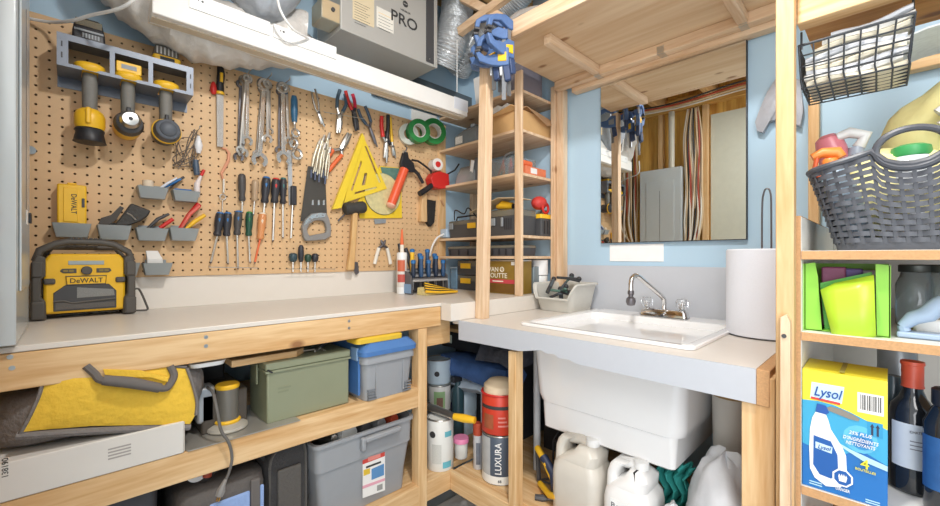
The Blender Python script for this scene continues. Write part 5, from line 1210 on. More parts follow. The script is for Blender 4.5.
def toolbag():
    e = thing('tool_bag', 'yellow and grey canvas tool bag lying on the white carton', 'bag')
    gm = mat('bag_grey', '7b7674', .8, bump=.4, scale=120); ym = mat('bag_yellow', 'efc33f', .75, bump=.4, scale=60, var=.08)
    z = zc+.001; X = BX-.010
    # body: loft of soft sections along Y
    def sec(y, xf, zt, dz=0, zb=0):
        n = 20; out = []; xb = X-.22; cx = (xf+xb)/2; a = (xf-xb)/2; c = (zt+z+zb)/2; b = (zt-z-zb)/2
        for k in range(n):
            t = 2*math.pi*k/n; ct, st = math.cos(t), math.sin(t)
            out.append(Vector((cx+a*abs(ct)**.55*(1 if ct > 0 else -1), y+.006*math.sin(3*t), c+b*abs(st)**.6*(1 if st > 0 else -1))))
        return out
    ys = [atX(u, 400, X).y for u in (-22, -8, 30, 46, 100, 150, 188, 192, 204, 209)]
    top = .812
    secs = [sec(ys[0], X-.08, z+.06), sec(ys[1], X-.035, z+.105), sec(ys[2], X-.006, z+.118), sec(ys[4], X, z+.120), sec(ys[5], X, z+.122), sec(ys[6], X-.004, z+.120), sec(ys[8], X-.03, z+.110), sec(ys[9], X-.07, z+.07)]
    obj('body', MB().loft(secs), gm, e, smooth=60)
    # yellow front panel hugging the body
    f = lambda u, v, o=.004: atX(u, v, X+o)
    outline = [(43, 375), (60, 371), (90, 370), (125, 366), (165, 367), (187, 369), (192, 385), (196, 400), (197, 412), (190, 424), (150, 425), (90, 426), (40, 430), (22, 432), (35, 405)]
    front = [f(u, v) for u, v in outline]; cen = f(115, 398, .012)
    n = len(front); A = MB(); mid = [p.lerp(cen, .35)+Vector((.006, 0, 0)) for p in front]
    back = [p+Vector((-.02, 0, 0)) for p in front]
    A.add(front+mid+back+[cen], [(k, (k+1) % n, n+(k+1) % n, n+k) for k in range(n)]+[(n+k, n+(k+1) % n, 3*n) for k in range(n)]+[(2*n+k, 2*n+(k+1) % n, (k+1) % n, k) for k in range(n)])
    obj('front_panel', A, ym, e, smooth=60)
    obj('bottom_binding', MB().tube([f(16, 436, .000), f(60, 433, .002), f(130, 429, .002), f(190, 427, .0)], .0075, 8), gm, e)
    obj('side_binding', MB().tube(bez([f(43, 373, .006), f(40, 392, .006), f(30, 415, .006), f(20, 434, .003)], 4), .0035, 6), gm, e)
    obj('side_binding', MB().tube(bez([f(187, 368, .006), f(193, 385, .007), f(197, 402, .007), f(196, 415, .006)], 4), .0035, 6), gm, e)
    obj('top_binding', MB().tube(bez([f(43, 372.5, .004), f(90, 368.5, .004), f(125, 364.5, .004), f(187, 367, .004)], 4), .003, 6), gm, e)
    st = mat('strap_grey', '6b6663', .8)
    obj('handle', MB().tube(bez([f(86, 366, .008), f(95, 374, .014), (f(101, 380, .02)), f(120, 381.5, .028), f(145, 385, .028), f(164, 388.5, .024), f(170, 384, .018), f(174, 375, .012), f(170, 366, .008)], 5), .0075, 8), st, e)
    obj('handle_wrap', MB().tube([f(103, 380, .026), f(130, 382.5, .031), f(160, 388, .026)], [.010, .0115, .010], 10), st, e)
    # yellow strap piece over the handle
    obj('yellow_flap', MB().prism([f(103, 369, .010), f(140, 370, .012), (f(168, 377, .014)), f(168, 382, .014), f(150, 377, .014), f(106, 377, .012)], (.003, 0, 0)), ym, e)
toolbag()
solo('metal_sheet', MB().prism([atZ(u, v, Z1+.0015) for u, v in ((190, 428), (240, 411), (298, 424), (187, 457.5))][:0] or [Vector((BX-.22, atX(196, 440, BX-.02).y-.10, Z1+.001)), Vector((BX-.22, atX(296, 425, BX-.02).y, Z1+.001)), Vector((BX+.003, atX(300, 422, BX).y, Z1+.001)), Vector((BX+.003, atX(188, 450, BX).y, Z1+.001))], (0, 0, .002)), mat('sheet_metal', 'b5b1a9', .35, .5, var=.1, scale=20), 'thin grey metal sheet lying on the shelf under the round sander', 'sheet')
def sander():
    e = thing('orbital_sander', 'round based power tool with grey barrel and yellow rings under the bench', 'power tool')
    q = atZ(226, 424, Z1); q = Vector((BX-.075, atX(228, 420, BX-.07).y, Z1+.004))
    obj('base_plate', MB().lathe([(.045, 0), (.048, .004), (.046, .010), (.036, .016), (.028, .018)], q, (0, 0, 1), 28), mat('base_clear', 'bdb8ac', .3, .2), e)
    obj('lower_ring', MB().lathe([(.030, .018), (.031, .022), (.029, .026)], q, (0, 0, 1), 24), YEL, e)
    obj('barrel', MB().lathe([(.026, .026), (.026, .105)], q, (0, 0, 1), 24), mat('barrel_grey', '77746d', .4, .3), e)
    obj('top_ring', MB().lathe([(.027, .105), (.028, .108), (.028, .113), (.025, .116)], q, (0, 0, 1), 24), YEL, e)
    obj('motor_block', MB().obox(q+Vector((-.02, -.048, .072)), .05, .040, .09), mat('silver_body', 'b9bcbf', .35, .5), e, bevel=.006)
    c = thing('mains_lead', 'grey power cord with a plug hanging over the shelf edge from the round tool', 'cord')
    X = BX+.012
    obj('cable', MB().tube(bez([q+Vector((.0, -.045, .115)), atX(213, 393, X-.03), atX(217, 410, X), atX(221, 430, X+.004), atX(229, 443, X+.006), atX(232, 458, X+.006), atX(229, 472, X+.006), atX(225, 481, X+.006)], 5), .0035, 8), mat('cord_grey', '6a6764', .5), c)
    obj('plug', MB().tube([atX(226, 479, X+.006), atX(223, 485, X+.006), atX(221, 491, X+.006), atX(219, 496, X+.006)], [.004, .006, .010, .009], 8), mat('plug_grey', '8c8986', .5), c)
    obj('prong', MB().tube([atX(218.5, 496, X+.002), atX(216.5, 501, X+.002)], .0018, 6), mat('brass', 'c79a48', .3, .8), c)
    obj('prong', MB().tube([atX(220.5, 496.5, X+.010), atX(218.5, 501.5, X+.010)], .0018, 6), mat('brass', 'c79a48', .3, .8), c)
sander()
def ammo():
    e = thing('ammo_can', 'olive green metal ammunition can under the bench', 'can')
    X1 = BX-.030; y0 = atX(267, 400, X1).y; y1 = atX(349, 400, X1).y; z = Z1+.001; X0 = X1-.145
    m = mat('olive', '8f947a', .45, .1, var=.05, scale=14)
    h = .142
    obj('body', MB().box(X0, X1, y0, y1, z, z+h), m, e, bevel=.004)
    l = obj('lid', MB().box(X0-.003, X1+.003, y0-.004, y1+.004, z+h+.0005, z+h+.022), m, e, bevel=.004)
    obj('lid_lip', MB().box(X0-.004, X1+.0045, y0-.005, y1+.0045, z+h-.006, z+h+.0), m, l, bevel=.001)
    obj('handle', MB().tube([(X1-.03, y0+.07, z+h+.023), (X1-.05, y0+.075, z+h+.028), (X1-.05, y0+.17, z+h+.028), (X1-.03, y0+.175, z+h+.023)], .003, 8), STEEL, l)
    obj('latch', MB().box(X0+.05, X0+.09, y0-.010, y0-.0045, z+h-.045, z+h+.010), m, e, bevel=.002)
    obj('clasp', MB().tube([(X1-.012, y0-.003, z+h+.004), (X1+.005, y0+.002, z+h+.004), (X1+.006, y0+.012, z+h-.004)], .0022, 6), BLACK, e)
    for r in range(2): obj('stamp_line', MB().box(X1, X1+.0006, y0+.028, y0+.062-.006*r, z+.088-.010*r, z+.093-.010*r), mat('olive_stamp', '848a70', .5), e)
ammo()
def tote(name, label, y0, y1, X1, depth, z, h, m, lidm=None, logo=False, open_=False):
    e = thing(name, label, 'storage bin'); k = .015; t = .003
    R = lambda i, zz, r=.02: rrect(X1-depth+i, X1-i, y0+i, y1-i, r, zz, 4)
    if open_:
        rings = [R(k+.006, z), R(.012, z+h*.62), R(.010, z+h*.64), R(.002, z+h*.66), R(0, z+h-.012), R(-.006, z+h-.010), R(-.006, z+h), R(t, z+h), R(.006, z+h*.66), R(k+.01, z+t)]
    else:
        rings = [R(k, z), R(.006, z+h*.78), R(.0, z+h*.80), R(.0, z+h*.90), R(.004, z+h)]
    n = len(rings[0]); vs = [p for r in rings for p in r]; fs = [tuple(range(n))[::-1]]
    for i in range(len(rings)-1):
        for j in range(n): fs.append((i*n+j, i*n+(j+1) % n, (i+1)*n+(j+1) % n, (i+1)*n+j))
    fs.append(tuple((len(rings)-1)*n+j for j in range(n)))
    obj('tub', MB().add(vs, fs), m, e, bevel=0)
    return e
TG = mat('tote_grey', '9a9da1', .45, var=.03)
def blue_tote():
    X1 = BX+.014; y0 = atX(364, 380, X1).y; y1 = atX(418, 380, X1).y-.008; z = Z1+.001
    h = .146
    e = tote('storage_tote', 'grey storage tote with blue lid at the right end of the bench shelf', y0, y1, X1, .30, z, h, TG)
    l = obj('lid', MB().loft([rrect(X1-.305, X1+.005, y0-.005, y1+.005, .02, z+h-.004), rrect(X1-.306, X1+.006, y0-.006, y1+.006, .02, z+h+.010), rrect(X1-.30, X1+.0, y0, y1, .02, z+h+.018), rrect(X1-.285, X1-.015, y0+.015, y1-.015, .02, z+h+.034)]), mat('lid_blue', '4a78b4', .4), e)
    for yy in (y0+.045, y1-.05):
        obj('panel_rib', MB().box(X1-.013, X1-.004, yy, yy+.004, z+.012, z+h*.76), TG, e, bevel=.001)
    for yy in (y0+.02, y1-.045):
        for k in range(4): obj('corner_rib', MB().box(X1-.016, X1-.0085, yy, yy+.03, z+.004+k*.009, z+.008+k*.009), mat('tote_dark', '7d8084', .5), e)
    obj('side_latch', MB().obox((X1-.05, y0-.004, z+h), .04, .008, .04), mat('pale_blue', '7fa0c4', .5), e, bevel=.002)
    obj('blue_corner', MB().box(X1-.12, X1-.03, y0-.003, y0+.004, z+.02, z+h-.01), mat('lid_blue', '4a78b4', .4), e)
    zt = z+h+.0345
    s = thing('yellow_case', 'yellow plastic case lying on the blue tote lid', 'case')
    ya = atX(356, 340, X1-.02).y; yb = atX(402, 340, X1-.02).y
    obj('case', MB().loft([rrect(X1-.09, X1-.012, ya, yb, .014, zt), rrect(X1-.09, X1-.010, ya, yb, .014, zt+.014), rrect(X1-.085, X1-.018, ya+.008, yb-.008, .012, zt+.020)]), mat('case_yellow', 'e4bf3e', .4), s)
blue_tote()
# odds and ends behind on the same shelf
zz = Z1+.001
solo('dark_tool_case', MB().box(-1.50, -1.34, .10, .32, zz, zz+.15), mat('case_black', '2c2a28', .6), 'dark case at the back of the shelf behind the round sander', 'case', bevel=.006)
e = thing('wood_offcut', 'flat pine offcut with cut corner lying across the olive green can', 'offcut')
zo = Z1+.001+.142+.0225
obj('board', MB().prism([(BX-.045, atX(231, 350, BX-.05).y, zo), (BX-.045, atX(296, 350, BX-.05).y, zo), (BX-.075, atX(303, 350, BX-.08).y, zo), (BX-.13, atX(303, 350, BX-.08).y, zo), (BX-.13, atX(231, 350, BX-.05).y, zo)], (0, 0, .018)), PINE['y'], e, bevel=.002)
solo('white_plate', MB().loft([rrect(BX-.12, BX-.012, atX(190, 355, BX-.02).y, atX(225, 355, BX-.02).y, .02, .812-.010, 5), rrect(BX-.12, BX-.010, atX(188, 355, BX-.02).y, atX(227, 355, BX-.02).y, .02, .812, 5)]), WHITE, 'white plastic tray tucked under the bench top above the tool bag', 'tray')
solo('brown_box', MB().box(-1.40, -1.20, .235, .34, zz+.04 if False else zz, zz+.10), mat('tool_brown', '4b443c', .6, var=.3), 'dark brown box behind the round sander', 'box', bevel=.004)
e = thing('pry_bar', 'thin steel bar lying on the lid of the olive green can', 'bar')
obj('rod', MB().tube([(BX-.06, .52, zo+.004), (BX-.15, .60, zo+.006)], .004, 8), STEEL, e)
solo('blue_cloth', MB().ball((BX-.20, .60, zo+.014), .05, .05, .014, M=None), mat('cloth_blue', '3f6592', .8, var=.4, scale=30, bump=.5), 'dark blue cloth on the back of the green can', 'cloth')
# ---- lower shelf ----
z = Z2+.001
def lower():
    X1 = BX-.01; y0 = atX(316, 460, X1).y; y1 = atX(414, 460, X1).y-.004
    h = .245
    e = tote('storage_tote', 'open grey storage tote with a red and blue product label on the lower shelf', y0, y1, X1, .33, z, h, TG, open_=True)
    rm = TG
    # hand grip
    ya = atX(363, 440, X1).y; yb = atX(398, 432, X1).y; zt = z+h
    obj('hand_grip', MB().box(X1+.003, X1+.022, ya, yb, zt-.030, zt-.014), rm, e, bevel=.005)
    obj('hand_grip_side', MB().box(X1+.0, X1+.018, ya-.012, ya+.004, zt-.055, zt-.014), rm, e, bevel=.005)
    Xl = X1-.009
    def q(u, v, o=0): return atX(u, v, Xl+o)
    lab = [(362.5, 457.5), (384.8, 450), (384.8, 490), (362.5, 498)]
    d = (.0015, 0, 0)
    L_ = obj('product_label', MB().prism([q(u, v) for u, v in lab], d), PAPER, e)
    INK_ = mat('ink', '3a3a3a', .6)
    def patch(pts, c, nm='label_patch'): obj(nm, MB().prism([q(u, v, .0016 if nm == 'label_patch' else .0021) for u, v in pts], (.0004, 0, 0)), c, L_)
    patch([(362.5, 457.5), (384.8, 450), (384.8, 456), (362.5, 464.5)], mat('label_red2', 'c9473d', .5))
    patch([(368, 457.2), (380.5, 453.5), (380.5, 457), (368, 461.5)], mat('label_rose', 'e08a80', .5), 'logo_block')
    patch([(371.5, 469), (384, 463.5), (384, 475), (371.5, 480)], mat('label_blue', '5c8fc0', .5))
    patch([(363.5, 470), (370, 468), (370, 473.5), (363.5, 476)], mat('label_yellow', 'e0bd3c', .5))
    patch([(362.5, 486), (384.8, 478), (384.8, 480.5), (362.5, 489)], mat('label_pink', 'e3a6b4', .5))
    patch([(377, 485.5), (382.5, 483.5), (382.5, 489), (377, 491)], mat('label_code', '9b9b98', .5))
    patch([(366, 466.5), (381, 461), (381, 462.8), (366, 468.5)], INK_, 'print_line')
    # things inside
    zt2 = z+.17
    for k, (dy, c, lb, r) in enumerate(((.05, STEEL, 'steel tube end sticking out of the open grey tote', .012), (.10, mat('bag_white', 'cfd0ce', .6), 'crumpled pale bag at the front of the open grey tote', .03), (.16, DGREY, 'dark hose end in the open grey tote', .02), (.215, mat('tube_grey', '8d8f90', .5), 'grey tube lying across the open grey tote', .018), (.265, mat('brick_red', 'b5482c', .5), 'orange red handle at the right end of the open grey tote', .018))):
        solo('tote_item' if k < 0 else ['steel_tube', 'plastic_bag', 'hose_end', 'grey_tube', 'orange_tool'][k], MB().tube([(X1-.22, y0+dy-.02, zt2), (X1-.12, y0+dy, zt2+.045), (X1-.03, y0+dy+.02, zt2+.068)], [r, r*1.1, r], 10), c, lb, ['tube', 'bag', 'hose', 'tube', 'handle'][k], smooth=60)
    solo('tote_filling', MB().loft([rrect(X1-.30, X1-.03, y0+.03, y1-.03, .02, z+.006), rrect(X1-.30, X1-.02, y0+.025, y1-.025, .02, z+.14)]), mat('dark_fill', '4d4844', .8, var=.4, scale=30), 'dark folded tarp filling the bottom of the open grey tote', 'tarp')
    # black soft case
    e = thing('black_case', 'black fabric case with rounded corners leaning beside the open grey tote', 'case')
    yc = atX(290, 470, X1).y; yd = atX(316, 470, X1).y
    def arch(x, y0_, y1_, zt_, r=.05):
        out = [Vector((x, y0_, z)), Vector((x, y1_, z))]
        for k in range(6):
            a = math.radians(90*k/5); out.append(Vector((x, y1_-r*.35+r*.35*math.cos(a), zt_-r+r*math.sin(a))))
        for k in range(6):
            a = math.radians(90+90*k/5); out.append(Vector((x, y0_+r+r*math.cos(a), zt_-r+r*math.sin(a))))
        return out
    bf = mat('black_fabric', '5a5652', .75, bump=.4, scale=150); dk = mat('fabric_black', '3c3a3a', .75, bump=.4, scale=150)
    zt = CZ-.50
    obj('case_body', MB().loft([arch(X1-.30, yc-.07, yd-.02, zt, .06), arch(X1-.05, yc-.05, yd-.012, zt-.01, .06), arch(X1-.035, yc-.04, yd-.016, zt-.02, .05)]), dk, e)
    obj('front_pocket', MB().box(X1-.036, X1-.026, yc-.022, yd-.030, z+.02, zt-.085), bf, e, bevel=.004)
    obj('piping', MB().tube([p+Vector((.001, 0, 0)) for p in arch(X1-.035, yc-.041, yd-.015, zt-.02, .05)], .004, 6, closed=True), bf, e)
    obj('zip_strip', MB().tube([(X1-.20, yc-.045, zt-.01), (X1-.06, yc-.04, zt-.022)], .004, 6), bf, e)
    # grey and blue bag
    e = thing('blue_bag', 'grey tool bag with pale blue front panels on the lower shelf', 'bag')
    ya = atX(180, 495, X1).y; yb = yc-.058
    zt = atX(230, 487, X1).z+.004
    gb = mat('bag_dark', '5f5a57', .75, bump=.3, scale=120); bl = mat('bag_blue', '93aede', .7, bump=.3, scale=60)
    obj('body', MB().loft([rrect(X1-.26, X1-.02, ya, yb, .03, z), rrect(X1-.27, X1-.01, ya-.005, yb+.003, .035, zt-.03), rrect(X1-.26, X1-.02, ya, yb, .03, zt-.004), rrect(X1-.23, X1-.05, ya+.02, yb-.02, .03, zt+.004)]), gb, e, smooth=60)
    yk = atX(256, 495, X1).y
    obj('blue_panel', MB().box(X1-.012, X1-.004, ya+.06, yk-.012, z+.02, zt-.034), bl, e, bevel=.004)
    obj('blue_panel', MB().box(X1-.012, X1-.004, yk+.012, yb-.006, z+.02, zt-.030), bl, e, bevel=.004)
    obj('strap', MB().box(X1-.012, X1-.001, yk-.011, yk+.011, z+.004, zt-.008), mat('strap_grey', '6b6663', .8), e, bevel=.003)
    obj('handle', MB().tube(bez([(X1-.06, ya+.05, zt-.004), (X1-.05, ya+.08, zt+.028), (X1-.05, yk-.02, zt+.042), (X1-.05, yk+.02, zt+.034), (X1-.06, yk+.05, zt-.004)], 5), .008, 8), mat('handle_black', '2e2c2b', .7), e)
    # paper roll, red handle, left bin, dark box
    solo('poster_roll', MB().lathe([(.014, 0), (.022, 0), (.022, .20), (.014, .20)], atX(197, 473, X1-.05), (-1, .0, .0), 20), mat('roll_white', 'f0efee', .7), 'end of a white paper roll above the blue bag', 'roll')
    solo('red_tool', MB().tube([atX(207, 477, X1-.045), atX(210, 462, X1-.05)], .010, 8), mat('brick_red', 'b5482c', .5), 'red tool handle beside the white paper roll', 'handle')
    e = thing('charcoal_bin', 'charcoal plastic bin with grey rim on the lower shelf, cut by the photo bottom', 'bin')
    yq = atX(100, 495, X1-.04).y; yr = atX(156, 495, X1-.04).y; zr = atX(130, 494, X1-.04).z
    obj('tub', MB().loft([rrect(X1-.26, X1-.04, yq, yr, .02, z), rrect(X1-.27, X1-.03, yq-.004, yr+.004, .02, zr)]), mat('charcoal', '45454a', .5), e)
    obj('rim', MB().tube([p+Vector((0, 0, .003)) for p in rrect(X1-.27, X1-.03, yq-.004, yr+.004, .02, zr)], .006, 6, closed=True), mat('bag_grey', '7b7674', .8), e)
    obj('handle_tape', MB().box(X1-.2, X1-.19, yq+.01, yr-.01, zr, zr+.008), GREY, e)
    solo('black_storage_box', MB().box(-1.60, -1.42, .10, .72, z, z+.24), mat('box_black', '1f1e20', .7), 'big black box filling the back of the lower shelf', 'box', bevel=.006)
lower()
# ================= CORNER STORE =================
def can(u, v, r, h, Y, body, label, zb=None, name='paint_can', rim=True):
    e = thing(name, label, 'can'); c = atY(u, v, Y); c.z = zb if zb is not None else Z2+.001
    obj('body', MB().lathe([(r*.98, 0), (r, .002), (r, h-.002), (r*.98, h)], c, (0, 0, 1), 28), body, e)
    if rim:
        obj('rim', MB().torus(c+Vector((0, 0, h)), r*.97, .0028, n=28, k=6), STEEL, e)
        obj('lid', MB().lathe([(.001, 0), (r*.8, 0), (r*.86, .002), (r*.9, .0)], c+Vector((0, 0, h-.001)), (0, 0, 1), 28), ST2, e)
    return e, c
def toward(c, ang=0):
    """unit vector from c to the room, turned by ang"""
    d = Vector((-c.x, -c.y, 0)).normalized(); return Matrix.Rotation(ang, 3, 'Z')@d
def decal(e, c, r, z0, z1, a0, a1, m, name='label', n=8):
    """curved label on a round thing"""
    d = toward(c); A = MB(); b0 = math.atan2(d.y, d.x); vs = []
    for zz_ in (z0, z1):
        for k in range(n+1):
            t = b0+a0+(a1-a0)*k/n; vs.append(c+Vector((math.cos(t)*(r+.0008), math.sin(t)*(r+.0008), zz_)))
    A.add(vs, [(k, k+1, n+2+k, n+1+k) for k in range(n)]); return obj(name, A, m, e)
INK = mat('ink', '3a3a3a', .6)
CW = mat('can_white', 'e8e8e2', .4, var=.04)
e, c = can(440, 470, .051, .185, 1.0, CW, 'white paint can at the front left of the corner shelf'); r = .051
decal(e, c, r, .012, .035, .2, .9, mat('can_aqua', '69b6c4', .5)); decal(e, c, r, .125, .145, .35, .95, mat('can_aqua', '69b6c4', .5))
decal(e, c, r, .030, .100, -.6, .1, mat('can_text_grey', 'cfcfc8', .5, var=.15, scale=250), 'printed_text')
d = toward(c, -.55); q = c+d*(r+.0005)+Vector((0, 0, .135)); obj('round_badge', MB().cyl(q, q+d*.001, .012, 16), INK, e)
zl = Z2+.001+.188
s = thing('hand_drill', 'steel and yellow tool lying across the white paint can', 'tool')
q0 = atY(428, 415, .995); q1 = atY(454, 419, 1.0); q2 = atY(475, 421, 1.03)
zq = zl+.018
q0.z = q1.z = q2.z = zq
obj('steel_head', MB().tube([q0, q0.lerp(q1, .3), q1], [.013, .016, .012], 12), ST2, s, smooth=50)
obj('yellow_grip', MB().tube([q1, q1.lerp(q2, .5), q2], [.012, .015, .012], 12), YEL, s, smooth=50)
obj('knob', MB().ball(q0, .016), mat('dark_bronze', '5a5248', .4, .5), s)
e, c = can(439.5, 440, .048, .106, 1.14, CW, 'white and green can behind the lying tool', zb=Z2+.001+.135, name='green_label_can')
solo('can_riser', MB().lathe([(.048, 0), (.05, .004), (.05, .128), (.048, .134)], Vector((c.x, c.y, Z2+.001)), (0, 0, 1), 24), mat('can_steel', 'a8a6a0', .35, .6), 'dull steel can under the green labelled can', 'can')
decal(e, c, .048, .01, .085, -.5, .5, mat('can_green', '9fc48e', .5, var=.2, scale=40)); decal(e, c, .0485, .02, .06, -.25, .3, mat('can_brownlabel', '8a6a5c', .5, var=.4, scale=60), 'picture_label')
e, c = can(438.5, 400, .054, .100, 1.15, mat('can_paleblue', 'c9dbe6', .4), 'pale blue paint can on top of the green labelled can', zb=Z2+.001+.2455, name='paint_can')
d = toward(c, -.12); q = c+d*.0545+Vector((0, 0, .045)); obj('round_badge', MB().cyl(q, q+d*.001, .011, 16), INK, e)
e = thing('pink_jar', 'small white jar with a bright pink lid', 'jar')
c = atY(461, 475, 1.10); c.z = Z2+.001
obj('body', MB().lathe([(.022, 0), (.025, .003), (.027, .058), (.027, .060)], c, (0, 0, 1), 22), CW, e)
obj('lid', MB().lathe([(.029, .0605), (.031, .062), (.031, .076), (.029, .079)], c, (0, 0, 1), 22), mat('pink', 'f08fb8', .4), e)
e = thing('detergent_jug', 'pale blue jug with white cap and purple label behind the pink lidded jar', 'jug')
c = atY(463, 470, 1.28); c.z = Z2+.001
obj('body', MB().loft([rrect(c.x-.055, c.x+.055, c.y-.04, c.y+.04, .02, c.z), rrect(c.x-.06, c.x+.06, c.y-.045, c.y+.045, .025, c.z+.16), rrect(c.x-.045, c.x+.045, c.y-.035, c.y+.035, .02, c.z+.19), rrect(c.x-.02, c.x+.02, c.y-.02, c.y+.02, .01, c.z+.205)]), mat('jug_pale', 'c7dbe8', .3), e, smooth=50)
obj('cap', MB().lathe([(.021, .206), (.022, .21), (.020, .245), (.012, .248)], c, (0, 0, 1), 18), WHITE, e)
obj('purple_label', MB().box(c.x-.05, c.x+.05, c.y-.0475, c.y-.0462, c.z+.03, c.z+.13), mat('purple_label', '6b6fa0', .5, var=.5, scale=50), e)
e = thing('sealant_tube', 'grey sealant tube with red top standing beside the big dark can', 'tube')
c = atY(478, 462, 1.09); c.z = Z2+.001
obj('tube', MB().lathe([(.017, 0), (.018, .002), (.018, .125)], c, (0, 0, 1), 18), mat('tube_greyred', 'c4c4c6', .4), e)
obj('red_band', MB().lathe([(.0185, .125), (.0185, .165), (.015, .168)], c, (0, 0, 1), 18), mat('brick_red', 'b5482c', .5), e)
decal(e, c, .018, .02, .10, -.4, .5, mat('tube_label_dark', '6a6e78', .5, var=.4, scale=60))
def luxura():
    e, c = can(500, 470, .064, .165, 1.105, mat('luxura_dark', '4f5a68', .4), 'dark blue grey LUXURA paint can with white base band on the corner shelf')
    r = .064
    decal(e, c, r, .002, .030, -1.5, 1.5, CW, 'white_band', 16); decal(e, c, r, .03, .16, -1.4, -.55, mat('can_palegrey', 'b7b9b9', .45, var=.15, scale=30), 'grey_panel')
    # vertical word, bottom to top, as letters round the can
    d = toward(c, -.10); side = Vector((-d.y, d.x, 0)); p = c+d*(r+.0015)+Vector((0, 0, .092))
    text('LUXURA', p, (0, 0, 1), -side, .022, WHITE, e, width=.108)
    p = c+toward(c, -.02)*(r+.0015)+Vector((0, 0, .015)); text('68', p, Vector((-toward(c, -.02).y, toward(c, -.02).x, 0)), (0, 0, 1), .009, INK, e)
    z0 = Z2+.001+.166
    e, c2 = can(500, 470, .066, .135, 1.108, mat('can_red', 'd2402a', .4), 'bright red paint can with beige lid stacked on the dark can', zb=z0+.004, rim=False, name='red_can')
    decal(e, c2, .066, .088, .100, -1.2, 1.2, INK, 'black_band', 12); decal(e, c2, .066, .02, .07, -.95, -.35, mat('flame_brown', 'a45a3a', .5, var=.3, scale=40), 'picture_label')
    for k in range(3): decal(e, c2, .0662, .03+.014*k, .036+.014*k, -.1, .45-.08*k, mat('label_rose', 'e08a80', .5), 'printed_text')
    obj('rim', MB().torus(c2+Vector((0, 0, .135)), .065, .004, n=28, k=6), RED, e)
    obj('lid', MB().lathe([(.060, .137), (.058, .160), (.040, .176), (.02, .181)], c2, (0, 0, 1), 26), mat('beige_lid', 'e2cfb0', .5), e)
luxura()
e = thing('black_parcel', 'black box with brown cardboard top and white label high in the corner store', 'box')
c = atY(464, 350, 1.28); z0 = Z2+.001
zt = .735
obj('box', MB().box(-1.47, -1.19, 1.25, 1.42, zt-.085, zt-.012), mat('parcel_black', '242528', .5, var=.3), e, bevel=.002)
obj('box_top', MB().box(-1.472, -1.188, 1.248, 1.422, zt-.0118, zt+.004), CARD, e, bevel=.002)
obj('white_label', MB().box(-1.455, -1.400, 1.2488, 1.2499, zt-.065, zt-.028), mat('label_mint', 'd3dccb', .5), e)
solo('dark_filler', MB().box(-1.48, -1.10, 1.345, 1.60, z0, zt-.087), mat('filler_dark', '35383c', .7, var=.3), 'dark filler block added at the back of the corner, carrying the black parcel', 'crate', bevel=.003)  # added to darken the back of the corner; also carries the parcel
solo('blue_sack', MB().loft([[Vector((x, y+.012*math.sin(6*t), zz_+.010*math.sin(4*t+x*20))) for t, (y, zz_) in enumerate(((1.17, .585), (1.19, .625), (1.28, .64), (1.325, .60), (1.30, .55), (1.20, .55)))] for x in (-1.40, -1.28, -1.14, -1.02)]), mat('sack_blue', '48689e', .5, var=.45, scale=16, bump=.5), 'crumpled blue plastic sack above the detergent jug', 'sack', smooth=60)
solo('white_sack', MB().loft([[Vector((x, y, zz_+.010*math.sin(5*t+x*30))) for t, (y, zz_) in enumerate(((1.19, .515), (1.22, .54), (1.30, .545), (1.32, .53), (1.30, .49), (1.22, .49)))] for x in (-1.36, -1.28, -1.18, -1.10)]), mat('sack_white', 'c9d6e2', .5, var=.25, scale=20, bump=.5), 'white and blue folded bag under the blue sack', 'bag', smooth=60)
solo('dark_cloth_pile', MB().loft([[Vector((x, y, zz_+.012*math.sin(5*t+x*40))) for t, (y, zz_) in enumerate(((1.16, .66), (1.19, .70), (1.30, .71), (1.33, .68), (1.30, .65), (1.20, .648)))] for x in (-1.16, -1.10, -1.03, -.98)]), mat('camo_dark', '4d505a', .8, var=.7, scale=40, bump=.6), 'dark mottled cloth pile above the blue sack by the counter leg', 'cloth', smooth=60)
e = thing('spray_bottle', 'teal black spray bottle between the white cans and the red can', 'bottle')
c = atY(458, 420, 1.20); c.z = Z2+.001
obj('bottle', MB().lathe([(.024, 0), (.026, .01), (.026, .20), (.014, .235), (.012, .25)], c, (0, 0, 1), 18), mat('bottle_teal', '36535c', .35), e)
obj('sprayer', MB().obox(c+Vector((0, -.01, .262)), .022, .05, .026), BLACK, e, bevel=.003)
solo('cardboard_sleeve', MB().box(-1.07, -1.05, 1.10, 1.2, Z2+.001, Z2+.30), mat('sleeve_grey', 'aeb4ba', .6, var=.3), 'grey printed sleeve standing behind the sealant tube', 'sleeve', bevel=.001)
# ================= UNDER THE SINK =================
z = Z2+.001
solo('white_pipe', MB().cyl((-.915, 1.24, z), (-.915, 1.24, .78), .013, 18), mat('pipe_grey', 'c9ccce', .4), 'vertical white pipe just right of the counter leg', 'pipe')
e = thing('wire_rack', 'black wire rack leaning left of the translucent jug', 'rack')
a = atY(530, 440, 1.25); b = atY(552, 405, 1.25)
for k in range(9):
    x = -.80+.018*k; obj('wire', MB().tube([(x-.03, 1.22, .42), (x, 1.27, .50), (x+.02, 1.30, .56)], .0016, 6), BLACK, e)
for t in (0, .5, 1): obj('rail', MB().tube([(-.83+.045*t, 1.22+.08*t, .42+.14*t), (-.66+.045*t, 1.22+.08*t, .42+.14*t)], .0035, 6), BLACK, e)
obj('stand', MB().tube([(-.83, 1.22, .42), (-.83, 1.22, z), (-.66, 1.22, z), (-.66, 1.22, .42)], .0035, 6), BLACK, e)
e = thing('yellow_tool', 'yellow and black clamp tool on the shelf left of the translucent jug', 'tool')
obj('arm', MB().tube([(-0.835, 1.150, z+.012), (-0.755, 1.090, z+.03), (-0.715, 1.070, z+.05)], .010, 10), YEL, e)
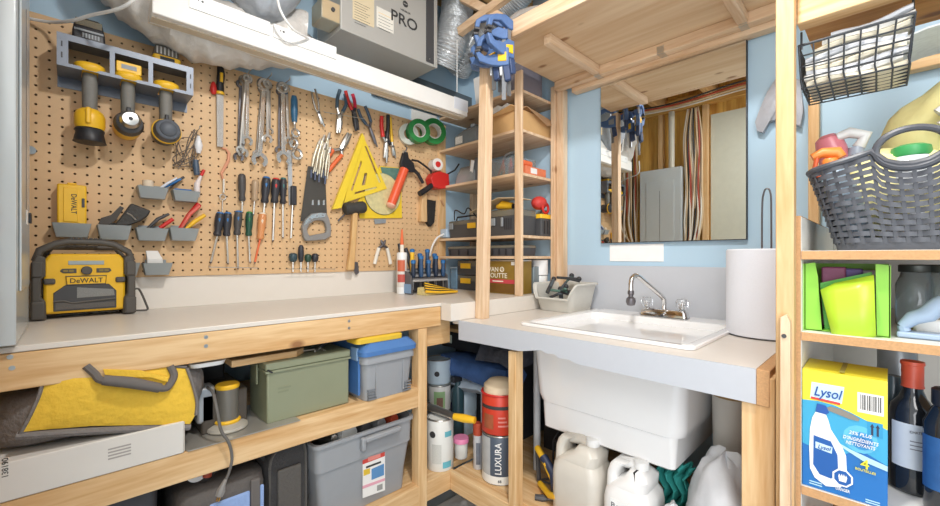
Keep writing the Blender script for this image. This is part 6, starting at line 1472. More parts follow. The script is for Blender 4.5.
obj('arm', MB().tube([(-0.855, 1.160, z+.125), (-0.795, 1.130, z+.10), (-0.755, 1.120, z+.055)], .011, 10), YEL, e)
obj('jaw', MB().tube([(-0.815, 1.140, z+.115), (-0.765, 1.125, z+.08), (-0.745, 1.110, z+.03)], .014, 10), mat('navy_dark', '2b3550', .5), e)
obj('stand', MB().tube([(-0.855, 1.160, z+.125), (-0.855, 1.170, z+.011)], .008, 8), DGREY, e)
e = thing('extension_plug', 'grey plug and cord lying on the shelf under the sink', 'cord')
q = atZ(535, 497, z+.008)
obj('plug', MB().tube([q, q+Vector((.02, .012, 0)), q+Vector((.035, .02, 0))], [.009, .011, .006], 8), DGREY, e)
obj('cable', MB().tube(bez([q+Vector((.035, .02, 0)), q+Vector((.07, .06, 0)), q+Vector((.02, .11, -.003)), q+Vector((-.05, .10, -.003)), q+Vector((-.02, .15, -.003))], 5), .0035, 8), mat('cord_grey', '6a6764', .5), e)
e = thing('dark_carton', 'dark carton at the back of the shelf left of the sink tub', 'box')
obj('box', MB().box(-1.00, -.88, 1.40, 1.60, z, z+.46), mat('box_blackish', '2d2b2b', .7, var=.4), e, bevel=.003)
obj('tape', MB().box(-1.00, -.88, 1.398, 1.3995, z+.30, z+.33), mat('tape_tan', 'b59a70', .5), e)
def jug(x0, x1, y0, y1, h, m, label, handle=True):
    e = thing('plastic_jug', label, 'jug'); w_ = x1-x0; zc_ = z+h
    R = lambda i, zz_, r=.03: rrect(x0+i, x1-i, y0+i*.7, y1-i*.7, r, zz_, 5)
    obj('body', MB().loft([R(.006, z), R(0, z+.008), R(.0, z+h*.55), R(.004, z+h*.66), R(.016, z+h*.74)]), m, e, smooth=50)
    # moulded grip arching over the top left, spout to the right
    ya = (y0+y1)/2
    obj('grip', MB().loft([[p+Vector((0, 0, 0)) for p in rrect(x0+.004, x0+.034, y0+.02, y1-.02, .012, z+h*.66, 3)], rrect(x0+.006, x0+.034, y0+.022, y1-.022, .012, z+h*.86, 3), rrect(x0+.012, x0+.046, y0+.026, y1-.026, .012, z+h*.95, 3), rrect(x0+.022, x0+.06, y0+.028, y1-.028, .010, zc_, 3)]), m, e, smooth=50)
    obj('grip_top', MB().tube([(x0+.03, ya, zc_-.014), (x0+w_*.5, ya, zc_-.008), (x1-.05, ya, zc_-.016)], [.015, .016, .016], 12), m, e, smooth=50)
    obj('shoulder', MB().loft([R(.014, z+h*.735), rrect(x0+w_*.42, x1-.012, y0+.012, y1-.012, .025, z+h*.86, 5), rrect(x0+w_*.5, x1-.03, y0+.03, y1-.03, .02, z+h*.94, 5)]), m, e, smooth=50)
    obj('cap', MB().lathe([(.020, 0), (.021, .004), (.020, .020), (.016, .022)], (x1-.045, ya, z+h*.94), (0, 0, 1), 18), WHITE, e)
    return e
x0 = atY(551, 450, 1.07).x; x1 = atY(599, 450, 1.07).x
jug(x0, x1-.004, 1.06, 1.19, .235, mat('jug_beige', 'd3cdc2', .3, var=.04), 'translucent beige jug, left of the two jugs under the sink')
x0 = atY(602, 470, 1.06).x; x1 = atY(657, 470, 1.06).x
e = jug(x0, x1-.020, 1.05, 1.19, .222, mat('jug_white', 'ecebe9', .3, var=.03), 'white jug with Bora label, right of the two jugs under the sink')
x1 -= .016; xm = (x0+x1)/2
l = obj('front_label', MB().box(x0+.03, x1-.038, 1.0482, 1.0497, z+.02, z+.135), mat('label_offwhite', 'f4f4f2', .4), e)
text('Bora', (xm-.012, 1.0478, z+.118), (1, 0, 0), (0, 0, 1), .014, mat('ink_grey', '77787c', .5), l, width=.045)
obj('label_line', MB().box(x0+.038, x1-.048, 1.0474, 1.0481, z+.092, z+.096), mat('navy_dark', '2b3550', .5), l)
obj('label_line', MB().box(x0+.038, x1-.060, 1.0474, 1.0481, z+.078, z+.080), mat('navy_dark', '2b3550', .5), l)
obj('blue_stripe', MB().box(x1-.034, x1-.022, 1.0478, 1.0495, z+.02, z+.125), mat('stripe_blue', '31508a', .5), e)
# teal cloth: folded drape
A = MB()
def drape(a, b):
    return Vector((-.475+.085*a+.012*math.sin(14*b), 1.235+.022*math.sin(a*22+3*b)+.02*b, z+.004+.195*b))
solo('teal_cloth', A.grid(drape, 36, 10), mat('teal_cloth', '3aa79f', .8, var=.15), 'teal cloth hanging in folds between the white jug and the plastic bags', 'cloth', solid=.004)
def bagmesh(c, rx, ry, rz, seed, n=26, m=16, amp=.16):
    random.seed(seed); ph = [random.uniform(0, 6) for _ in range(6)]; vs = []; A = MB(); c = Vector(c)
    for i in range(m+1):
        p = math.pi*i/m
        for k in range(n):
            t = 2*math.pi*k/n
            s = 1+amp*(.5*math.sin(3*t+ph[0]+2*p)+.35*math.sin(5*p+ph[1]+2*t)+.3*abs(math.sin(4*t+3*p+ph[2]))+.2*math.sin(7*t-4*p+ph[3]))
            zz_ = -rz*math.cos(p)
            if zz_ > 0: zz_ *= s
            vs.append(c+Vector((rx*math.sin(p)**.8*math.cos(t)*s, ry*math.sin(p)**.8*math.sin(t)*s, zz_)))
    fs = []
    for i in range(m):
        for k in range(n): fs.append((i*n+k, i*n+(k+1) % n, (i+1)*n+(k+1) % n, (i+1)*n+k))
    return A.add(vs, fs)
PB_ = mat('bag_plastic', 'e6e8ec', .35, var=.05, scale=12, bump=.5)
solo('plastic_bag', bagmesh((-.285, 1.165, z+.145), .078, .072, .144, 4), PB_, 'big white plastic bag under the right end of the counter', 'bag', smooth=50)
solo('plastic_bag', bagmesh((-.385, 1.10, z+.075), .040, .045, .073, 9), mat('bag_clear', 'd5d8da', .25, var=.08, scale=16, bump=.5), 'smaller clear plastic bag in front of the big white bag', 'bag', smooth=50)
e = thing('clear_bottle', 'clear plastic bottle with white cap in front of the white bags', 'bottle')
q = atY(697, 500, 1.06); q.z = z
obj('bottle', MB().lathe([(.026, 0), (.028, .005), (.028, .12), (.020, .142), (.012, .15), (.012, .158)], q, (0, 0, 1), 20), mat('bottle_clear', 'dfe3e6', .15, trans=.5), e)
obj('cap', MB().lathe([(.015, .158), (.0155, .162), (.0155, .176), (.013, .179)], q, (0, 0, 1), 18), WHITE, e)
e = thing('white_bucket', 'off white bucket with a brown rim behind the bags under the counter', 'bucket')
q = Vector((-.305, 1.315, z))
obj('bucket', MB().lathe([(.04, 0), (.042, .01), (.050, .40), (.051, .405), (.047, .405), (.042, .02)][:5], q, (0, 0, 1), 26), mat('bucket_white', 'd9d3ca', .4), e)
obj('rim', MB().torus(q+Vector((0, 0, .405)), .050, .004, n=26), mat('rim_tan', 'b59463', .5), e)
# box on the floor seen through the corner gap
e = thing('floor_board', 'white board with a black strip lying on the floor under the corner shelf', 'board')
q = Vector((-1.15, 1.05, .0015)); obj('board', MB().box(-1.34, -1.05, 1.05, 1.30, .001, .012), PAPER, e)
obj('strip', MB().box(-1.20, -1.06, 1.06, 1.12, .0125, .018), BLACK, e)
# ================= SINK COUNTER TOP =================
def handbin():
    e = thing('counter_bin', 'light grey plastic bin of black clips on the counter left of the sink', 'bin')
    m = mat('bin_light', 'c9c7bf', .4); z = SZ+.001; h = .112
    x0, x1, y0, y1 = -6.50*.165, -5.30*.165, 8.62*.165, 9.82*.165
    # sides as an open tub with a low scooped front
    n = 8; t = .004
    R = lambda i, zz_, r=.02: rrect(x0+i, x1-i, y0+i, y1-i, r, zz_, 6)
    base = R(.018, z, .025); rings = [base]
    def hh(p, full):      # lower towards the front
        f = min(max((p.y-y0)/(.05), 0), 1); k = abs(p.x-(x0+x1)/2)/((x1-x0)/2)
        return z+full*(.42+.58*max(f, max(0, k-.72)/.28))
    o = R(0, 0, .025); i_ = R(.006, 0, .022)
    outer = [Vector((p.x, p.y, hh(p, h))) for p in o]; inner = [Vector((p.x, p.y, hh(q_, h)-.001)) for p, q_ in zip(i_, o)]
    ib = R(.024, z+.004, .02)
    n = len(base); vs = base+outer+inner+ib; fs = [tuple(range(n))[::-1]]
    for a in range(3):
        for j in range(n): fs.append((a*n+j, a*n+(j+1) % n, (a+1)*n+(j+1) % n, (a+1)*n+j))
    fs.append(tuple(3*n+j for j in range(n)))
    obj('tub', MB().add(vs, fs), m, e)
    lip = [Vector((p.x, p.y, hh(q_, h))) for p, q_ in zip(R(-.004, 0, .027), o)]
    obj('rolled_rim', MB().tube(lip, .005, 6, closed=True), m, e)
    random.seed(8)
    cols = [mat('clip_black', '2d2f33', .4), mat('clip_slate', '4d565c', .4), mat('clip_green', '5a7a70', .4)]
    names = ['black plastic clip lying at the front left of the counter bin', 'slate plastic clip in the middle of the counter bin', 'green clip lying across the counter bin', 'black clip at the left rim of the counter bin', 'black clip sticking out of the back of the counter bin', 'long black clip resting on top of the counter bin', 'slate clip at the right of the counter bin', 'short black clip near the bottom of the counter bin']
    pos = [((x0+.045, y0+.045, z+.03), (.055, .03, .03)), ((x0+.07, y0+.08, z+.045), (.05, -.03, .035)), ((x0+.03, y0+.06, z+.062), (.09, .012, -.006)), ((x0+.035, y0+.04, z+.05), (-.002, .05, .055)),
           ((x0+.06, y0+.11, z+.07), (.03, .03, .05)), ((x0+.05, y0+.09, z+.115), (.085, .03, -.004)), ((x0+.10, y0+.05, z+.02), (-.025, .03, .045)), ((x0+.06, y0+.03, z+.012), (.06, .01, .006))]
    for k in range(8):
        a, d = Vector(pos[k][0])+Vector((.012, 0, .022)), Vector(pos[k][1])*1.15
        c = thing('plastic_clip', names[k], 'clip', 'plastic clips in the counter bin')
        obj('bar', MB().obox(a+d/2, .016, .010, d.length, ax=d.cross(Vector((.2, .3, 1))), az=d), cols[k % 3 if k != 5 else 0], c, bevel=.002)
        obj('hinge', MB().ball(a+d*.92, .011), cols[0], c)
        obj('jaw', MB().obox(a+d*.75+Vector((.004, -.010, -.006)), .012, .008, d.length*.45, ax=d.cross(Vector((.2, .3, 1))), az=d+Vector((.01, -.01, -.02))), cols[(k+1) % 3 if k != 5 else 0], c, bevel=.002)
handbin()
e = thing('paper_towel_roll', 'tall white paper towel roll standing on the counter at the right', 'paper towel')
q = Vector((-.249, 1.445, SZ+.001)); rr = .101; h = CZ+.022-SZ
obj('towel', MB().lathe([(.02, .002), (rr-.002, .002), (rr, .004), (rr, h-.004), (rr-.004, h), (.02, h)], q, (0, 0, 1), 48), mat('towel_white', 'e9edf6', .85, var=.02, bump=.1, scale=200), e)
obj('core', MB().lathe([(.010, h-.002), (.019, h-.002), (.019, h+.001), (.010, h+.001)], q, (0, 0, 1), 20), CARD, e)
obj('base_plate', MB().lathe([(.02, 0), (rr+.001, 0), (rr+.001, .0018), (.02, .0018)], q, (0, 0, 1), 40), DGREY, e)
a = atY(757, 250, WY-.15); b = atY(762.5, 250, WY-.15)
obj('wire_holder', MB().tube(bez([Vector((q.x-.012, q.y, SZ+.01)), Vector((q.x-.012, q.y, CZ+.12)), Vector((q.x-.008, q.y, CZ+.185)), Vector((q.x, q.y, CZ+.198)), Vector((q.x+.008, q.y, CZ+.185)), Vector((q.x+.010, q.y, CZ+.12)), Vector((q.x+.010, q.y, SZ+.01))], 4), .0024, 8), DSTEEL, e)
solo('wall_plate', MB().box(atY(610, 250, WY).x, atY(664, 250, WY).x, WY-.004, WY-.0005, CZ-.018, CZ+.052), mat('plate_white2', 'f6f6f6', .5), 'blank white rectangle on the wall just below the mirror', 'plate', bevel=.001)
solo('outlet', MB().box(-.165, -.115, WY-.012, WY-.0005, CZ+.00, CZ+.06), WHITE, 'white outlet plate on the wall right of the paper towel roll', 'outlet', bevel=.002)
def wallbag():
    e = thing('hanging_bag', 'smoky grey plastic bag hanging on the blue wall behind the tall post', 'bag')
    Y = WY-.03
    f = [(776, 78), (784, 74), (800, 80), (803, 110), (800, 126), (790, 122), (778, 118), (768, 122), (763, 132), (757, 131), (755, 122), (760, 108), (767, 92)]
    A = MB(); n = len(f); F = [atY(u, v, Y) for u, v in f]; c = atY(782, 100, Y-.02); Bk = [p+Vector((0, .025, 0)) for p in F]
    A.add(F+Bk+[c], [(k, (k+1) % n, 2*n) for k in range(n)]+[(k, n+k, n+(k+1) % n, (k+1) % n) for k in range(n)]+[tuple(n+k for k in range(n))[::-1]])
    obj('bag', A, mat('bag_smoke', 'a9abb2', .3, var=.15, scale=30, bump=.5), e, smooth=60)
    obj('hook', MB().tube([atY(788, 76, Y), atY(788, 70, Y), atY(788, 70, WY-.001)], .002, 6), STEEL, e)
wallbag()
# ================= RIGHT SHELVES =================
def wire_basket():
    e = thing('wire_basket', 'black wire basket full of newspapers hung under the pine beam', 'basket')
    y0, y1 = 1.02, 1.150; xa, xb = -.125, .030; xc, xd = -.122, .022; zt, zb = CZ+.412, CZ+.330; m = mat('wire_black', '3f4246', .4, .5)
    zt2 = zt
    r = .0016
    obj('rim', MB().tube([(xa, y0, zt), (xb, y0, zt), (xb, y1, zt), (xa, y1, zt)], .0026, 6, closed=True), m, e)
    fr = obj('front_grid', MB().tube([(xc, y0+.008, zb), (xd, y0+.008, zb)], r, 6), m, e)
    A = MB()
    for k in range(8):
        t = k/7; A.tube([(xa+(xb-xa)*t, y0, zt), (xc+(xd-xc)*t, y0+.004, zb+.012), (xc+(xd-xc)*t+.002, y0+.008, zb), (xc+(xd-xc)*t, y1, zb)], r, 6)
    for s in (.25, .5, .78):
        A.tube([(xa+(xc-xa)*s, y0+.004*s, zt+(zb-zt)*s), (xb+(xd-xb)*s, y0+.004*s, zt+(zb-zt)*s)], r, 6)
    for k in range(6):
        yy = y0+.03+k*(y1-y0-.03)/5; A.tube([(xa, yy, zt), (xc, yy, zb), (xd, yy, zb), (xb, yy, zt)], r, 6)
    obj('wire_grid', A, m, e)
    obj('hanger', MB().tube([(xa+.002, y0+.02, zt), (xa+.002, y0+.02, CZ+.446)], .002, 6), m, e)
    obj('hanger', MB().tube([(xb-.002, y0+.02, zt), (xb-.002, y0+.02, CZ+.446)], .002, 6), m, e)
    random.seed(2)
    heights = [0, .010, .020, .030, .040, .050, .060, .070, .080]
    labs = ['bottom newspaper of the wire basket, cream coloured', 'second newspaper from the bottom of the wire basket', 'third newspaper from the bottom of the wire basket', 'cream flyer in the lower half of the wire basket', 'middle newspaper of the wire basket', 'greyish newspaper above the middle of the wire basket', 'third newspaper from the top of the wire basket', 'second newspaper from the top of the wire basket', 'top newspaper bulging over the wire basket rim']
    cs = [mat('news_cream', 'e4dcc6', .8, var=.15, scale=60), mat('news_white', 'e9e8e4', .8, var=.12, scale=60), mat('news_grey', 'cfd2d8', .8, var=.15, scale=60)]
    for k, hgt in enumerate(heights):
        g = .010+.012*hgt/.1; th = .0095; z = zb+.003+hgt
        x0 = xc+.004+(.012 if k > 5 else 0)*(k-5)+random.uniform(0, .004); x1 = xd-.004+.12*hgt+random.uniform(-.004, .004)
        rings = []
        for i in range(9):
            t = i/8; x = x0+(x1-x0)*t; dz = .004*math.sin(t*6+k)+(.010*t if k > 5 else 0)
            rings.append([Vector((x, y0+.010+.002*math.sin(t*9+k), z+dz)), Vector((x, y1-.004, z+dz)), Vector((x, y1-.004, z+dz+th*.9)), Vector((x, y0+.014, z+dz+th)), Vector((x, y0+.0085, z+dz+th*.55))])
        solo('newspaper', MB().loft(rings), cs[k % 3], labs[k], 'newspaper', 'newspapers in the wire basket', smooth=50)
    # sheets fanning out to the right
    for k, lab in enumerate(('front loose printed sheet fanning out above the right of the wire basket', 'middle loose sheet fanning out above the right of the wire basket', 'rear loose sheet fanning out above the right of the wire basket')):
        rings = []
        for i in range(7):
            t = i/6; x = .005+.12*t; zz_ = zt-.030+.014*k+.02*t+.006*math.sin(t*5+k)
            rings.append([Vector((x, 1.06+.04*k, zz_)), Vector((x, 1.24+.02*k, zz_+.01)), Vector((x, 1.24+.02*k, zz_+.013)), Vector((x, 1.06+.04*k, zz_+.003))])
        solo('loose_sheet', MB().loft(rings), mat('sheet_print', 'dfe2e4', .7, var=.2, scale=90), lab, 'paper', 'loose papers over the wire basket', smooth=50)
wire_basket()
def woven():
    e = thing('woven_basket', 'dark grey woven plastic basket with round handle on the top shelf', 'basket')
    m = mat('basket_grey', '4c4f56', .4, var=.12, scale=30); z = UA+.001
    bx0, bx1, by0, by1 = -.075, .30, 1.045, 1.27; H = .155; fl = .038
    def ring(t, n=96, rr=.035):
        i = -fl*t*(1.0); x0, x1, y0, y1 = bx0+i, bx1-i, by0+i*.55, by1-i*.55
        pts = []; segs = []
        per = []
        cor = [(x1-rr, y0+rr, -90), (x1-rr, y1-rr, 0), (x0+rr, y1-rr, 90), (x0+rr, y0+rr, 180)]
        P_ = []
        for cx, cy, a0 in cor:
            for k in range(7):
                a = math.radians(a0+15*k); P_.append(Vector((cx+rr*math.cos(a), cy+rr*math.sin(a), 0)))
        P_.append(P_[0]); L = [0]
        for a, b in zip(P_, P_[1:]): L.append(L[-1]+(b-a).length)
        out = []; j = 0
        for i_ in range(n):
            s = L[-1]*i_/n
            while L[j+1] < s: j += 1
            q_ = (s-L[j])/max(L[j+1]-L[j], 1e-9); out.append(P_[j].lerp(P_[j+1], q_))
        return out
    N = 160; QQ = atY(911.5, 147.5, by0-fl*.55); QX, QZ = QQ.x, QQ.z
    def zat(t, p=None): return z+.012+H*t
    # wavy top: higher by the handle ring
    cxh = -.005
    def top_z(p):
        d = abs(p.x-QX); rise = max(0, 1-max(0, d-.045)/.14)
        out_ = z+.012+H*.86+(QZ-(z+.012+H*.86))*rise**1.6
        return out_ if d >= .044 else QZ-.031*math.sqrt(max(0, 1-(d/.044)**2))
    # horizontal strands
    rows = 13; A = MB()
    for r in range(rows):
        t = (r+.5)/rows; R = ring(t, N); pts = []
        for k, p in enumerate(R):
            nx = (R[(k+1) % N]-R[k-1]).normalized(); nrm = Vector((nx.y, -nx.x, 0)); ph = math.pi*(k/2)+math.pi*(r % 2)
            zz_ = z+.012+(top_z(p)-z-.012)*t
            pts.append(Vector((p.x, p.y, zz_))+nrm*(.0022*math.cos(ph)))
        n = len(pts); vs = []
        hh = .0043
        for k, p in enumerate(pts):
            nx = (pts[(k+1) % n]-pts[k-1]).normalized(); nrm = Vector((nx.y, -nx.x, 0))*.0011
            vs += [p+nrm+Vector((0, 0, hh)), p+nrm-Vector((0, 0, hh)), p-nrm-Vector((0, 0, hh)), p-nrm+Vector((0, 0, hh))]
        fs = []
        for k in range(n):
            a, b = 4*k, 4*((k+1) % n)
            for j in range(4): fs.append((a+j, a+(j+1) % 4, b+(j+1) % 4, b+j))
        A.add(vs, fs)
    obj('woven_strands', A, m, e, smooth=50)
    A = MB()
    R0, R1 = ring(0, N), ring(1, N)
    for k in range(0, N, 2):
        a = Vector((R0[k].x, R0[k].y, z+.010)); b = Vector((R1[k].x, R1[k].y, top_z(R1[k]))); nx = (R0[(k+1) % N]-R0[k-1]).normalized()
        w_ = nx*.0027; nn = Vector((nx.y, -nx.x, 0))*.0008
        A.add([a-w_-nn, a+w_-nn, a+w_+nn, a-w_+nn, b-w_-nn, b+w_-nn, b+w_+nn, b-w_+nn], [(0, 1, 2, 3), (7, 6, 5, 4), (0, 4, 5, 1), (1, 5, 6, 2), (2, 6, 7, 3), (3, 7, 4, 0)])
    obj('woven_staves', A, m, e)
    obj('base', MB().loft([[Vector((p.x, p.y, z)) for p in ring(-.05, 60)], [Vector((p.x, p.y, z+.014)) for p in ring(.02, 60)]]), m, e)
    obj('rim', MB().tube([Vector((p.x, p.y, top_z(p)+.003)) for p in ring(1.0, 80)], .006, 8, closed=True), m, e)
    q = atY(911.5, 147.5, by0-fl*.55*1.0); A = MB()
    ang = [2*math.pi*i/36 for i in range(36)]
    obj('ring_handle', MB().tube([q+Vector((math.cos(a)*.0435, .0, math.sin(a)*.0335)) for a in ang], .0058, 8, closed=True), m, e)
    # ---- contents ----
    b = thing('spray_bottle', 'clear blue spray bottle with orange trigger head in the woven basket', 'bottle')
    q = Vector((-.040, 1.10, z+.02)); ax = Vector((-.27, -.10, 1)).normalized()
    obj('bottle', MB().lathe([(.022, 0), (.024, .01), (.024, .11), (.014, .145), (.011, .165)], q, ax, 18), mat('bottle_skyclear', 'b8cfe6', .15, trans=.3), b)
    hz = q+ax*.165
    obj('spray_head', MB().tube([hz+Vector((-.028, -.008, .010)), hz+Vector((-.012, -.004, .017)), hz+Vector((.010, 0, .014)), hz+Vector((.016, 0, .004))], [.007, .010, .012, .009], 10), mat('spray_orange', 'f08a3c', .4), b, smooth=50)
    obj('collar', MB().lathe([(.013, -.012), (.014, 0), (.012, .004)], hz, (0, 0, 1), 16), mat('spray_orange', 'f08a3c', .4), b)
    obj('trigger', MB().tube([hz+Vector((-.020, -.008, .008)), hz+Vector((-.024, -.008, -.014)), hz+Vector((-.016, -.006, -.034))], .004, 8), mat('spray_orange2', 'e3673a', .4), b)
    b = thing('pink_bottle', 'pink red lotion bottle standing at the back of the woven basket', 'bottle')
    q = Vector((-.045, 1.19, z+.02)); ax = Vector((-.22, -.08, 1)).normalized()
    obj('bottle', MB().lathe([(.02, 0), (.024, .01), (.026, .17), (.026, .205), (.022, .228), (.012, .236)], q, ax, 20), mat('pink_red', 'd8808c', .25), b)
    obj('label', MB().lathe([(.0265, .10), (.0272, .165)], q, ax, 20), mat('label_mauve', 'b98ba0', .4), b)
    b = thing('white_spray', 'white trigger sprayer beside the pink bottle under the wire basket', 'bottle')
    q = atY(856, 150, 1.17); q.z = z+.015
    obj('bottle', MB().lathe([(.024, 0), (.026, .01), (.026, .15), (.014, .185), (.012, .20)], q, (0, 0, 1), 18), mat('bottle_greyblue', 'a9b3c4', .3), b)
    obj('spray_head', MB().tube([q+Vector((-.03, -.01, .225)), q+Vector((-.01, -.004, .232)), q+Vector((.014, 0, .222)), q+Vector((.004, 0, .20))], [.008, .011, .012, .011], 10), mat('spray_white', 'e3e4e4', .4), b, smooth=50)
    b = thing('green_cap_bottle', 'clear bottle with green cap seen through the round basket handle', 'bottle')
    q = atY(911, 170, 1.12); q.z = z+.015
    obj('bottle', MB().lathe([(.035, 0), (.038, .01), (.038, .11), (.034, .145), (.026, .158)], q, (0, 0, 1), 20), mat('bottle_milk', 'dfe5ea', .25), b)
    obj('cap', MB().lathe([(.027, .158), (.028, .162), (.026, .176), (.018, .180)], q, (0, 0, 1), 20), mat('cap_green', '3fa05c', .4), b)
    Y_ = mat('glove_yellow', 'fbf2ae', .6, var=.06, bump=.3, scale=30)
    b = thing('yellow_cloths', 'pile of pale yellow rubber gloves and cloths heaped in the woven basket', 'cloth')
    obj('cloth', bagmesh((.155, 1.21, UA+.19), .17, .085, .155, 12, 32, 18, .10), Y_, b, smooth=60)
    obj('cloth_fold', bagmesh((.015, 1.13, UA+.10), .095, .045, .085, 5, 26, 14, .16), Y_, b, smooth=60)
    obj('cuff', bagmesh((-.080, 1.10, UA+.125), .014, .018, .030, 6, 18, 10, .14), Y_, b, smooth=60)
    b = thing('white_rag', 'bunched white rag on top of the yellow cloths at the right edge', 'rag')
    for i in range(5):
        a = Vector((.062+.004*i, 1.12+.008*i, UA+.245-.022*i)); obj('fold', MB().tube(bez([a, a+Vector((.02, .0, .012)), a+Vector((.05, .0, .004)), a+Vector((.085, 0, .018))], 4), .012, 8), mat('rag_white', 'e9e7e4', .8), b, smooth=50)
woven()
def shelf_b():
    e = thing('green_box', 'torn lime green cardboard box on the middle shelf of the unit', 'box')
    g = mat('lime_card', '8fcf45', .4, var=.06, scale=12); g2 = mat('lime_flap', 'b4d838', .35, var=.05, scale=8)
    z = UB+.001; h = .128; y0 = 1.028; xa = -.117; xb = .000; t = .0015
    obj('back_panel', MB().box(xa, xb, y0+.115, y0+.1165, z, z+h), g, e)
    obj('bottom_panel', MB().box(xa, xb, y0, y0+.115, z, z+t), g, e)
    obj('left_panel', MB().box(xa, xa+t, y0, y0+.115, z+t, z+h), g, e)
    obj('right_panel', MB().box(xb-t, xb, y0, y0+.115, z+t, z+h), mat('card_side', 'c6d8a8', .4, var=.15, scale=20), e)
    f = lambda u, v, o=0: atY(u, v, y0-o)
    obj('front_left', MB().prism([f(803, 264), f(815, 262.5), f(818, 277), f(819, 295), f(822, 331), f(803, 330)], (0, .0015, 0)), g, e)
    obj('front_right', MB().prism([f(875.5, 264), f(891, 265.5), f(890.5, 339), f(877, 339)], (0, .0015, 0)), g, e)
    obj('inner_sheet', MB().prism([f(820, 283, -.02), (f(872, 272, -.02)), f(874, 335, -.02), f(825, 333, -.02)], (0, .0015, 0)), mat('green_inner', '5fb34a', .4), e)
    A = MB(); top = [(820.5, 290), (835, 283), (855, 279), (874, 275)]; bot = [(833, 339), (842, 343), (862, 342.5), (876, 336)]
    rows = []
    for i in range(7):
        s = i/6; row = []
        for (a, b) in zip(top, bot):
            u = a[0]+(b[0]-a[0])*s; v = a[1]+(b[1]-a[1])*s; row.append(f(u, v, .004+.020*math.sin(math.pi*s*.9)))
        rows.append(row)
    vs = [p for r_ in rows for p in r_]; A.add(vs, [(i*4+j, i*4+j+1, (i+1)*4+j+1, (i+1)*4+j) for i in range(6) for j in range(3)])
    obj('front_flap', A, g2, e, smooth=60, solid=.0015)
    for k, (u, c, lab) in enumerate(((834, mat('packet_plum', '8a4a6a', .5, var=.4, scale=80), 'plum packet at the left inside the green box'), (850, mat('packet_purple', '6d5a9a', .5, var=.4, scale=80), 'purple packet in the middle of the green box'), (864, mat('packet_white', 'c9c4d4', .5, var=.3, scale=80), 'white packet at the right inside the green box'))):
        q = atY(u, 268, y0+.05)
        solo('packet', MB().box(q.x-.018, q.x+.018, y0+.035+.012*k, y0+.062+.012*k, z+.004, z+h-.006-.003*k), c, lab, 'packet', 'packets in the green box', bevel=.003)
    gl = mat('jar_glass', 'b7c4c8', .08, trans=.75, var=0)
    for k, (u, lab) in enumerate(((916, 'glass jar behind the green box, left of the two jars'), (945, 'glass jar at the right edge of the middle shelf'))):
        b = thing('glass_jar', lab, 'jar', 'glass jars on the middle shelf'); q = atY(u, 320, 1.24); q.z = z
        obj('jar', MB().lathe([(.028, 0), (.030, .004), (.030, .085), (.024, .102), (.022, .11)], q, (0, 0, 1), 22), gl, b)
        obj('lid', MB().lathe([(.025, .1105), (.026, .112), (.026, .124), (.024, .126)], q, (0, 0, 1), 22), mat('lid_dark', '4a4d4a', .4, .5), b)
    b = thing('blue_grey_scoop', 'pale blue grey plastic grip tool lying right of the green box', 'tool')
    m = mat('scoop_blue', '9fb4cc', .35); q = atY(915, 335, 1.07)
    zc2 = z
    obj('body', MB().tube([Vector((.015, 1.06, z+.018)), Vector((.028, 1.06, z+.034)), Vector((.045, 1.06, z+.042)), Vector((.06, 1.06, z+.062)), Vector((.068, 1.06, z+.066))], [.008, .012, .014, .013, .014], 12), m, b, smooth=50)
    obj('foot', MB().box(.008, .085, 1.045, 1.085, z, z+.010), m, b, bevel=.003)
    obj('spine', MB().tube([Vector((.018, 1.06, z+.010)), Vector((.016, 1.06, z+.020))], .008, 8), m, b)
    solo('white_tray', MB().box(.03, .12, 1.10, 1.17, z, z+.030), WHITE, 'low white tray behind the pale blue grip tool', 'tray', bevel=.004)
shelf_b()
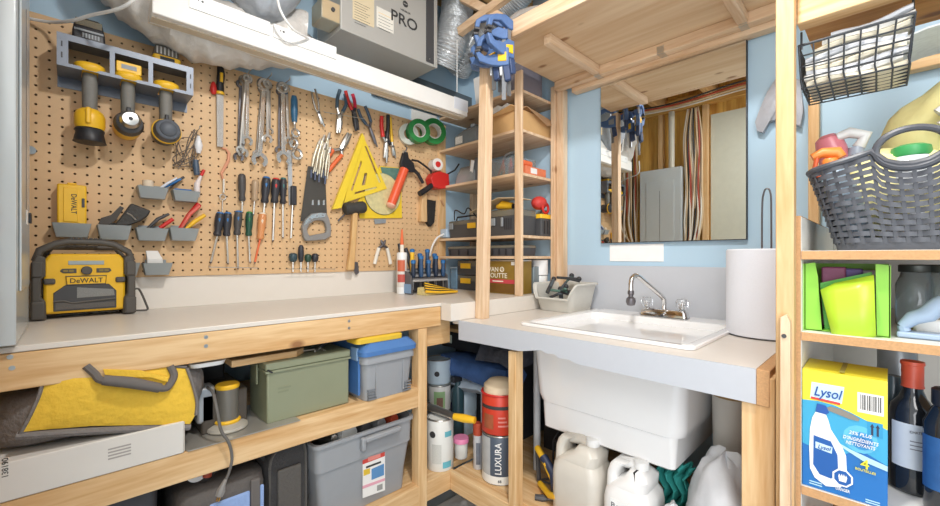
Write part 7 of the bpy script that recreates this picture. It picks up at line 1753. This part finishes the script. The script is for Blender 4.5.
def shelf_c():
    z = UC+.001
    e = thing('cleaner_box', 'yellow and blue Lysol toilet cleaner four pack carton on the lower shelf', 'box')
    y0 = 1.006; y1 = y0+.10; xa, xb = -.1175, -.003; zt = atY(799, 368, y0).z; ze = zt
    bl = mat('box_blue', '1f6fb8', .35, var=.12, scale=6); yl = mat('box_yellow', 'f0e13c', .35)
    obj('carton', MB().box(xa, xb, y0, y1, z, zt-.0005), bl, e)
    yb_ = y0+.075
    obj('top_face', MB().add([(xa, y0, zt), (xb, y0, zt), (xb, y1, zt+.003), (xa, y1, zt+.003), (xa, y0, zt-.001), (xb, y0, zt-.001), (xb, y1, zt-.0004), (xa, y1, zt-.0004)], [(0, 1, 2, 3), (7, 6, 5, 4), (0, 4, 5, 1), (1, 5, 6, 2), (2, 6, 7, 3), (3, 7, 4, 0)]), yl, e)
    obj('top_seam', MB().box(-.065, -.058, y0+.004, y1-.002, zt+.0032, zt+.0040), mat('tape_olive', 'a9a050', .4), e)
    W = xb-xa; Hh = zt-z
    def F(a, b, o=.0004): return Vector((xa+a*W, y0-o, z+b*Hh))     # a across, b up
    def pz(pts, m, nm, o=.0004, par=None): return obj(nm, MB().prism([F(a, b, o) for a, b in pts], (0, .0003, 0)), m, par or e)
    pz([(0, 1), (1, 1), (1, .62), (.92, .64), (.80, .655), (.6, .70), (.4, .735), (.2, .745), (0, .735)], yl, 'yellow_panel')
    pz([(0, .735), (.2, .745), (.4, .735), (.6, .70), (.8, .655), (.92, .64), (1, .62), (1, .34), (.7, .42), (.4, .30), (0, .36)], mat('box_cyan', '3fa8d2', .35, var=.15, scale=8), 'cyan_panel', .0005)
    for k, (a0, b0, rr_) in enumerate(((.70, .50, .20), (.72, .49, .13), (.73, .48, .07))):
        cx, cz = a0, b0; pts = [(cx+rr_*math.cos(t/14*6.283), cz+rr_*.55*math.sin(t/14*6.283)) for t in range(14)]
        pz(pts, [mat('swirl_light', '62bce0', .35), mat('swirl_mid', '3a92cc', .35), mat('swirl_dark', '2273b8', .35)][k], 'swirl', .0007+.0002*k)
    pz([(.42, .44), (.6, .40), (1, .34), (1, .30), (.75, .33), (.5, .40)], mat('wave_white', 'b6dff0', .35), 'wave', .0016)
    # badge
    s = pz([(.12, .90), (.52, .90), (.49, .76), (.10, .76)], mat('badge_pale', 'c9e4f2', .35), 'badge', .0012)
    text('Lysol', F(.31, .83, .0022), (1, 0, 0), (0, 0, 1), .017, mat('lysol_blue', '1c4f9c', .4), e, width=.040, shear=.3, name='logo')
    pz([(.11, .775), (.47, .765), (.47, .745), (.11, .755)], mat('badge_red', 'd0453c', .4), 'red_swoosh', .0016)
    # bar code and upright arrows
    q = pz([(.67, .88), (.96, .88), (.96, .72), (.67, .72)], PAPER, 'bar_code', .0012)
    for k in range(12): obj('code_bar', MB().box(F(.70+.02*k, 0).x, F(.70+.02*k, 0).x+.0007+.0004*(k % 3), y0-.0016, y0-.0012, F(0, .745).z, F(0, .865).z), INK, q)
    pz([(.78, .66), (.95, .66), (.95, .545), (.78, .545)], mat('box_cyan2', '2f98c8', .35), 'arrow_panel', .0014)
    for a in (.835, .895): pz([(a-.012, .555), (a+.012, .555), (a+.012, .62), (a+.024, .62), (a, .648), (a-.024, .62), (a-.012, .62)], mat('navy_dark', '2b3550', .5), 'arrow', .0018)
    obj('hand_hole', MB().prism([F(a, b, .0018) for a, b in ((.31, .705), (.36, .722), (.48, .715), (.62, .69), (.70, .665), (.68, .645), (.58, .648), (.42, .67), (.33, .683))], (0, .0003, 0)), mat('hole_brown', '8a857c', .7), e)
    # printed bottle
    b = pz([(.10, .50), (.13, .60), (.17, .65), (.30, .645), (.33, .60), (.36, .53), (.50, .40), (.54, .34), (.55, .20), (.48, .07), (.30, .045), (.16, .09), (.10, .16), (.09, .34)], mat('print_white', 'eff4f8', .4), 'printed_bottle', .0020)
    pz([(.17, .655), (.19, .725), (.30, .72), (.34, .665), (.30, .645)], mat('cap_blue', '2457a8', .4), 'printed_cap', .0024, b)
    pz([(.145, .45), (.36, .43), (.44, .33), (.45, .17), (.36, .12), (.22, .13), (.14, .20)], mat('print_blue', '1d5ba6', .4), 'printed_label', .0024, b)
    pz([(.17, .40), (.38, .385), (.37, .33), (.17, .345)], mat('badge_pale', 'c9e4f2', .35), 'printed_badge', .0028, b)
    text('Lysol', F(.275, .365, .0032), (1, 0, 0), (0, 0, 1), .007, mat('lysol_blue', '1c4f9c', .4), b, width=.019, shear=.3, name='logo')
    for k, (t_, w_) in enumerate((('25% PLUS', .030), ("D'INGRÉDIENTS", .046), ('NETTOYANTS', .038))):
        text(t_, F(.70, .545-.038*k-(.01 if k else 0), .0036), (1, 0, -.02), (.02, 0, 1), .0058, WHITE, e, width=w_, shear=.25)
    text('4', F(.755, .315, .0030), (1, 0, 0), (0, 0, 1), .016, yl, e)
    text('BOUTEILLES', F(.76, .262, .0030), (1, 0, -.05), (.05, 0, 1), .004, yl, e, width=.026)
    o8 = [(.50+.13*math.cos(math.radians(22.5+45*k)), .155+.075*math.sin(math.radians(22.5+45*k))) for k in range(8)]
    pz(o8, WHITE, 'danger_octagon', .0034); pz([(.50+(a-.50)*.82, .155+(b_-.155)*.82) for a, b_ in o8], mat('print_blue', '1d5ba6', .4), 'octagon_face', .0038)
    pz([(.46, .125), (.54, .125), (.555, .165), (.54, .185), (.53, .165), (.515, .19), (.505, .165), (.49, .19), (.48, .165), (.46, .185), (.45, .165)], WHITE, 'hand_mark', .0042)
    text('DANGER', F(.50, .058, .0030), (1, 0, 0), (0, 0, 1), .0052, WHITE, e, width=.019)
    for a, b_ in ((.17, .045), (.17, .025), (.84, .030), (.84, .012)): obj('small_print', MB().box(F(a-.08, 0).x, F(a+.08, 0).x, y0-.0012, y0-.0006, F(0, b_).z, F(0, b_+.008).z), mat('wave_white', 'b6dff0', .35), e)
    # bottles
    b = thing('wine_bottle', 'dark wine bottle with orange red capsule and white label', 'bottle')
    Yb = 1.13; q = atY(912.5, 480, Yb); q.z = z; r = .032; H = atY(912, 361, Yb).z-z
    gl = mat('wine_glass', '23262a', .08, coat=.6)
    obj('glass', MB().lathe([(r*.9, 0), (r, .004), (r, H*.60), (r*.92, H*.66), (r*.6, H*.72), (r*.45, H*.78), (r*.42, H*.985)], q, (0, 0, 1), 30), gl, b)
    obj('capsule', MB().lathe([(r*.50, H*.80), (r*.47, H*.82), (r*.47, H*.97), (r*.52, H*.975), (r*.50, H), (.001, H+.001)], q, (0, 0, 1), 24), mat('capsule_orange', 'd8593c', .4), b)
    l = decal(b, q, r, H*.20, H*.54, -.95, 1.1, mat('wine_label', 'd7dee2', .6), 'label', 14)
    d = toward(q, .25); sd = Vector((-d.y, d.x, 0))
    text('CHATEAU', q+d*(r+.0014)+Vector((0, 0, H*.485)), sd, (0, 0, 1), .0042, mat('ink_grey', '77787c', .5), b, width=.024)
    for k in range(3): decal(b, q, r+.0004, H*(.41-.03*k), H*(.417-.03*k), -.1, .6, mat('ink_grey', '77787c', .5), 'print_line', 5)
    b = thing('dark_jar', 'dark blue jar with printed lid behind the wine bottle', 'jar')
    q = atY(897, 420, 1.32); q.z = z
    obj('jar', MB().lathe([(.030, 0), (.032, .004), (.032, .235), (.030, .24)], q, (0, 0, 1), 24), mat('jar_steel', '9aa0a4', .3, .3, var=.2, scale=40), b)
    obj('lid', MB().lathe([(.033, .241), (.035, .244), (.035, .272), (.033, .276)], q, (0, 0, 1), 24), mat('navy_lid', '2b3040', .4), b)
    d = toward(q); sd = Vector((-d.y, d.x, 0)); text('STELLAR', q+d*.0365+Vector((0, 0, .258)), sd, (0, 0, 1), .007, mat('badge_pale', 'c9e4f2', .35), b, width=.040)
    b = thing('blue_label_bottle', 'clear bottle with dark blue label standing between the carton and the wine bottle', 'bottle')
    q = atY(893, 450, 1.17); q.z = z
    obj('bottle', MB().lathe([(.022, 0), (.024, .004), (.024, .15), (.014, .19), (.012, .20)], q, (0, 0, 1), 20), mat('bottle_grn', '5f7078', .15, trans=.3), b)
    decal(b, q, .024, .03, .14, -1.2, 1.4, mat('label_navy', '24365a', .4, var=.4, scale=50), 'label', 10)
    b = thing('right_bottle', 'dark capped bottle with blue label cut by the right edge of the photo', 'bottle')
    q = atY(945, 470, 1.07); q.z = z
    obj('bottle', MB().lathe([(.024, 0), (.026, .004), (.026, .15), (.016, .175), (.013, .18)], q, (0, 0, 1), 22), mat('wine_glass', '23262a', .08, coat=.6), b)
    obj('cap', MB().lathe([(.014, .18), (.016, .183), (.016, .208), (.012, .211)], q, (0, 0, 1), 20), BLACK, b)
    decal(b, q, .026, .04, .13, -1.3, 1.3, mat('label_blue3', '2f5c92', .4, var=.3, scale=50), 'label', 10)
    solo('green_glass_dish', MB().lathe([(.03, 0), (.05, .012), (.054, .05), (.05, .05), (.02, .014)], Vector((.075, 1.38, z)), (0, 0, 1), 24), mat('glass_green', '7fae96', .08, trans=.6, var=0), 'green glass dish behind the bottles', 'dish')
    # below the shelf
    for x, c, c2, lab in ((-.092, WHITE, mat('cap_blue', '2457a8', .4), 'white bottle with blue cap under the lower shelf, below the carton'), (-.04, mat('bottle_bluebody', '3a6fb4', .35), WHITE, 'blue bottle under the lower shelf, below the carton')):
        b = thing('cleaner_bottle', lab, 'bottle'); q = Vector((x, 1.045, UC-.30))
        obj('bottle', MB().lathe([(.020, 0), (.022, .004), (.022, .17), (.012, .205), (.010, .21)], q, (0, 0, 1), 18), c, b)
        obj('cap', MB().lathe([(.012, .21), (.013, .213), (.012, .24), (.008, .242)], q, (0, 0, 1), 18), c2, b)
    o = bpy.data.objects['cleaning_shelf_unit']
    s = obj('shelf', MB().box(UX+.0145, UX1, SY, WY-.011, UC-.318, UC-.302), CHIP, o)
shelf_c()
# ================= OPPOSITE WALL (seen in the mirror and at the left edge) =================
e = thing('electrical_panel', 'grey steel electrical panel on the wall at the left end of the bench', 'electrical panel')
pm = mat('panel_grey', 'c3cacc', .18, .0, var=.02)
px0, px1 = -8.64*.165, -6.73*.165
obj('cabinet', MB().box(px0, px1, FY-.02, FY+.030, BZ+.004, CZ+4.2*.165), pm, e, bevel=.002)
obj('door', MB().box(px0+.05, px1-.05, FY+.0305, FY+.034, BZ+.10, CZ+3.6*.165), pm, e, bevel=.002)
obj('latch', MB().box(px0+.075, px0+.105, FY+.0345, FY+.039, BZ+.24, BZ+.262), BLACK, e, bevel=.001)
obj('label', MB().box(px0+.11, px0+.15, FY+.0342, FY+.0348, BZ+.235, BZ+.265), PAPER, e)
obj('inner_line', MB().box((px0+px1)/2-.001, (px0+px1)/2+.001, FY+.0342, FY+.0348, CZ+.1, CZ+.52), DGREY, e)
solo('conduit', MB().cyl((-1.19, FY+.0, CZ+4.21*.165), (-1.19, FY+.0, 2.195), .022, 18), mat('pvc', 'cfc9b8', .4), 'pale vertical conduit above the electrical panel', 'conduit')
random.seed(31)
ORD = 'first second third fourth fifth sixth seventh eighth ninth tenth eleventh twelfth thirteenth fourteenth'.split()
cc = [mat('cable_white', 'e4ddd0', .5), mat('cable_black', '2e2a28', .5), mat('cable_red', 'b2452f', .5), mat('cable_cream', 'd8bf9a', .5)]
for side, (xa_, xb_, n_) in (('right', (-1.085, -.975, 14)), ('left', (-1.60, -1.46, 12))):
    for k in range(n_):
        x = xa_+(xb_-xa_)*k/(n_-1); j = random.uniform(-.02, .02)
        ang = [Vector((x*.5+(xa_+xb_)/4+j, FY-.012, 2.19)), Vector((x+j, FY-.008+.006*(k % 3), 1.95)), Vector((x, FY-.008+.006*((k+1) % 3), 1.60)), Vector((x+j*.5, FY-.008+.006*((k+2) % 3), 1.35))]
        tgt = px1+.004 if side == 'right' else px0-.004
        ang += [Vector((x*.6+tgt*.4, FY-.004+.008*(k % 2), 1.20-.008*k)), Vector((tgt, FY+.002, 1.16-.013*k))] if k % 4 != 3 else [Vector((x, FY+.005, 1.0)), Vector((x, FY+.005, BZ+.01))]
        solo('house_cable', MB().tube(bez(ang, 5), .0058, 6), cc[[0, 3, 1, 0, 2, 3][k % 6]],
             ['white', 'cream', 'black', 'white', 'red', 'cream'][k % 6]+' house cable, '+ORD[k if side == 'right' else n_-1-k]+' from the panel in the '+side+' bundle seen in the mirror', 'cable', 'house cables '+side+' of the electrical panel')
for k in range(4):
    solo('ceiling_cable', MB().tube(bez([Vector((-1.5, .02+.05*k, 2.20)), Vector((-1.1, .05+.04*k, 2.165)), Vector((-.7, .0+.05*k, 2.20)), Vector((-.4, .04+.05*k, 2.18))], 5), .006, 6), cc[(k*3) % 4], 'loose '+['white', 'cream', 'red', 'black'][k]+' cable slung under the joists near the opposite wall', 'cable')
finalize()
